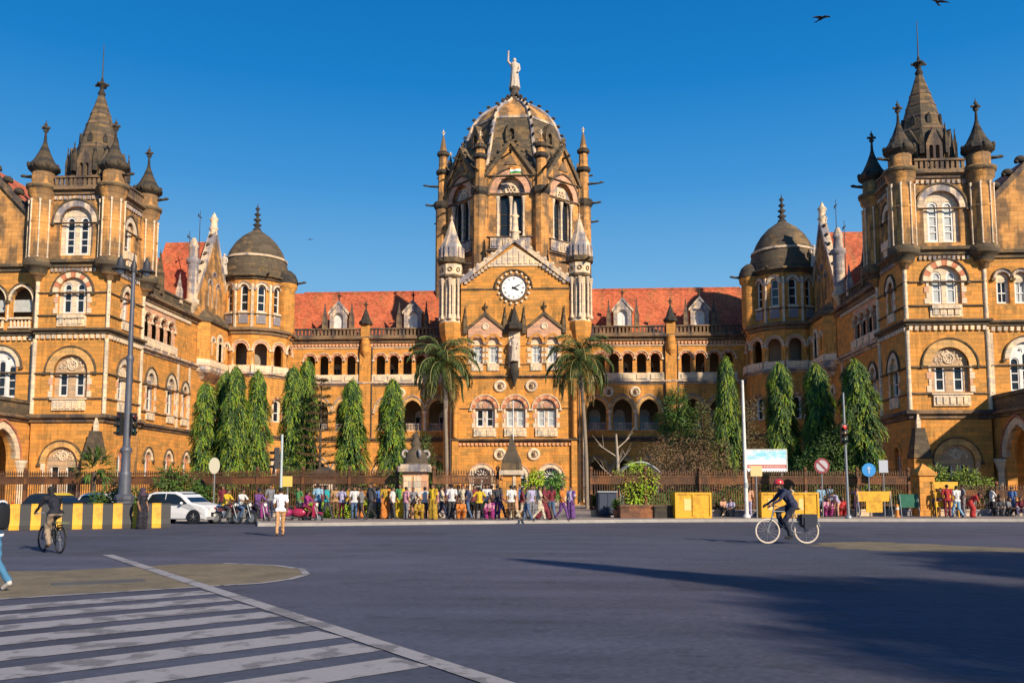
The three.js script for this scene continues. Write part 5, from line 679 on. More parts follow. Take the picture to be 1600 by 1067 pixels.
blobTree('round_tree', 'rounded leafy green tree in front of the right-hand gallery arches', 'tree', 14.2, 26.4, 0, [[0, 8.2, 0, 1.3], [0.9, 7.4, 0.2, 1.1], [-0.8, 7.0, 0, 1.1], [0.2, 6.0, 0.3, 1.3], [0.1, 9.2, 0, 0.8]], 4200, 0.26, GRN, 6, 1);
blobTree('sparse_tree', 'dark sparse tree between the rounded tree and the bright columnar tree', 'tree', 16.2, 27, 0, [[0, 6.6, 0, 1.1, 1.6], [-0.6, 4.4, 0, 1.3], [0.5, 4.6, 0, 1.1], [0, 8.2, 0, 0.6]], 2600, 0.24, OLV, 5, 1);
blobTree('sparse_tree', 'dull brown thin-leaved tree behind the white hoarding', 'tree', 20.4, 24, 0, [[-0.6, 6.6, 0, 1.5], [0.8, 5.4, 0, 1.5], [0, 8.4, 0, 1.1], [-0.4, 4.0, 0, 1.4]], 2600, 0.22, [[0.10, 0.075, 0.03], [0.16, 0.13, 0.05]], 5, 1);
blobTree('leafy_tree', 'low green tree between the drooping columnar trees', 'tree', 23.0, 37.5, 0, [[0, 3.4, 0, 1.6], [1.0, 2.6, 0, 1.2], [-1.2, 2.8, 0, 1.3], [0.3, 4.8, 0, 1.1]], 3600, 0.26, DRK, 3, 1);
blobTree('bare_shrub', 'twiggy reddish brown half-bare shrub below the gallery arches', 'shrub', 12.6, 33, 0, [[0, 3.2, 0, 1.6], [-1.6, 2.8, 0, 1.4], [1.7, 3.2, 0, 1.5], [0.4, 4.6, 0, 1.3], [-1.0, 4.2, 0, 1.1], [2.2, 4.6, 0, 1.0]], 4200, 0.17, DRY, 1.6, 0.7);
blobTree('bare_shrub', 'dry brown shrub right of the half-bare one, under the rounded tree', 'shrub', 15.8, 34, 0, [[0, 2.8, 0, 1.5], [1.2, 2.4, 0, 1.2], [-1.0, 3.6, 0, 1.2], [0.4, 4.4, 0, 1.0]], 2800, 0.17, DRY, 1.6, 0.7);
blobTree('leafy_tree', 'leafy green tree standing behind the left palm', 'tree', -7.6, 20, 0, [[0, 4.2, 0, 1.5], [-1.2, 3.0, 0, 1.4], [1.0, 2.8, 0, 1.3], [0, 6.0, 0, 1.0]], 2600, 0.26, DRK, 3, 1);
blobTree('leafy_bush', 'low green bush at the foot of the brown pine', 'bush', -14.2, 36, 0, [[0, 2.0, 0, 1.3], [-1.6, 1.8, 0, 1.2], [1.6, 2.0, 0, 1.3], [3.4, 1.8, 0, 1.1]], 2400, 0.24, DRK, 1, 0.7);
blobTree('leafy_bush', 'bright lime green bush behind the planter box near the entrance', 'bush', 9.1, 47.9, 0, [[0, 1.5, 0, 0.9], [0.7, 2.1, 0, 0.7], [-0.6, 2.2, 0, 0.7], [0.1, 2.8, 0, 0.5]], 2400, 0.24, LIME, 1, 0.6);
blobTree('leafy_bush', 'leafy green bush in front of the right corner tower', 'bush', 29.0, 44.2, 0, [[0, 2.2, 0, 0.8], [0.8, 1.7, 0, 0.8], [-0.9, 1.9, 0, 0.8], [-1.7, 2.6, 0, 0.6]], 2400, 0.25, [[0.12, 0.19, 0.02], [0.25, 0.30, 0.04]], 1.2, 0.6);
blobTree('leafy_bush', 'pale green bush at the right edge beside the porch arch', 'bush', 37.6, 44.4, 0, [[0, 3.2, 0, 0.9], [0.6, 2.6, 0, 0.9], [-0.2, 4.2, 0, 0.7]], 1800, 0.26, [[0.12, 0.19, 0.02], [0.25, 0.30, 0.04]], 2, 0.6);
blobTree('leafy_bush', 'green bush behind the left barriers beside the lamp post', 'bush', -16.6, 56.6, 0, [[0, 0.9, 0, 0.7], [0.7, 1.2, 0, 0.6], [-0.6, 1.2, 0, 0.55], [0.2, 1.7, 0, 0.4]], 1700, 0.22, GRN, 0.6, 0.5);
blobTree('leafy_bush', 'green shrub to the right of the lamp post base', 'bush', -16.8, 50.0, 0, [[0, 2.2, 0, 0.9], [0.9, 1.6, 0, 0.8], [1.8, 1.4, 0, 0.7]], 1600, 0.25, GRN, 1.2, 0.5);
blobTree('leafy_bush', 'potted green shrub by the dark entrance door', 'bush', 4.4, 47.6, 0, [[0, 1.6, 0, 0.7], [0.3, 2.2, 0, 0.5]], 1000, 0.24, [[0.08, 0.18, 0.03], [0.16, 0.30, 0.04]], 1, 0.5);
blobTree('leafy_bush', 'lime green shrub right of the slender gate pier', 'bush', 3.3, 48.9, 0, [[0, 1.7, 0, 0.55], [0.25, 2.3, 0, 0.45]], 900, 0.24, LIME, 1, 0.5);
{
  // short fan palm by the lamp post
  const T = thing('fan_palm', 'short spiky palm plant in front of the left tower buttress', 'palm plant', [-21.0, 0.02, 50.5]), R = rng(21); mesh('trunk', join([bar(0, 0, 0, 0.05, 2.6, 0, 0.16, 0.13, 8)]), bark, T);
  for (let i = 0; i < 22; i++) { const a = i * 2.4, el = lerp(1.3, -0.6, i / 21), L = new Leaves(), d = V3(Math.cos(a) * Math.cos(el), Math.sin(el), Math.sin(a) * Math.cos(el)), o = V3(0.05, 2.7, 0); for (let k = 0; k < 12; k++) { const q = d.clone().add(V3((R() - 0.5) * 0.9, (R() - 0.5) * 0.7 - 0.15, (R() - 0.5) * 0.9)).normalize(); L.add(o.clone().addScaledVector(d, 0.35 + 0.4 * R()), q, V3(0, 1, 0), 0.9, 0.08, shade(R, GRN[0], GRN[1]), 0.3); } mesh('frond', L.geo(), mastMat, T); }
}
// clipped hedge behind the railings: several lengths
function hedge(x0, x1, z0, z1, h, label, cols) {
  const len = Math.hypot(x1 - x0, z1 - z0), T = thing('hedge', label, 'hedge', [x0, 0.02, z0], Math.atan2(-(z1 - z0), x1 - x0)), R = rng(Math.round(x0 * 31)), L = new Leaves();
  for (let i = 0; i < len * 260; i++) { const x = R() * len, f = R(), hh = h * (0.86 + 0.14 * Math.sin(x * 2.1) + 0.1 * Math.sin(x * 5.7)), o = f < 0.6 ? V3(x, R() * hh, 0.3 + 0.12 * (R() - 0.5)) : V3(x, hh - 0.1 * R(), (R() - 0.5) * 0.6); L.add(o, V3(R() - 0.5, R() - 0.3, f < 0.6 ? 0.7 * R() : R() - 0.5).normalize(), V3(0, 0.5, 1), 0.13 + 0.1 * R(), 0.07, shade(R, ...cols), 0.2); }
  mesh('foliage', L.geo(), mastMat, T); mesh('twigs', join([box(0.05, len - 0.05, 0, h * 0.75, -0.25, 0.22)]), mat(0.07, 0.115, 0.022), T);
}
hedge(-19, -4.4, 47.75, 50.35, 1.9, 'dark green hedge behind the left railing', [[0.05, 0.10, 0.018], [0.12, 0.18, 0.03]]);
hedge(-1.6, 1.4, 50.0, 49.5, 1.3, 'green hedge between the two gate piers', [[0.06, 0.12, 0.02], [0.14, 0.2, 0.03]]);
hedge(8.5, 24.6, 47.95, 45.4, 1.9, 'long green hedge behind the right railing', [[0.05, 0.10, 0.018], [0.13, 0.19, 0.03]]);
hedge(-9.2, -4.3, 50.8, 51.6, 0.9, 'low yellow green hedge in front of the left railing', LIME);
// street trees behind the viewer's right shoulder: their shade lies across the road
blobTree('street_tree', 'broad shade tree on the near pavement outside the view to the right', 'tree', 22.6, 100.0, 0, [[0, 8.2, 0, 3.4, 0.7], [-2.6, 7.4, 1.2, 2.3, 0.7], [2.6, 7.6, -1.2, 2.4, 0.7], [0.4, 9.6, 2.0, 2.2, 0.7], [-0.6, 8.6, -3.0, 2.3, 0.7], [3.4, 7.6, 3.2, 2.2, 0.7], [5.5, 8.0, 0.4, 2.4, 0.7]], 19000, 0.46, GRN, 6.5, 2.2);
blobTree('street_tree', 'second shade tree farther along the near pavement outside the view', 'tree', 28.2, 91.0, 0, [[0, 8.6, 0, 3.0, 0.7], [-2.6, 7.8, 1.0, 2.2, 0.7], [2.4, 8.2, -1, 2.2, 0.7]], 11000, 0.46, GRN, 6.5, 2.0);
{
  // slender pointed tree on the near pavement: its long tapering shadow crosses the road
  const T = thing('mast_tree', 'slender pointed tree on the near pavement outside the view', 'tree', [15.5, 0, 90.8]);
  mesh('crown', mastCrown(21, 9.3, 1.5, 0.85, 2600), mastMat, T); mesh('trunk', join([bar(0, 0, 0, 0, 8.8, 0, 0.14, 0.04, 8)]), bark, T);
}
// ---------------------------------------------------------------- people
// one continuous skin from tapered capsules joined with a smooth minimum, meshed by surface nets
function surfaceNets(f, lo, hi, cell) {
  const n = [0, 1, 2].map((k) => Math.ceil((hi[k] - lo[k]) / cell) + 1), [nx, ny, nz] = n, v = new Float32Array(nx * ny * nz), id = (i, j, k) => (k * ny + j) * nx + i;
  for (let k = 0; k < nz; k++) for (let j = 0; j < ny; j++) for (let i = 0; i < nx; i++) v[id(i, j, k)] = f(lo[0] + i * cell, lo[1] + j * cell, lo[2] + k * cell);
  const map = new Int32Array(nx * ny * nz).fill(-1), pos = [], idx = [];
  for (let k = 0; k < nz - 1; k++) for (let j = 0; j < ny - 1; j++) for (let i = 0; i < nx - 1; i++) {
    let m = 0, c = 0, sx = 0, sy = 0, sz = 0; const q = [];
    for (let d = 0; d < 8; d++) { const w = v[id(i + (d & 1), j + ((d >> 1) & 1), k + (d >> 2))]; q.push(w); if (w < 0) m |= 1 << d; }
    if (m === 0 || m === 255) continue;
    for (let a = 0; a < 8; a++) for (let e = 0; e < 3; e++) { const b = a | (1 << e); if (b === a) continue; const A = q[a], B = q[b]; if ((A < 0) === (B < 0)) continue; const t = A / (A - B); c++; sx += (a & 1) + (e === 0 ? t : 0); sy += ((a >> 1) & 1) + (e === 1 ? t : 0); sz += (a >> 2) + (e === 2 ? t : 0); }
    map[id(i, j, k)] = pos.length / 3; pos.push(lo[0] + (i + sx / c) * cell, lo[1] + (j + sy / c) * cell, lo[2] + (k + sz / c) * cell);
  }
  const quad = (a, b, c, d, flip) => { if (a < 0 || b < 0 || c < 0 || d < 0) return; flip ? idx.push(a, c, b, a, d, c) : idx.push(a, b, c, a, c, d); };
  for (let k = 1; k < nz - 1; k++) for (let j = 1; j < ny - 1; j++) for (let i = 1; i < nx - 1; i++) {
    const w = v[id(i, j, k)] < 0;
    if (w !== v[id(i + 1, j, k)] < 0) quad(map[id(i, j - 1, k - 1)], map[id(i, j, k - 1)], map[id(i, j, k)], map[id(i, j - 1, k)], !w);
    if (w !== v[id(i, j + 1, k)] < 0) quad(map[id(i - 1, j, k - 1)], map[id(i - 1, j, k)], map[id(i, j, k)], map[id(i, j, k - 1)], !w);
    if (w !== v[id(i, j, k + 1)] < 0) quad(map[id(i - 1, j - 1, k)], map[id(i, j - 1, k)], map[id(i, j, k)], map[id(i - 1, j, k)], !w);
  }
  const g = new THREE.BufferGeometry(); g.setAttribute('position', new THREE.Float32BufferAttribute(pos, 3)); g.setIndex(idx); g.computeVertexNormals(); g.setAttribute('uv', new THREE.BufferAttribute(new Float32Array((pos.length / 3) * 2), 2)); return g;
}
// pose: joint positions for a 1.7 m figure facing +z
function skeleton(p = {}) {
  const J = { pel: [0, 0.93, 0], chest: [0, 1.27, 0.01], neck: [0, 1.45, 0], head: [0, 1.585, 0.015], sL: [0.185, 1.40, 0], sR: [-0.185, 1.40, 0], eL: [0.235, 1.13, -0.03], eR: [-0.235, 1.13, -0.03], wL: [0.235, 0.89, 0.06], wR: [-0.235, 0.89, 0.06], hL: [0.095, 0.9, 0], hR: [-0.095, 0.9, 0], kL: [0.1, 0.5, 0.02], kR: [-0.1, 0.5, 0.02], aL: [0.1, 0.09, -0.02], aR: [-0.1, 0.09, -0.02], tL: [0.115, 0.035, 0.13], tR: [-0.115, 0.035, 0.13] };
  return Object.assign(J, p);
}
const POSES = {
  stand: skeleton(), walk: skeleton({ kL: [0.1, 0.5, 0.16], aL: [0.1, 0.1, 0.27], tL: [0.11, 0.06, 0.43], kR: [-0.1, 0.5, -0.03], aR: [-0.1, 0.16, -0.33], tR: [-0.11, 0.045, -0.2], eL: [0.23, 1.14, -0.12], wL: [0.22, 0.92, -0.1], eR: [-0.23, 1.14, 0.08], wR: [-0.22, 0.96, 0.24] }),
  stroll: skeleton({ kL: [0.09, 0.5, -0.05], aL: [0.09, 0.12, -0.22], tL: [0.1, 0.04, -0.07], kR: [-0.09, 0.5, 0.1], aR: [-0.09, 0.09, 0.17], tR: [-0.1, 0.04, 0.33], eR: [-0.24, 1.14, -0.1], eL: [0.24, 1.13, 0.06], wL: [0.22, 0.93, 0.2] }),
  phone: skeleton({ eR: [-0.23, 1.15, 0.04], wR: [-0.08, 1.27, 0.26], head: [0, 1.575, 0.045], eL: [0.25, 1.15, -0.04], wL: [0.14, 1.0, 0.14] }), hips: skeleton({ eR: [-0.36, 1.18, -0.06], wR: [-0.16, 1.0, 0.05], eL: [0.36, 1.18, -0.06], wL: [0.16, 1.0, 0.05], kL: [0.14, 0.5, 0.03], aL: [0.17, 0.09, 0], tL: [0.21, 0.035, 0.14] }),
  point: skeleton({ eR: [-0.42, 1.36, 0.08], wR: [-0.63, 1.42, 0.14] }),
  squat: skeleton({ pel: [0, 0.33, -0.16], chest: [0, 0.63, 0.0], neck: [0, 0.8, 0.04], head: [0, 0.93, 0.08], sL: [0.18, 0.75, 0.02], sR: [-0.18, 0.75, 0.02], eL: [0.24, 0.5, 0.12], eR: [-0.24, 0.5, 0.12], wL: [0.12, 0.45, 0.33], wR: [-0.12, 0.45, 0.33], hL: [0.1, 0.3, -0.15], hR: [-0.1, 0.3, -0.15], kL: [0.17, 0.48, 0.22], kR: [-0.17, 0.48, 0.22], aL: [0.14, 0.09, 0.02], aR: [-0.14, 0.09, 0.02], tL: [0.16, 0.035, 0.18], tR: [-0.16, 0.035, 0.18] }),
  bend: skeleton({ pel: [0, 0.86, -0.12], chest: [0, 1.12, 0.1], neck: [0, 1.22, 0.26], head: [0, 1.27, 0.39], sL: [0.18, 1.18, 0.2], sR: [-0.18, 1.18, 0.2], eL: [0.2, 0.9, 0.3], eR: [-0.2, 0.9, 0.3], wL: [0.12, 0.7, 0.38], wR: [-0.12, 0.7, 0.38], hL: [0.09, 0.84, -0.1], hR: [-0.09, 0.84, -0.1] }),
  // seated on a motorcycle or scooter, seat at 0.8 m, hands on the bars
  ride: skeleton({ pel: [0, 0.9, -0.12], chest: [0, 1.22, -0.04], neck: [0, 1.4, 0.02], head: [0, 1.54, 0.06], sL: [0.18, 1.35, 0], sR: [-0.18, 1.35, 0], eL: [0.28, 1.13, 0.16], eR: [-0.28, 1.13, 0.16], wL: [0.28, 1.05, 0.42], wR: [-0.28, 1.05, 0.42], hL: [0.1, 0.88, -0.1], hR: [-0.1, 0.88, -0.1], kL: [0.2, 0.72, 0.28], kR: [-0.2, 0.72, 0.28], aL: [0.2, 0.36, 0.08], aR: [-0.2, 0.36, 0.08], tL: [0.21, 0.29, 0.22], tR: [-0.21, 0.29, 0.22] }),
  // on a bicycle, saddle at 0.95 m, left pedal down
  cycle: skeleton({ pel: [0, 1.06, -0.2], chest: [0, 1.33, 0.0], neck: [0, 1.47, 0.13], head: [0, 1.6, 0.2], sL: [0.18, 1.42, 0.08], sR: [-0.18, 1.42, 0.08], eL: [0.25, 1.2, 0.24], eR: [-0.25, 1.2, 0.24], wL: [0.25, 1.06, 0.46], wR: [-0.25, 1.06, 0.46], hL: [0.09, 1.02, -0.18], hR: [-0.09, 1.02, -0.18], kL: [0.1, 0.62, 0.08], kR: [-0.1, 0.88, 0.2], aL: [0.1, 0.24, -0.08], aR: [-0.1, 0.5, 0.12], tL: [0.11, 0.17, 0.07], tR: [-0.11, 0.44, 0.26] }),
};
const SKIN = 0, HAIR = 1, TOP = 2, LEGS = 3, SHOE = 4;
function body(pose, dress, cell, fingers = false) {
  const J = POSES[pose], B = [], add = (a, b, r0, r1, z, k = 0.03) => B.push([a, b, r0, r1, z, k]);
  const mid = (a, b, t) => a.map((v, i) => lerp(v, b[i], t)), loose = dress === 'trousers' ? 0 : 0.01;
  add(J.pel, mid(J.pel, J.chest, 0.6), 0.118, 0.122, TOP); add(mid(J.pel, J.chest, 0.55), J.chest, 0.125, 0.14, TOP); add(J.sL, J.sR, 0.066, 0.066, TOP, 0.05); add(J.chest, J.neck, 0.12, 0.062, TOP, 0.04); add(J.hL, J.hR, 0.105, 0.105, dress === 'sari' ? LEGS : TOP, 0.04);
  add(mid(J.chest, J.neck, 0.8), mid(J.neck, J.head, 0.6), 0.052, 0.05, SKIN, 0.02); const hd = J.head, fw = V3(J.head[0] - J.neck[0], J.head[1] - J.neck[1], J.head[2] - J.neck[2]).normalize();
  const nod = [hd[0], hd[1] - 0.02, hd[2] + 0.02], crown = [hd[0], hd[1] + 0.045, hd[2] - 0.018];
  add(crown, crown, 0.089, 0.089, HAIR, 0.015); add(nod, [hd[0], hd[1] - 0.055, hd[2] + 0.045], 0.074, 0.052, SKIN, 0.02); add([hd[0], hd[1] + 0.005, hd[2] + 0.095], [hd[0], hd[1] - 0.025, hd[2] + 0.105], 0.012, 0.016, SKIN, 0.01); for (const q of [-1, 1]) add([q * 0.082 + hd[0], hd[1] - 0.005, hd[2]], [q * 0.084 + hd[0], hd[1] + 0.02, hd[2] - 0.005], 0.016, 0.018, SKIN, 0.008);
  if (dress !== 'trousers') add([hd[0], hd[1] - 0.04, hd[2] - 0.07], [J.neck[0], J.neck[1] - 0.05, J.neck[2] - 0.09], 0.06, 0.035, HAIR, 0.02);
  for (const q of ['L', 'R']) {
    const s = J['s' + q], e = J['e' + q], w = J['w' + q], h = J['h' + q], k = J['k' + q], a = J['a' + q], t = J['t' + q];
    add(s, mid(s, e, 0.72), 0.062, 0.052, TOP); add(mid(s, e, 0.65), e, 0.044, 0.04, dress === 'long' ? TOP : SKIN); add(e, w, 0.04, 0.028, dress === 'long' ? TOP : SKIN, 0.02);
    const d = V3(w[0] - e[0], w[1] - e[1], w[2] - e[2]).normalize(), side = q === 'L' ? -1 : 1, pc = [w[0] + d.x * 0.06, w[1] + d.y * 0.06, w[2] + d.z * 0.06];
    add(w, pc, 0.028, 0.034, SKIN, 0.015);
    if (fingers) { const n = V3(0, 0, 1).addScaledVector(d, -d.z).normalize(); for (let f = 0; f < 4; f++) { const o = (f - 1.5) * 0.019, b0 = [pc[0] + n.x * o + d.x * 0.02, pc[1] + n.y * o + d.y * 0.02, pc[2] + n.z * o + d.z * 0.02], l = [0.058, 0.07, 0.066, 0.05][f], b1 = [b0[0] + d.x * l * 0.55 + side * 0.008, b0[1] + d.y * l * 0.55, b0[2] + d.z * l * 0.55], b2 = [b1[0] + d.x * l * 0.4 + side * 0.024, b1[1] + d.y * l * 0.4, b1[2] + d.z * l * 0.4]; add(b0, b1, 0.0095, 0.009, SKIN, 0.004); add(b1, b2, 0.009, 0.008, SKIN, 0.004); } const th = [w[0] + d.x * 0.035 + n.x * 0.03, w[1] + d.y * 0.035 + n.y * 0.03, w[2] + d.z * 0.035 + n.z * 0.03]; add(th, [th[0] + d.x * 0.045 + n.x * 0.02 + side * 0.012, th[1] + d.y * 0.045 + n.y * 0.02, th[2] + d.z * 0.045 + n.z * 0.02], 0.011, 0.009, SKIN, 0.006); }
    else add(pc, [pc[0] + d.x * 0.06 + side * 0.012, pc[1] + d.y * 0.06, pc[2] + d.z * 0.06], 0.028, 0.018, SKIN, 0.01);
    if (dress === 'sari') { const q2 = pose === 'squat' ? 0.72 : 1; add(h, mid(k, a, 0.0), 0.12 * q2, 0.13 * q2, LEGS, 0.06); add(k, mid(k, a, 0.92), 0.13 * q2, 0.15 * q2, LEGS, 0.06); } else { add(h, k, 0.09 + loose, 0.066 + loose, LEGS, 0.025); add(k, mid(k, a, 0.97), 0.064 + loose, 0.05 + loose, LEGS, 0.02); if (dress === 'kurta') add(h, mid(h, k, 0.75), 0.105, 0.115, TOP, 0.05); }
    add([a[0], a[1] - 0.03, a[2] - 0.02], t, 0.042, 0.034, SHOE, 0.01);
  }
  if (dress === 'sari') { add(J.sL, mid(J.pel, J.hR, 0.5), 0.09, 0.1, LEGS, 0.03); add(J.sL, [J.pel[0] + 0.12, J.pel[1] - 0.15, J.pel[2] - 0.12], 0.05, 0.06, LEGS, 0.03); }
  const P = B.map(([a, b, r0, r1, z, k]) => { const d = [b[0] - a[0], b[1] - a[1], b[2] - a[2]]; return { a, d, l: d[0] * d[0] + d[1] * d[1] + d[2] * d[2] + 1e-9, r0, r1, z, k }; });
  const dist = (o, x, y, z) => { const px = x - o.a[0], py = y - o.a[1], pz = z - o.a[2], t = Math.max(0, Math.min(1, (px * o.d[0] + py * o.d[1] + pz * o.d[2]) / o.l)), ax = px - o.d[0] * t, ay = py - o.d[1] * t, az = pz - o.d[2] * t; return Math.sqrt(ax * ax + ay * ay + az * az) - (o.r0 + (o.r1 - o.r0) * t); };
  const lo = [9, 9, 9], hi = [-9, -9, -9]; for (const o of P) for (let i = 0; i < 3; i++) for (const q of [o.a[i], o.a[i] + o.d[i]]) { lo[i] = Math.min(lo[i], q - 0.2); hi[i] = Math.max(hi[i], q + 0.2); }
  const f = (x, y, z) => { let m = 9; for (const o of P) { const d = dist(o, x, y, z); if (d > m + 0.12) continue; const k = o.k, h = Math.max(0, k - Math.abs(d - m)) / k; m = Math.min(m, d) - h * h * k * 0.25; } return m; };
  const g = surfaceNets(f, lo, hi, cell), p = g.attributes.position, zone = new Uint8Array(p.count);
  for (let i = 0; i < p.count; i++) { let best = 9, z = 0; for (const o of P) { const d = dist(o, p.getX(i), p.getY(i), p.getZ(i)); if (d < best) { best = d; z = o.z; } } if (z === HAIR && p.getZ(i) > hd[2] + 0.05 && p.getY(i) < hd[1] + 0.07) z = SKIN; if (z === TOP && dress !== 'kurta' && p.getY(i) < J.pel[1] - 0.05 && pose !== 'squat') z = LEGS; zone[i] = z; }
  // cloth hangs in shallow folds
  const nn = g.attributes.normal; for (let i = 0; i < p.count; i++) if (zone[i] === TOP || zone[i] === LEGS) { const x = p.getX(i), y = p.getY(i), zz = p.getZ(i), a = Math.atan2(zz, x), d = 0.007 * Math.sin(a * 7 + y * 9 + 2 * Math.sin(y * 13)) + 0.006 * Math.sin(y * 38 + a * 3); p.setXYZ(i, x + nn.getX(i) * d, y + nn.getY(i) * d * 0.3, zz + nn.getZ(i) * d); } g.computeVertexNormals();
  return { g, zone };
}
const peopleMat = new THREE.MeshStandardMaterial({ vertexColors: true, roughness: 0.8 });
const bodies = new Map();
function bodyGeo(pose, dress, cell, cols, fingers) {
  const k = pose + dress + cell; if (!bodies.has(k)) bodies.set(k, body(pose, dress, cell, fingers)); const { g, zone } = bodies.get(k), c = new Float32Array(zone.length * 3), R = rng(zone.length);
  for (let i = 0; i < zone.length; i++) { const n = 0.94 + 0.12 * R(); for (let j = 0; j < 3; j++) c[i * 3 + j] = cols[zone[i]][j] * n * (cell > 0.02 ? 0.78 : 1); }
  const o = new THREE.BufferGeometry(); for (const a of ['position', 'normal', 'uv']) o.setAttribute(a, g.attributes[a]); o.setIndex(g.index); o.setAttribute('color', new THREE.BufferAttribute(c, 3)); return o;
}
const C = { white: [0.72, 0.70, 0.68], cream: [0.66, 0.56, 0.40], black: [0.015, 0.015, 0.018], navy: [0.02, 0.03, 0.09], blue: [0.08, 0.18, 0.42], sky: [0.30, 0.50, 0.66], teal: [0.02, 0.36, 0.38], lavender: [0.46, 0.42, 0.62], purple: [0.16, 0.06, 0.24], magenta: [0.36, 0.03, 0.20], pink: [0.66, 0.30, 0.38], maroon: [0.20, 0.02, 0.035], red: [0.50, 0.03, 0.03], orange: [0.62, 0.20, 0.03], yellow: [0.72, 0.48, 0.02], mustard: [0.45, 0.27, 0.02], brown: [0.14, 0.075, 0.035], khaki: [0.46, 0.27, 0.12], peach: [0.66, 0.36, 0.22], green: [0.07, 0.25, 0.08], grey: [0.22, 0.22, 0.24], charcoal: [0.05, 0.05, 0.06], denim: [0.09, 0.15, 0.27], skin: [0.26, 0.13, 0.07], hair: [0.012, 0.01, 0.009] };
function person(label, x, z, ry, pose, dress, top, legs, h = 1, y = 0.145, group = 'people on the station pavement', shoe = 'charcoal') {
  const m = single('person', label, 'person', bodyGeo(pose, dress, 0.023, [C.skin, C.hair, C[top], C[legs], C[shoe]]), peopleMat, [x, y, z], ry, group); m.scale.setScalar(h); return m;
}
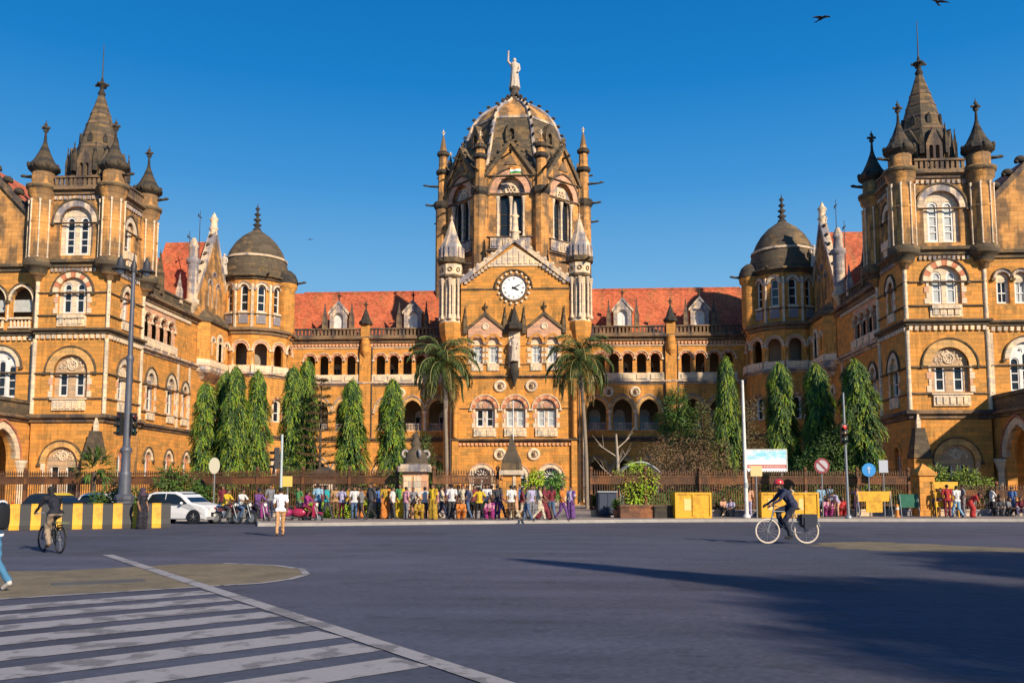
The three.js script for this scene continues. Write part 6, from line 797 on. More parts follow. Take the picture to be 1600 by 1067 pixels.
const CROWD = [
  ["person in maroon shirt and charcoal trousers, behind the white car", -12.51, 53.4, -0.04, "stand", "trousers", "maroon", "charcoal", 1.01],
  ["person in grey shirt and navy trousers, behind the motorcycles", -10.61, 51.64, 0.6, "stand", "trousers", "grey", "navy", 1.03],
  ["person in green shirt and charcoal trousers, behind the magenta scooters", -9.05, 51.66, -0.46, "phone", "trousers", "green", "charcoal", 0.97],
  ["person in sky shirt and navy trousers, left of the teal shirt", -7.68, 52.86, 3.06, "stand", "trousers", "sky", "navy", 1.05],
  ["person in teal shirt and charcoal trousers, on the pavement left of the gate piers", -7.0, 53.69, 1.42, "walk", "trousers", "teal", "charcoal", 1.01],
  ["person in khaki shirt and brown trousers, right of the teal shirt", -7.1, 51.55, 0.47, "stand", "trousers", "khaki", "brown", 0.98],
  ["person in lavender shirt and maroon trousers, left of the big gate pier", -6.4, 52.96, 2.77, "hips", "trousers", "lavender", "maroon", 0.95],
  ["person in white shirt and denim trousers, fourth figure left of the big gate pier", -5.58, 53.65, 0.23, "stand", "trousers", "white", "denim", 0.97],
  ["person in grey shirt and charcoal trousers, behind the tall one in a dark waistcoat", -5.5, 52.34, -1.59, "stroll", "trousers", "grey", "charcoal", 0.94],
  ["person in charcoal long-sleeved top, tall, striding at the kerb left of the big gate pier", -4.55, 54.47, -0.82, "walk", "long", "charcoal", "black", 1.08],
  ["person in blue shirt and charcoal trousers, just left of the orange saree", -4.64, 52.1, 3.25, "stand", "trousers", "blue", "charcoal", 0.97],
  ["person in orange saree, just left of the big gate pier", -4.13, 52.96, 0.48, "stand", "sari", "mustard", "orange", 1.04],
  ["person in white shirt and charcoal trousers, nearest the big gate pier on its left", -3.68, 53.3, 1.47, "stroll", "trousers", "white", "charcoal", 0.96],
  ["person in yellow saree, at the foot of the big gate pier", -3.58, 51.77, -0.06, "stand", "sari", "green", "yellow", 1.05],
  ["person in pink shirt and grey trousers, in front of the big gate pier, left side", -2.89, 53.86, 2.39, "stand", "trousers", "pink", "grey", 0.96],
  ["person in grey shirt and brown trousers, in front of the big gate pier, middle", -2.73, 52.7, 0.24, "phone", "trousers", "grey", "brown", 0.95],
  ["person in mustard saree, squatting in front of the big gate pier", -2.22, 53.81, 0.03, "squat", "sari", "mustard", "mustard", 0.95],
  ["person in white shirt and charcoal trousers, right of the big gate pier", -2.03, 53.25, 3.23, "hips", "trousers", "white", "charcoal", 0.96],
  ["person in mustard saree, second right of the big gate pier", -1.51, 53.9, -0.47, "stand", "sari", "yellow", "mustard", 1.05],
  ["person in cream shirt and navy trousers, third right of the big gate pier", -1.24, 52.65, 1.71, "walk", "trousers", "cream", "navy", 0.99],
  ["person in purple shirt and charcoal trousers, half hidden behind two white shirts", -1.07, 50.99, -0.13, "stand", "trousers", "purple", "charcoal", 0.99],
  ["person in white shirt and charcoal trousers, broad, between the gate piers", -0.59, 53.72, 3.19, "stand", "trousers", "white", "charcoal", 1.04],
  ["person in orange saree, squatting between the gate piers", -0.09, 54.02, 0.29, "squat", "sari", "orange", "orange", 0.97],
  ["person in cream long tunic, behind the squatting orange saree", -0.21, 51.91, -0.31, "stand", "kurta", "cream", "cream", 1.04],
  ["person in navy shirt and denim trousers, left of the yellow shirt", 0.2, 53.65, -1.36, "stroll", "trousers", "navy", "denim", 1.0],
  ["person in maroon shirt and black trousers, just behind the yellow shirt", 0.29, 51.09, 0.72, "stand", "trousers", "maroon", "black", 1.01],
  ["person in yellow shirt and black trousers, midway between the two gate piers", 0.82, 53.72, 3.14, "hips", "trousers", "yellow", "black", 0.95],
  ["person in white shirt and green trousers, right of the yellow shirt", 1.09, 52.47, 0.2, "stand", "trousers", "white", "green", 1.04],
  ["person in magenta saree, squatting right of the yellow shirt", 1.35, 53.78, -0.2, "squat", "sari", "pink", "magenta", 1.01],
  ["person in charcoal shirt and purple trousers, left of the slender gate pier", 1.68, 53.09, 3.04, "stand", "trousers", "charcoal", "purple", 1.02],
  ["person in purple long-sleeved top and navy trousers, just left of the slender gate pier", 1.75, 51.69, 1.62, "walk", "long", "purple", "navy", 0.95],
  ["person in brown saree, at the back, left of the slender gate pier", 1.98, 50.03, 0.08, "stand", "sari", "brown", "brown", 0.94],
  ["person in white shirt and brown trousers, in front of the slender gate pier", 2.44, 54.05, 3.55, "stand", "trousers", "white", "brown", 1.01],
  ["person in peach long tunic, right edge of the slender gate pier", 2.56, 52.8, -1.15, "stroll", "kurta", "peach", "cream", 1.0],
  ["person in maroon shirt and cream trousers, first right of the slender gate pier", 2.95, 52.82, 1.6, "walk", "trousers", "maroon", "cream", 0.94],
  ["person in grey shirt, stepping off the kerb right of the slender gate pier", 3.31, 55.51, -1.38, "stroll", "trousers", "grey", "denim", 0.95],
  ["person in lavender shirt and grey trousers, left of the open gate", 3.39, 51.93, 0.71, "stand", "trousers", "lavender", "grey", 1.0],
  ["person in cream long tunic, walking at the open gate", 3.88, 54.89, 1.66, "walk", "kurta", "cream", "cream", 0.98],
  ["person in maroon saree, walking at the open gate", 4.08, 53.91, 1.38, "walk", "sari", "maroon", "maroon", 1.0],
  ["person in orange shirt and purple trousers, right side of the open gate", 4.99, 54.4, 1.09, "walk", "trousers", "orange", "purple", 0.99],
  ["person in purple saree, far right of the open gate", 5.44, 52.6, -0.53, "stand", "sari", "lavender", "purple", 0.98],
  ["person in peach shirt and charcoal trousers, right of the yellow box barrier", 14.02, 47.79, 0.45, "squat", "trousers", "peach", "charcoal", 1.03],
  ["person in lavender shirt, outer of two crouching right of the yellow box barrier", 14.45, 47.81, -0.5, "squat", "trousers", "lavender", "grey", 0.98],
  ["person in peach long-sleeved top and lavender trousers, beside the tall white pole", 15.09, 49.55, 3.01, "stand", "long", "peach", "lavender", 0.99],
  ["person in sky shirt and denim trousers, behind the cyclist, leftmost of the group", 19.35, 48.12, 0.16, "stand", "trousers", "sky", "denim", 1.01],
  ["person in magenta saree, behind the cyclist, crouching in the group", 19.65, 48.29, -0.03, "squat", "sari", "pink", "magenta", 1.03],
  ["person in lavender shirt and peach trousers, bending between the cyclist and signal pole", 20.11, 48.31, -0.86, "bend", "trousers", "lavender", "peach", 0.96],
  ["person in red saree, crouching at the foot of the signal pole", 20.61, 47.71, 0.14, "squat", "sari", "red", "red", 1.03],
  ["person in purple shirt and charcoal trousers, leftmost of the group by the yellow rack", 25.72, 47.79, 1.58, "bend", "trousers", "purple", "charcoal", 0.96],
  ["person in red shirt and maroon trousers, second of the group by the yellow rack", 25.94, 48.71, 2.81, "stand", "trousers", "red", "maroon", 1.04],
  ["person in white shirt and sky trousers, in the group by the yellow rack", 25.96, 49.85, 3.4, "walk", "trousers", "white", "sky", 1.0],
  ["person in red saree, bending right of the yellow rack group", 27.29, 48.66, 1.21, "bend", "sari", "red", "red", 0.95],
  ["person in charcoal shirt and grey trousers, crouching near the right corner railing", 29.65, 46.69, -0.07, "squat", "trousers", "charcoal", "grey", 1.02],
  ["person in grey shirt and charcoal trousers, second crouching near the right corner railing", 30.19, 46.59, 0.61, "squat", "trousers", "grey", "charcoal", 1.01],
  ["person in maroon shirt and lavender trousers, crouching at the right edge of the pavement", 30.74, 46.87, -0.54, "squat", "trousers", "maroon", "lavender", 1.04],
  ["person in maroon shirt and charcoal trousers, behind the teal shirt", -7.96, 51.05, 0.14, "stand", "trousers", "maroon", "charcoal", 1.01],
  ["person in mustard shirt and denim trousers, behind the lavender shirt", -6.58, 51.02, 1.71, "phone", "trousers", "mustard", "denim", 0.98],
  ["person in orange saree, in the back row left of the big pier", -5.75, 51.78, -0.21, "hips", "sari", "orange", "orange", 0.96],
  ["person in cream long-sleeved top and grey trousers, in the back row near the orange saree", -4.88, 51.87, -1.37, "stroll", "long", "cream", "grey", 0.98],
  ["person in lavender long tunic, behind the white shirt near the pier", -4.41, 50.41, 3.55, "stand", "kurta", "lavender", "navy", 0.95],
  ["person in sky shirt and black trousers, in the back row right of the big pier", -2.36, 49.61, -0.16, "point", "trousers", "sky", "black", 1.01],
  ["person in pink shirt and charcoal trousers, behind the yellow saree", -1.68, 51.29, -1.81, "walk", "trousers", "pink", "charcoal", 0.94],
  ["person in sky saree, behind the squatting orange saree", -0.61, 50.5, 3.64, "stand", "sari", "brown", "sky", 1.03],
  ["person in grey long-sleeved top and brown trousers, in the back row before the yellow shirt", -0.03, 51.41, 0.04, "phone", "long", "grey", "brown", 0.99],
  ["person in charcoal long tunic, in the back row after the yellow shirt", 0.73, 50.46, 0.13, "hips", "kurta", "charcoal", "grey", 1.05],
  ["person in white shirt and navy trousers, behind the squatting pink saree", 1.15, 49.93, 3.58, "stroll", "trousers", "white", "navy", 1.02],
  ["person in blue shirt and black trousers, in the back row right of the slender pier", 2.68, 50.46, -0.8, "stand", "trousers", "blue", "black", 1.04],
  ["person in grey saree, at the back of the open gate", 3.5, 50.74, -0.5, "point", "sari", "green", "grey", 1.02],
  ["person in maroon long-sleeved top and denim trousers, standing inside the open gate", 4.42, 50.92, 3.4, "walk", "long", "maroon", "denim", 1.01],
  ["person in mustard long tunic, behind the first yellow box at right", 16.84, 46.33, 3.44, "stand", "kurta", "mustard", "brown", 0.98],
  ["person in orange shirt and grey trousers, behind the cyclist and yellow boxes", 17.22, 46.76, -0.74, "phone", "trousers", "orange", "grey", 0.94],
  ["person in cream shirt and navy trousers, behind the second yellow box at right", 17.88, 47.54, -1.47, "hips", "trousers", "cream", "navy", 1.01],
  ["person in blue saree, at the right end of the yellow boxes", 18.83, 46.72, 1.63, "stroll", "sari", "lavender", "blue", 0.96],
  ["person in sky long-sleeved top, at the back of the group by the signal", 20.33, 46.38, 0.59, "stand", "long", "sky", "charcoal", 1.04],
  ["person in pink long tunic, beside the signal pole", 21.59, 47.33, -0.9, "point", "kurta", "pink", "denim", 0.97],
  ["person in brown shirt and brown trousers, behind the red shirt at far right", 26.5, 46.66, 3.69, "walk", "trousers", "brown", "brown", 1.03],
  ["person in grey shirt and grey trousers, between the white shirt and bending red saree", 27.87, 46.19, -1.67, "stand", "trousers", "grey", "grey", 1.04],
  ["person in mustard saree, right of the bending red saree", 29.1, 45.6, 0.09, "phone", "sari", "charcoal", "mustard", 1.0],
  ["person in white long-sleeved top and black trousers, by the low railing at right", 29.57, 46.01, -1.56, "hips", "long", "white", "black", 0.96],
  ["person in blue long tunic, near the right edge of the pavement", 30.47, 46.48, -0.79, "stroll", "kurta", "blue", "charcoal", 0.95]
];
for (const [label, x, z, ry, pose, dress, top, legs, h] of CROWD) person(label, x, z, ry, pose, dress, top, legs, h);
// ---------------------------------------------------------------- nearer figures, cycles, vehicles
const rubber = mat(0.02, 0.02, 0.022, { roughness: 0.8 }), chrome = mat(0.33, 0.33, 0.34, { metalness: 0.6, roughness: 0.5 }), steel = mat(0.25, 0.27, 0.29, { metalness: 0.5, roughness: 0.5 });
const paint = (r, g, b) => { const m = new THREE.MeshPhysicalMaterial({ roughness: 0.35, clearcoat: 0.6, clearcoatRoughness: 0.15 }); m.color.setRGB(r, g, b); return m; };
const yellowP = mat(0.78, 0.40, 0.012, { map: tPaintWear(), roughness: 0.55 }), blackP = mat(0.03, 0.03, 0.032, { map: tGrain, roughness: 0.6 }), carGlass = mat(0.012, 0.016, 0.02, { roughness: 0.04 });
function tPaintWear() { return texture(512, (u, v) => { const w = fbm(u * 12, v * 12, 12, 5, 91), g = fbm(u * 90, v * 90, 90, 2, 7), k = 0.95 - 0.25 * smooth(0.6, 0.78, w + 0.25 * (g - 0.5)) - 0.12 * g; return [k, k, k * 0.9]; }); }
function wheelGeo(r, t) { return G(['tyre', r, t], () => join([NI(new THREE.TorusGeometry(r - t, t, 8, 28).rotateY(Math.PI / 2))])); }
function bicycle(T, tyre, frameMat) {
  for (const [z, nm] of [[0.53, 'wheel'], [-0.53, 'wheel']]) {
    const w = mesh(nm, wheelGeo(0.345, 0.026), tyre, T, [0, 0.345, z]);
    sub(w, 'spokes', G('spokes', () => join([...[...Array(16)].map((_, i) => { const a = (i / 16) * 6.283; return bar(i % 2 ? 0.02 : -0.02, 0, 0, 0, Math.cos(a) * 0.31, Math.sin(a) * 0.31, 0.0035, 0.0035, 3); }), NI(new THREE.TorusGeometry(0.312, 0.011, 5, 28).rotateY(Math.PI / 2)), bar(-0.05, 0, 0, 0.05, 0, 0, 0.022, 0.022, 8)])), chrome);
  }
  const bb = [0, 0.29, -0.08], st = [0, 0.86, -0.22], hd = [0, 0.88, 0.36], hl = [0, 0.72, 0.4], ra = [0, 0.345, -0.53], fa = [0, 0.345, 0.53], tube = (a, b, r) => bar(...a, ...b, r, r, 8);
  mesh('frame', join([tube(bb, st, 0.017), tube(st, hd, 0.017), tube(hl, bb, 0.019), tube(hd, hl, 0.021), ...[-0.05, 0.05].flatMap((x) => [tube([x, ra[1], ra[2]], [x * 0.5, bb[1], bb[2]], 0.011), tube([x, ra[1], ra[2]], [x * 0.4, st[1] - 0.08, st[2]], 0.01)])]), frameMat, T);
  mesh('fork', join([...[-0.05, 0.05].map((x) => tube([x, fa[1], fa[2]], [x * 0.8, hl[1] - 0.04, hl[2] + 0.01], 0.013)), tube([0, 0.68, 0.41], [0, 1.0, 0.34], 0.016)]), frameMat, T);
  mesh('handlebar', join([tube([-0.27, 1.03, 0.36], [0.27, 1.03, 0.36], 0.012), tube([-0.27, 1.03, 0.36], [-0.29, 1.0, 0.26], 0.015), tube([0.27, 1.03, 0.36], [0.29, 1.0, 0.26], 0.015)]), chrome, T);
  mesh('saddle', join([ball(0, 0.95, -0.26, 0.12, 0.75, 0.3, 1.15), tube([0, 0.84, -0.215], [0, 0.94, -0.24], 0.013)]), rubber, T);
  mesh('crank', join([NI(new THREE.TorusGeometry(0.09, 0.012, 5, 18).rotateY(Math.PI / 2).translate(0.05, bb[1], bb[2])), tube([0.07, bb[1], bb[2]], [0.09, bb[1] - 0.16, bb[2] + 0.03], 0.01), tube([-0.07, bb[1], bb[2]], [-0.09, bb[1] + 0.16, bb[2] - 0.03 + 0.06], 0.01)]), steel, T);
  for (const [x, y, z] of [[0.12, bb[1] - 0.16, bb[2] + 0.04], [-0.12, bb[1] + 0.16, bb[2] + 0.04]]) mesh('pedal', G('pedal', () => join([box(-0.045, 0.045, -0.012, 0.012, -0.035, 0.035)])), rubber, T, [x, y, z]);
  mesh('mudguard', G('mudg', () => join([NI(new THREE.TorusGeometry(0.385, 0.02, 4, 14, 2.0).rotateY(Math.PI / 2).rotateX(0.3).translate(0, 0.345, -0.53))])), frameMat, T);
}
const fine = (pose, dress, cols) => bodyGeo(pose, dress, 0.0125, cols, true);
function eyes(m, hd) { for (const q of [-1, 1]) sub(m, 'eye', G('eye', () => join([ball(0, 0, 0, 0.011, 1, 0.7, 0.6, 8, 6)])), M.black, hd[0] + q * 0.032, hd[1] + 0.012, hd[2] + 0.083); }
function helmet(m, hd, material) { sub(m, 'helmet', G('helmet', () => { const g = new THREE.SphereGeometry(0.122, 18, 12, 0, Math.PI * 2, 0, Math.PI * 0.56); g.scale(0.95, 0.95, 1.15); return join([NI(g), NI(new THREE.TorusGeometry(0.118, 0.014, 6, 24).rotateX(Math.PI / 2).scale(0.95, 1, 1.15).translate(0, -0.02, 0))]); }), material, hd[0], hd[1] + 0.045, hd[2] - 0.01); }
{
  // right-hand cyclist, heading left
  const ry = Math.atan2(-1, 0.06), pos = [11.83, 0.004, 71.05], T = thing('bicycle', 'bicycle with pale tyres and dark rear bag, ridden across the road', 'bicycle', pos, ry); T.scale.setScalar(1.12);
  bicycle(T, mat(0.62, 0.52, 0.42, { roughness: 0.7 }), steel); const bag = mesh('pannier', join([box(-0.2, 0.2, 0.52, 0.8, -0.78, -0.36), box(-0.23, 0.23, 0.45, 0.72, -0.74, -0.42)]), mat(0.012, 0.018, 0.035, { roughness: 0.7 }), T); mesh('carrier', join([bar(0.06, 0.79, -0.25, 0.06, 0.79, -0.8, 0.01), bar(-0.06, 0.79, -0.25, -0.06, 0.79, -0.8, 0.01)]), steel, T);
  const P = single('person', 'cyclist in dark navy clothes and red helmet riding left', 'person', fine('cycle', 'long', [C.skin, C.hair, [0.016, 0.022, 0.06], [0.012, 0.016, 0.035], C.black]), peopleMat, pos, ry); P.scale.setScalar(1.12); eyes(P, POSES.cycle.head); helmet(P, POSES.cycle.head, paint(0.5, 0.03, 0.03));
  // left-hand cyclist, riding away
  const r2 = Math.atan2(-0.86, -0.67), p2 = [-8.43, 0.004, 75.92], U = thing('bicycle', 'dark old bicycle ridden away beside the striped barriers', 'bicycle', p2, r2); bicycle(U, rubber, mat(0.05, 0.05, 0.04)); mesh('carrier', join([box(-0.09, 0.09, 0.78, 0.8, -0.8, -0.3)]), mat(0.16, 0.19, 0.06), U);
  const Q = single('person', 'cyclist in dark jacket and pale trousers riding away on the left', 'person', fine('cycle', 'long', [C.skin, C.hair, [0.012, 0.012, 0.02], [0.30, 0.22, 0.15], C.brown]), peopleMat, p2, r2); eyes(Q, POSES.cycle.head);
  const W = single('person', 'pedestrian in white shirt and khaki trousers crossing the road', 'person', fine('stroll', 'trousers', [C.skin, C.hair, [0.78, 0.75, 0.76], [0.50, 0.27, 0.12], C.brown]), peopleMat, [-5, 0.004, 67.5], Math.PI + 0.25); eyes(W, POSES.stroll.head);
  const A = single('person', 'figure in long black robe beside the right end of the striped barriers', 'person', fine('stand', 'sari', [C.skin, C.hair, [0.014, 0.012, 0.02], [0.014, 0.012, 0.02], C.black]), peopleMat, [-12.65, 0.004, 62.0], 1.2); eyes(A, POSES.stand.head);
  sub(A, 'headscarf', G('scarf', () => { const g = new THREE.SphereGeometry(0.125, 16, 12); g.scale(0.95, 1.15, 1); return join([NI(g).translate(0, 0, -0.03), lathe([[0.1, 0], [0.15, -0.1], [0.2, -0.22]], 14, 0, 0, -0.03)]); }), mat(0.05, 0.03, 0.05), 0, POSES.stand.head[1] + 0.01, POSES.stand.head[2]);
  const N = single('person', 'pedestrian at the left edge in white shirt and blue jeans walking away', 'person', fine('walk', 'trousers', [C.skin, C.hair, C.white, [0.05, 0.17, 0.30], [0.55, 0.5, 0.45]]), peopleMat, [-4.36, 0.004, 84.68], -1.9); eyes(N, POSES.walk.head);
  sub(N, 'backpack', G('bpack', () => { const g = new THREE.BoxGeometry(0.28, 0.42, 0.16, 4, 5, 3), p = g.attributes.position; for (let i = 0; i < p.count; i++) { const x = p.getX(i) / 0.14, y = p.getY(i) / 0.21, z = p.getZ(i) / 0.08, l = Math.pow(Math.abs(x) ** 4 + Math.abs(y) ** 4 + Math.abs(z) ** 4, 0.25) || 1; p.setXYZ(i, p.getX(i) / l, p.getY(i) / l * (1 + 0.1 * (y < 0 ? 1 : 0)), p.getZ(i) / l); } g.computeVertexNormals(); return join([NI(g), bar(-0.1, 0.2, 0.05, -0.1, 0.2, 0.2, 0.02), bar(0.1, 0.2, 0.05, 0.1, 0.2, 0.2, 0.02)]); }), M.black, 0, 1.22, -0.2);
}
// motorcycles waiting at the kerb
function motorcycle(label, x, z, ry, col, scooter) {
  const T = thing(scooter ? 'motor_scooter' : 'motorcycle', label, scooter ? 'scooter' : 'motorcycle', [x, 0.004, z], ry, 'two-wheelers waiting by the kerb'), body = paint(...col);
  const r = scooter ? 0.24 : 0.3; for (const s of [0.62, -0.6]) { const w = mesh('wheel', wheelGeo(r, 0.055), rubber, T, [0, r, s]); sub(w, 'rim', G(['mrim', r], () => join([NI(new THREE.CylinderGeometry(r - 0.09, r - 0.09, 0.05, 16).rotateZ(Math.PI / 2))])), chrome); }
  mesh('fork', join([bar(-0.09, r, 0.62, -0.09, 0.92, 0.4, 0.022), bar(0.09, r, 0.62, 0.09, 0.92, 0.4, 0.022)]), chrome, T); mesh('handlebar', join([bar(-0.34, 1.02, 0.34, 0.34, 1.02, 0.34, 0.014), bar(-0.34, 1.02, 0.34, -0.36, 1.0, 0.24, 0.02), bar(0.34, 1.02, 0.34, 0.36, 1.0, 0.24, 0.02)]), steel, T);
  if (scooter) { mesh('front_shield', join([ext([[-0.2, 0.3], [0.2, 0.3], [0.22, 0.75], [0.14, 1.0], [-0.14, 1.0], [-0.22, 0.75]], 0.36, 0.44)]), body, T); mesh('footboard', join([box(-0.18, 0.18, 0.26, 0.32, -0.15, 0.38)]), blackP, T); mesh('body', join([ball(0, 0.52, -0.45, 0.3, 0.7, 0.75, 1.35, 14, 10)]), body, T); }
  else { mesh('tank', join([ball(0, 0.83, 0.12, 0.2, 0.75, 0.7, 1.35, 14, 10)]), body, T); mesh('engine', join([box(-0.13, 0.13, 0.3, 0.62, -0.12, 0.22), bar(0.16, 0.3, 0.1, 0.18, 0.36, -0.75, 0.045, 0.05)]), steel, T); mesh('side_panel', join([box(-0.12, 0.12, 0.6, 0.78, -0.45, -0.05)]), body, T); mesh('frame', join([bar(0, 0.9, 0.38, 0, 0.35, 0.1, 0.025), bar(0, 0.75, -0.2, 0, 0.3, -0.6, 0.03)]), blackP, T); }
  mesh('seat', join([ball(0, 0.78, -0.28, 0.16, 0.9, 0.38, 2.1, 12, 8)]), rubber, T); mesh('headlight', join([ball(0, 0.9, 0.5, 0.1, 1, 1, 0.7)]), mat(0.6, 0.6, 0.55, { roughness: 0.1 }), T); mesh('mudguard', join([NI(new THREE.TorusGeometry(r + 0.03, 0.05, 5, 12, 1.8).rotateY(Math.PI / 2).rotateX(0.6).translate(0, r, 0.62))]), body, T); mesh('tail_light', join([box(-0.06, 0.06, 0.72, 0.8, -0.68, -0.63)]), mat(0.4, 0.02, 0.02), T); mesh('stand', join([bar(0.1, 0.3, -0.1, 0.2, 0, -0.12, 0.012)]), steel, T);
}
motorcycle("dark red motorcycle just right of the white car", -11.21, 56.24, 1.3, [0.12, 0.02, 0.03], false);
motorcycle("black motorcycle under the rider in white shirt", -10.42, 56.39, 1.2, [0.02, 0.02, 0.025], false);
motorcycle("purple scooter under the helmeted rider", -9.68, 56.15, 1.0, [0.22, 0.04, 0.16], true);
motorcycle("magenta scooter parked right of the crossing pedestrian", -8.27, 55.07, 1.9, [0.3, 0.02, 0.12], true);
motorcycle("crimson scooter with small white fairing left of the teal shirt", -7.55, 55.23, 1.4, [0.36, 0.02, 0.07], true);
person('motorcycle rider in white shirt and blue jeans near the white car', -10.42, 56.39, 1.2, 'ride', 'trousers', 'white', 'denim', 1, 0.004, 'riders by the kerb');
helmet(person('scooter rider in purple long-sleeved top and dark helmet', -9.68, 56.15, 1.0, 'ride', 'long', 'purple', 'charcoal', 1, 0.004, 'riders by the kerb'), POSES.ride.head, M.black);
person('motorcycle rider in yellow shirt just right of the white car', -11.21, 56.24, 1.3, 'ride', 'trousers', 'yellow', 'charcoal', 1, 0.004, 'riders by the kerb');
person('scooter rider in magenta top left of the teal shirt', -7.55, 55.23, 1.4, 'ride', 'long', 'magenta', 'maroon', 0.95, 0.004, 'riders by the kerb');

// cars: one bevelled shell from the side outline, sides leaning in above the waist
function car(label, name, cat, pos, ry, o) {
  const T = thing(name, label, cat, pos, ry), { L, W, prof, belt, roofY, win, wb, r, paintM, roofM } = o;
  const lean = (g, grow = 0) => { const p = g.attributes.position; for (let i = 0; i < p.count; i++) { const y = p.getY(i), k = 1 - 0.2 * smooth(belt, roofY + 0.15, y) * 1.0 - 0.05 * smooth(0.5, 0.15, y); p.setX(i, p.getX(i) * k); const zz = p.getZ(i) / (L / 2); p.setX(i, p.getX(i) * (1 - 0.09 * Math.pow(Math.abs(zz), 4))); } g.computeVertexNormals(); return g; };
  const side = (pts, w0, w1, bev = 0, holes) => { const g = new THREE.ExtrudeGeometry(shapeOf(pts, holes), { depth: w1 - w0 - 2 * bev, bevelEnabled: bev > 0, bevelThickness: bev, bevelSize: bev * 0.8, bevelOffset: -bev * 0.8, bevelSegments: 3, steps: 4 }); g.translate(0, 0, w0 + bev); g.rotateY(-Math.PI / 2); return NI(g); };   // outline in (z, y), extruded across the car
  mesh('body', join([lean(side(prof, -W / 2, W / 2, 0.09))]), paintM, T);
  for (const q of [-1, 1]) for (const w of win) mesh('side_window', join([lean(side(w, q > 0 ? W / 2 - 0.05 : -W / 2 - 0.012, q > 0 ? W / 2 + 0.012 : -W / 2 + 0.05))]), carGlass, T);
  const quad = (z0, y0, z1, y1, hw0, hw1, m, nm) => { const n = V2(-(y1 - y0), z1 - z0).normalize().multiplyScalar(0.012 * (z0 > z1 ? -1 : 1)); const g = new THREE.BufferGeometry(), A = [-hw0, y0 + Math.abs(n.y), z0 + (z0 > z1 ? 0.02 : -0.02)], B = [hw0, A[1], A[2]], Cc = [hw1, y1 + Math.abs(n.y), z1 + (z0 > z1 ? 0.02 : -0.02)], D = [-hw1, Cc[1], Cc[2]]; g.setAttribute('position', new THREE.Float32BufferAttribute([...A, ...B, ...Cc, ...A, ...Cc, ...D], 3)); g.computeVertexNormals(); mesh(nm, g, m, T); };
  quad(...o.wind, W * 0.43, W * 0.35, carGlass, 'windscreen'); quad(...o.rear, W * 0.4, W * 0.34, carGlass, 'rear_window');
  if (roofM) mesh('roof_panel', join([lean(side(o.roofPts, -W / 2 + 0.06, W / 2 - 0.06, 0.04))]), roofM, T);
  for (const z of [wb / 2, -wb / 2]) for (const q of [-1, 1]) { const w = mesh('wheel', G(['ctyre', r], () => join([lathe([[r * 0.62, -0.09], [r * 0.9, -0.1], [r, -0.06], [r, 0.06], [r * 0.9, 0.1], [r * 0.62, 0.09]], 22).rotateZ(Math.PI / 2)])), rubber, T, [q * (W / 2 - 0.1), r, z]); sub(w, 'rim', G(['crim', r], () => join([NI(new THREE.CylinderGeometry(r * 0.64, r * 0.64, 0.13, 20).rotateZ(Math.PI / 2)), ...[...Array(6)].map((_, i) => bar(0, 0, 0, 0, Math.cos(i * 1.047) * r * 0.6, Math.sin(i * 1.047) * r * 0.6, 0.035, 0.03, 5).scale(4.4, 1, 1))])), chrome); mesh('wheel_arch', G(['carch', r], () => join([NI(new THREE.CylinderGeometry(r * 1.2, r * 1.2, 0.03, 20).rotateZ(Math.PI / 2))])), M.black, T, [q * (W / 2 - 0.012), r * 1.02, z]); }
  for (const q of [-1, 1]) { mesh('headlight', join([ball(q * W * 0.36, o.lamp, L / 2 - 0.12, 0.15, 1.2, 0.6, 0.8)]), mat(0.5, 0.52, 0.55, { roughness: 0.08 }), T); mesh('tail_light', join([ball(q * W * 0.4, o.lamp + 0.15, -L / 2 + 0.1, 0.12, 0.8, 1.3, 0.7)]), mat(0.35, 0.01, 0.01, { roughness: 0.2 }), T); mesh('mirror', join([ball(q * (W / 2 + 0.06), belt + 0.06, wb * 0.24, 0.1, 1, 0.7, 0.6)]), paintM, T); mesh('door_handle', join([box(q * W / 2 - 0.03, q * W / 2 + 0.03, belt - 0.16, belt - 0.12, -0.25, -0.1)]), chrome, T); }
  mesh('grille', join([box(-W * 0.25, W * 0.25, 0.35, 0.55, L / 2 - 0.09, L / 2 - 0.005)]), M.black, T); mesh('number_plate', join([box(-0.22, 0.22, 0.36, 0.48, L / 2 - 0.02, L / 2 + 0.012)]), M.white, T); mesh('rear_plate', join([box(-0.22, 0.22, 0.5, 0.62, -L / 2 - 0.01, -L / 2 + 0.02)]), M.white, T);
}
const hatch = { L: 3.85, W: 1.7, belt: 0.93, roofY: 1.5, wb: 2.45, r: 0.31, lamp: 0.72, prof: [[-1.9, 0.3], [-1.92, 0.75], [-1.78, 1.05], [-1.45, 1.42], [-1.1, 1.53], [0.1, 1.54], [0.5, 1.4], [1.02, 1.02], [1.65, 0.9], [1.9, 0.72], [1.92, 0.35], [1.8, 0.2], [-1.8, 0.2]], win: [[[-1.45, 0.98], [-1.2, 1.4], [-0.95, 1.44], [-0.42, 1.45], [-0.42, 0.96]], [[-0.36, 0.96], [-0.36, 1.45], [0.1, 1.43], [0.42, 1.3], [0.86, 0.97]]], wind: [1.0, 1.03, 0.36, 1.46], rear: [-1.77, 1.08, -1.36, 1.46] };
car('white hatchback car parked at the end of the striped barriers', 'parked_car', 'car', [-13.7, 0.004, 55.6], 1.36, { ...hatch, paintM: paint(0.72, 0.72, 0.72) });
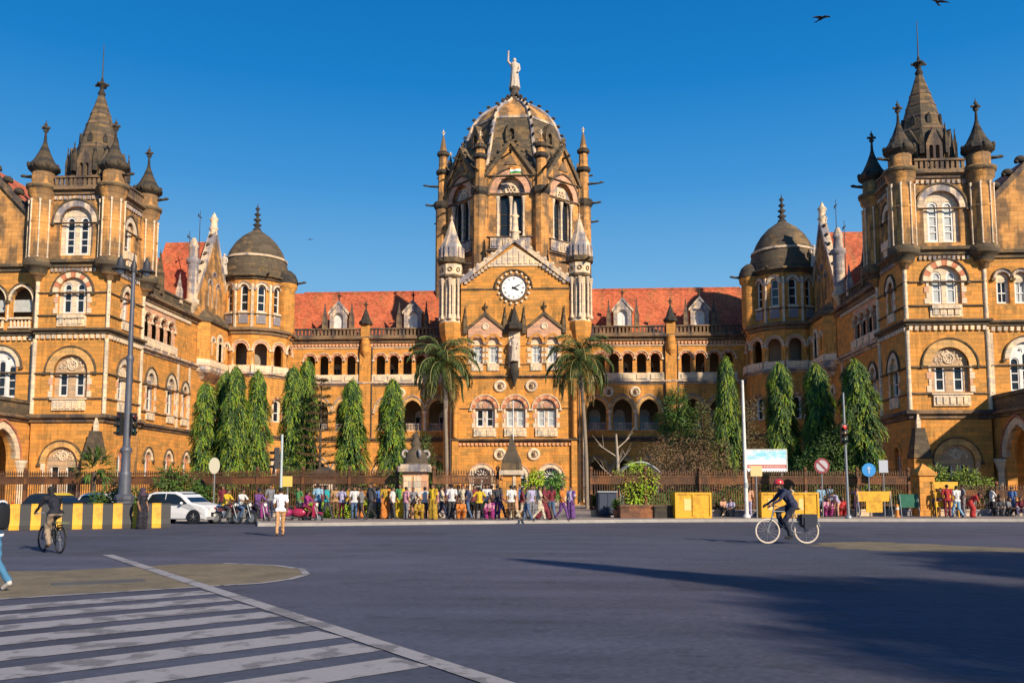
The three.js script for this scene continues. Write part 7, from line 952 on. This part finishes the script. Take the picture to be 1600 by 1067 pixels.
const sedan = { ...hatch, L: 3.95, W: 1.5, roofY: 1.46, prof: [[-1.95, 0.35], [-1.97, 0.85], [-1.35, 0.95], [-1.0, 1.38], [-0.7, 1.47], [0.3, 1.47], [0.6, 1.32], [0.95, 0.98], [1.8, 0.88], [1.95, 0.7], [1.95, 0.35], [1.8, 0.22], [-1.8, 0.22]], win: [[[-1.15, 0.97], [-0.9, 1.33], [-0.28, 1.38], [-0.28, 0.96]], [[-0.22, 0.96], [-0.22, 1.38], [0.28, 1.37], [0.5, 1.27], [0.8, 0.97]]], wind: [0.93, 1.0, 0.5, 1.37], rear: [-1.32, 0.98, -0.98, 1.36], roofPts: [[-1.05, 1.36], [-0.72, 1.475], [0.3, 1.48], [0.58, 1.36]] };
car('black taxi with yellow roof behind the striped barriers', 'taxi', 'taxi', [-19.8, 0.004, 56.2], 1.45, { ...sedan, paintM: paint(0.02, 0.02, 0.02), roofM: paint(0.75, 0.52, 0.01) });
car('white car behind the striped barriers right of the taxi', 'parked_car', 'car', [-18.6, 0.004, 53.6], 1.5, { ...sedan, paintM: paint(0.7, 0.7, 0.7) });

// ---------------------------------------------------------------- street furniture
for (let i = 0; i < 10; i++) {
  const t = (i + 0.5) / 10, ord = ['first', 'second', 'third', 'fourth', 'fifth', 'sixth', 'seventh', 'eighth', 'ninth', 'tenth'][i];
  const T = thing('traffic_barrier', `yellow and black striped concrete barrier block, ${ord} from the left`, 'barrier', [lerp(-18.9, -12.1, t), 0.004, lerp(64.1, 60.5, t)], 0.487 * -1 + 0.0, 'striped barrier blocks in a row');
  T.rotation.y = Math.atan2(3.6, 6.8); const prof = [[-0.3, 0], [0.3, 0], [0.3, 0.18], [0.2, 0.4], [0.15, 1.0], [0.1, 1.06], [-0.1, 1.06], [-0.15, 1.0], [-0.2, 0.4], [-0.3, 0.18]];
  const half = (x0, x1) => ext(prof, x0, x1).rotateY(Math.PI / 2);
  mesh('yellow_half', G('by', () => join([half(-0.38, -0.01)])), yellowP, T); mesh('black_half', G('bb', () => join([half(-0.01, 0.38)])), blackP, T);
}
// tall cast-iron lamp with two lanterns, carrying traffic signals
const lampIron = mat(0.12, 0.125, 0.155, { map: tGrain, roughness: 0.5, metalness: 0.2 });
{
  const T = thing('street_lamp', 'tall stepped iron lamp post with twin lanterns and side signals', 'lamp post', [-15.3, 0.004, 58.3], 0); T.scale.set(0.78, 1, 0.78);
  mesh('base', join([prismLathe([[0.5, 0], [0.5, 1.1], [0.56, 1.2], [0.56, 1.35], [0.36, 1.45]], 8), lathe([[0.38, 1.4], [0.33, 2.3], [0.36, 2.4], [0.28, 2.5], [0.26, 3.3], [0.34, 3.4], [0.34, 3.55], [0.22, 3.65]], 14)]), lampIron, T);
  mesh('column', join([lathe([[0.22, 3.6], [0.19, 7.6], [0.23, 7.7], [0.23, 7.85], [0.15, 7.95], [0.11, 12.2]], 14)]), lampIron, T); mesh('arm', join([bar(-0.75, 12.0, 0, 0.75, 12.0, 0, 0.05), bar(0, 11.3, 0, -0.6, 12.0, 0, 0.03), bar(0, 11.3, 0, 0.6, 12.0, 0, 0.03), lathe([[0.14, 11.9], [0.2, 12.2], [0.06, 12.5], [0, 13.0]], 10)]), M.iron, T).rotation.y = 0.55;
  for (const q of [-1, 1]) { const l = mesh('lantern', G('lantern', () => join([lathe([[0.05, 0.75], [0.1, 0.6], [0.2, 0.5], [0.24, 0.2], [0.5, 0.06], [0.52, 0], [0.3, 0.0]], 14)])), M.iron, T, [q * 0.62, 11.95, q * -0.4]); sub(l, 'lamp_globe', G('lglobe', () => join([ball(0, -0.05, 0, 0.24, 1, 0.6, 1)])), mat(0.5, 0.5, 0.48, { roughness: 0.2 })); }
  for (const q of [-1, 1]) signalHead(T, q * 0.42, 4.15, 0.1, q > 0 ? 0.9 : -0.5);
}
function signalHead(T, x, y, z, ry, lit) {
  const h = mesh('signal_head', G('sighead', () => join([box(-0.16, 0.16, 0, 1.05, -0.14, 0.1), box(-0.03, 0.03, 0.2, 0.3, -0.3, -0.1)])), M.black, T, [x, y, z], ry);
  [0.86, 0.52, 0.18].forEach((v, i) => { const c = [[0.09, 0.006, 0.006], [0.06, 0.035, 0.004], [0.004, 0.03, 0.014]][i], m = mat(...c, { roughness: 0.2 }); if (lit === i) { m.emissive.setRGB(1, 0.06, 0.03); m.emissiveIntensity = 0.9; } sub(h, 'signal_lens', G('siglens', () => join([ball(0, 0, 0, 0.11, 1, 1, 0.35, 12, 8)])), m, 0, v, 0.1); sub(h, 'visor', G('visor', () => { const g = new THREE.CylinderGeometry(0.135, 0.135, 0.24, 14, 1, true, -Math.PI / 2, Math.PI); g.rotateX(Math.PI / 2); return join([NI(g)]); }), M.black, 0, v, 0.2); });
}
{
  const T = thing('traffic_signal', 'grey signal pole with dark lamp head left of the brown pine', 'traffic light', [-8.75, 0.15, 55.7]); mesh('pole', join([bar(0, 0, 0, 0, 4.2, 0, 0.07, 0.06, 10), lathe([[0.16, 0], [0.16, 0.1], [0.08, 0.2]], 10)]), mat(0.42, 0.48, 0.48, { roughness: 0.4 }), T); signalHead(T, -0.26, 2.5, 0, -1.2);
  const U = thing('traffic_signal', 'thin grey signal pole showing red light before the drooping trees', 'traffic light', [19.95, 0.15, 50.9]); mesh('pole', join([bar(0, 0, 0, -0.05, 6.6, 0, 0.08, 0.05, 10), lathe([[0.18, 0], [0.18, 0.1], [0.09, 0.2]], 10)]), steel, U); signalHead(U, -0.12, 3.9, 0.14, 0.1, 0);
  const W = thing('utility_pole', 'tall plain white pole beside the bright columnar tree', 'pole', [14.8, 0.15, 50.4]); mesh('pole', join([bar(0, 0, 0, -0.06, 7.3, 0, 0.11, 0.07, 12), lathe([[0.2, 0], [0.2, 0.12], [0.12, 0.2]], 12)]), M.white, W); mesh('cap', join([ball(-0.06, 7.3, 0, 0.08)]), M.white, W); mesh('band', join([lathe([[0.12, 1.6], [0.125, 1.65], [0.125, 1.8], [0.12, 1.85]], 12)]), M.shutter, W);
}
function signPost(label, x, z, h, plate, ry = 0, poleM = steel) { const T = thing('road_sign', label, 'sign', [x, 0.15, z], ry); mesh('post', G(['spost', h], () => join([bar(0, 0, 0, 0, h, 0, 0.035, 0.035, 8)])), poleM, T); plate(T, h); return T; }
const disc = (T, y, r, m, z = 0.06, nm = 'plate') => mesh(nm, G(['disc', r, z], () => join([NI(new THREE.CylinderGeometry(r, r, 0.025, 28).rotateX(Math.PI / 2).translate(0, 0, z))])), m, T, [0, y, 0]);
const panel = (T, y0, y1, w, m, z = 0.06, nm = 'plate') => mesh(nm, join([box(-w / 2, w / 2, y0, y1, z - 0.015, z + 0.015)]), m, T);
const flat = (r, g, b) => mat(r, g, b, { roughness: 0.45 });
signPost('pale oval sign plate on a post before the left tree clump', -14.1, 50.6, 2.9, (T, h) => { const p = disc(T, h - 0.1, 0.36, flat(0.6, 0.55, 0.4)); p.scale.set(0.85, 1.25, 1); });
signPost('small square yellow plate on a post beside the grey signal pole', -9.5, 52.2, 2.0, (T, h) => panel(T, h - 0.35, h + 0.2, 0.52, flat(0.75, 0.52, 0.12)));
signPost('small square pale yellow plate above the yellow box barriers', 15.3, 50.6, 2.5, (T, h) => panel(T, h - 0.3, h + 0.25, 0.6, flat(0.75, 0.55, 0.25)));
signPost('round white no-parking sign with red border and slash', 19.3, 48.6, 2.9, (T, h) => { disc(T, h - 0.1, 0.42, flat(0.26, 0.04, 0.05)); disc(T, h - 0.1, 0.31, flat(0.45, 0.42, 0.44), 0.08, 'face'); const b = mesh('slash', join([box(-0.32, 0.32, -0.05, 0.05, 0.09, 0.11)]), flat(0.26, 0.04, 0.05), T, [0, h - 0.1, 0]); b.rotation.z = -0.8; });
signPost('round blue direction sign with white arrow mark', 22.3, 47.2, 2.7, (T, h) => { disc(T, h - 0.1, 0.38, flat(0.02, 0.25, 0.62)); mesh('arrow', join([ext([[-0.05, -0.2], [0.05, -0.2], [0.05, 0.05], [0.15, 0.05], [0, 0.24], [-0.15, 0.05], [-0.05, 0.05]], 0.075, 0.09)]), flat(0.3, 0.42, 0.6), T, [0, h - 0.1, 0]); });
signPost('small upright grey rectangular sign right of the blue disc', 23.15, 47.1, 3.0, (T, h) => panel(T, h - 0.55, h + 0.15, 0.5, flat(0.42, 0.45, 0.5)));
{
  const T = thing('hoarding', 'white and pale blue hoarding board with red lower strip', 'billboard', [17.2, 0.02, 44.6], 0.06); for (const q of [-0.9, 0.9]) mesh('post', join([bar(q, 0, -0.05, q, 3.9, -0.05, 0.06)]), steel, T);
  const cv = document.createElement('canvas'); cv.width = 512; cv.height = 256; const x = cv.getContext('2d'); x.fillStyle = '#e9eff2'; x.fillRect(0, 0, 512, 256); const R = rng(9); for (let i = 0; i < 60; i++) { x.fillStyle = `rgba(${90 + R() * 60},${170 + R() * 50},${200 + R() * 40},0.25)`; x.beginPath(); x.ellipse(R() * 512, R() * 110, 20 + R() * 60, 8 + R() * 20, 0, 0, 7); x.fill(); } x.fillStyle = '#b85a4c'; x.fillRect(0, 176, 512, 46); x.fillStyle = '#d9b9b2'; for (let i = 0; i < 24; i++) x.fillRect(20 + i * 20, 188, 8 + R() * 9, 20);
  const t = new THREE.CanvasTexture(cv); t.colorSpace = THREE.SRGBColorSpace; const g = new THREE.BoxGeometry(2.35, 1.25, 0.06); g.translate(0, 3.35, 0.05); mesh('board', g, mat(1, 1, 1, { map: t, roughness: 0.5 }), T); mesh('board_frame', join([box(-1.22, 1.22, 2.68, 2.73, 0, 0.1), box(-1.22, 1.22, 3.98, 4.03, 0, 0.1), box(-1.23, -1.18, 2.73, 3.98, 0, 0.1), box(1.18, 1.23, 2.73, 3.98, 0, 0.1)]), M.white, T);
}
function boxBarrier(label, x, z, w, h, ry) {
  const T = thing('box_barrier', label, 'barrier', [x, 0.145, z], ry, 'yellow box barriers on the right pavement'); const W = w / 2, d = 0.45;
  mesh('body', join([box(-W + 0.05, W - 0.05, 0.08, h - 0.05, -d + 0.05, d - 0.05)]), yellowP, T);
  for (const [a, b, c, e] of [[-W, W, h - 0.1, h], [-W, W, 0.0, 0.1], [-W, -W + 0.1, 0.1, h - 0.1], [W - 0.1, W, 0.1, h - 0.1], [-0.05, 0.05, 0.1, h - 0.1]]) mesh('frame_bar', join([box(a, b, c, e, -d, d)]), yellowP, T);
  mesh('notice_panel', join([box(-W * 0.5, -0.12, h * 0.3, h * 0.75, d - 0.06, d - 0.03)]), flat(0.8, 0.55, 0.2), T);
}
boxBarrier('large yellow box barrier left of the tall white pole', 11.85, 50.6, 1.95, 1.35, 0.12); boxBarrier('yellow box barrier behind the cyclist front wheel', 16.35, 49.6, 1.45, 1.35, 0.06); boxBarrier('yellow box barrier behind the cyclist, nearer the signal pole', 18.0, 49.5, 1.45, 1.35, 0.05);
{
  const T = thing('board_barricade', 'yellow sheet barricade on central foot right of the signal pole', 'barricade', [22.2, 0.145, 48.2], 0.05); mesh('board', join([box(-0.95, 0.95, 0.85, 1.4, -0.03, 0.03)]), yellowP, T); mesh('lower_board', join([box(-0.45, 0.45, 0.25, 0.84, -0.03, 0.03)]), yellowP, T); for (const q of [-0.9, 0.9]) mesh('leg', join([bar(q, 0, 0.25, q, 1.4, 0, 0.025), bar(q, 0, -0.25, q, 1.4, 0, 0.025)]), steel, T);
  const U = thing('board_barricade', 'green sheet barricade left of the yellow rack', 'barricade', [24.3, 0.145, 47.6], 0.05); mesh('board', join([box(-0.55, 0.55, 0.5, 1.25, -0.03, 0.03)]), mat(0.03, 0.16, 0.10, { map: tGrain }), U); for (const q of [-0.5, 0.5]) mesh('leg', join([bar(q, 0, 0.2, q, 1.25, 0, 0.025)]), steel, U);
  const W = thing('barricade_rack', 'tall yellow steel rack with three crossboards', 'barricade', [26.0, 0.145, 48.2], 0.1); for (const q of [-0.62, 0.62]) for (const z of [-0.3, 0.3]) mesh('leg', join([bar(q, 0, z, q, 1.85, z * 0.5, 0.035)]), yellowP, W); for (const y of [0.55, 1.05, 1.55]) mesh('crossboard', join([box(-0.68, 0.68, y, y + 0.3, 0.19 - y * 0.02, 0.23 - y * 0.02)]), yellowP, W); mesh('top_bar', join([box(-0.7, 0.7, 1.84, 1.92, -0.2, 0.2)]), yellowP, W);
  const cone = thing('small_bollard', 'short orange bollard between green barricade and yellow rack', 'bollard', [23.4, 0.145, 48.3]); mesh('post', join([lathe([[0.16, 0], [0.16, 0.06], [0.1, 0.1], [0.09, 0.62], [0.05, 0.7], [0, 0.71]], 12)]), flat(0.6, 0.2, 0.02), cone); mesh('collar', join([lathe([[0.1, 0.4], [0.105, 0.42], [0.105, 0.5], [0.1, 0.52]], 12)]), M.white, cone);
  const pl = thing('planter_box', 'long low brown planter box below the lime green bush', 'planter', [8.9, 0.145, 50.6], 0.25); mesh('box', join([box(-0.95, 0.95, 0, 0.62, -0.35, 0.35), box(-1.0, 1.0, 0.56, 0.68, -0.4, 0.4)]), mat(0.28, 0.12, 0.06, { map: tSoot }), pl); mesh('soil', join([box(-0.9, 0.9, 0.66, 0.7, -0.3, 0.3)]), earth, pl);
  const p2 = thing('planter_box', 'short dark planter box left of the large yellow box barrier', 'planter', [10.35, 0.145, 50.4], 0.2); mesh('box', join([box(-0.55, 0.55, 0, 0.6, -0.35, 0.35), box(-0.6, 0.6, 0.55, 0.64, -0.4, 0.4)]), M.soot, p2); mesh('soil', join([box(-0.5, 0.5, 0.62, 0.66, -0.3, 0.3)]), earth, p2);
  const kb = thing('utility_cabinet', 'dark blue grey cabinet left of the lime green bush', 'cabinet', [7.4, 0.145, 49.4], 0.2); mesh('body', join([box(-0.5, 0.5, 0.1, 1.35, -0.3, 0.3)]), mat(0.03, 0.04, 0.07, { map: tGrain }), kb); mesh('door', join([box(-0.44, -0.02, 0.2, 1.25, 0.3, 0.325)]), mat(0.04, 0.05, 0.08), kb); mesh('door', join([box(0.02, 0.44, 0.2, 1.25, 0.3, 0.325)]), mat(0.04, 0.05, 0.08), kb); mesh('cap', join([box(-0.56, 0.56, 1.35, 1.42, -0.36, 0.36)]), steel, kb);
  // pale leafless tree by the entrance
  const bt = thing('bare_tree', 'pale leafless forked tree right of the open gate', 'tree', [8.3, 0.02, 44]), pb = mat(0.42, 0.34, 0.26, { map: tGrain }); mesh('trunk', join([bar(0, 0, 0, 0.1, 3.2, 0, 0.14, 0.1), bar(0.1, 3.2, 0, 0, 5.0, 0.1, 0.1, 0.06)]), pb, bt); const R = rng(31); for (let i = 0; i < 6; i++) { const y = 1.6 + i * 0.5, a = i * 2.4, l = 1.5 - i * 0.1, q = V3(Math.cos(a) * l, y + 0.7 * l * (i === 0 ? -0.4 : 1), Math.sin(a) * l * 0.5); mesh('branch', join([bar(0.05, y, 0, q.x, q.y, q.z, 0.055, 0.02, 6), ...[0, 1, 2].map(() => bar(q.x * 0.7, lerp(y, q.y, 0.7), q.z * 0.7, q.x + (R() - 0.5) * 0.8, q.y + R() * 0.7, q.z + (R() - 0.5) * 0.5, 0.02, 0.008, 5))]), pb, bt); }
  for (const [x, z, s, l] of [[6.9, 48.6, 1, 'potted leafy plant at the right side of the open gate'], [7.9, 50.5, 0.8, 'small potted plant left of the brown planter box']]) { const T2 = thing('potted_plant', l, 'plant', [x, 0.145, z]); T2.scale.setScalar(s); mesh('pot', join([lathe([[0.18, 0], [0.26, 0.42], [0.3, 0.45], [0.3, 0.52], [0.24, 0.52], [0.22, 0.45], [0, 0.44]], 14)]), mat(0.36, 0.14, 0.07, { map: tGrain }), T2); const L = new Leaves(), Q = rng(Math.round(x * 9)); for (let i = 0; i < 140; i++) { const a = Q() * 6.283, e = 0.3 + Q(); L.add(V3(Math.cos(a) * 0.1, 0.45 + Q() * 0.5, Math.sin(a) * 0.1), V3(Math.cos(a) * Math.cos(e), Math.sin(e), Math.sin(a) * Math.cos(e)), V3(0, 1, 0), 0.45, 0.12, shade(Q, GRN[0], GRN[1]), 0.5); } mesh('foliage', L.geo(), mastMat, T2); }
}
{
  const T = thing('guard_booth', 'small ochre guard booth with dark flat roof behind the left railing', 'booth', [-9.6, 0.02, 44.5], 0.1); mesh('wall', join([box(-0.6, 0.6, 0, 2.4, -0.5, 0.5)]), M.pale, T); mesh('roof', join([box(-0.85, 0.85, 2.4, 2.6, -0.8, 0.8), prismLathe([[1.05, 2.6], [0.3, 3.0], [0, 3.05]], 4)]), M.soot, T); mesh('window', join([box(-0.35, 0.35, 1.1, 1.9, 0.49, 0.52)]), M.glass, T); mesh('door', join([box(0.59, 0.62, 0.05, 2.0, -0.35, 0.3)]), M.darkBrown, T);
  const U = thing('arched_shelter', 'pale arched shelter frame behind the lime green bush', 'shelter', [9.6, 0.02, 44.6], 0.1); for (const q of [-1.05, 1.05]) for (const z of [-0.5, 0.5]) mesh('post', join([bar(q, 0, z, q, 2.6, z, 0.05)]), steel, U); const a = []; for (let i = 0; i <= 12; i++) { const t = (i / 12 - 0.5) * 2; a.push([t * 1.25, 2.6 + 0.7 * (1 - t * t)]); } mesh('canopy', join([ext([...a, ...a.map(([x, y]) => [x, y - 0.07]).reverse()], -0.75, 0.75)]), M.shutter, U); mesh('bench', join([box(-0.9, 0.9, 0.42, 0.5, -0.45, -0.05), box(-0.8, -0.7, 0, 0.42, -0.4, -0.1), box(0.7, 0.8, 0, 0.42, -0.4, -0.1)]), M.darkBrown, U);
}
// birds
for (const [label, x, y, z, ry, s, roll] of [['dark kite with spread wings high over the right tower', 17.94, 24.82, 56, 0.5, 0.8, 0.25], ['dark bird cut by the top edge at upper right', 23.52, 25.5, 56, -0.6, 0.8, -0.5], ['tiny distant bird in the sky left of the central dome', -20.79, 27.31, 10, 1.0, 0.5, 0.2]]) {
  const T = thing('bird', label, 'bird', [x, y, z], ry, 'birds in the sky'); T.rotation.z = roll; T.scale.setScalar(s);
  const bm = mat(0.02, 0.02, 0.025); mesh('body', G('birdbody', () => join([lathe([[0, -0.34], [0.05, -0.3], [0.085, -0.05], [0.08, 0.1], [0.05, 0.2], [0.055, 0.26], [0.03, 0.31], [0, 0.38]], 10).rotateX(Math.PI / 2), ext([[-0.03, 0], [0.03, 0], [0.12, 0.3], [-0.12, 0.3]], -0.008, 0.008).rotateX(-Math.PI / 2).translate(0, 0, -0.28)])), bm, T);
  for (const q of [-1, 1]) { const w = mesh('wing', G(['wing', q], () => { const pts = [[0.04, 0.12], [0.3, 0.2], [0.62, 0.1], [0.8, -0.06], [0.6, -0.06], [0.35, -0.1], [0.04, -0.14]]; const g = ext(q > 0 ? pts : pts.map(([a, b]) => [-a, b]).reverse(), -0.01, 0.01).rotateX(Math.PI / 2); const p = g.attributes.position; for (let i = 0; i < p.count; i++) { const xx = Math.abs(p.getX(i)); p.setY(i, p.getY(i) + 0.25 * xx - 0.22 * xx * xx); } g.computeVertexNormals(); return join([g]); }), bm, T); }
}
renderer.render(scene, camera);
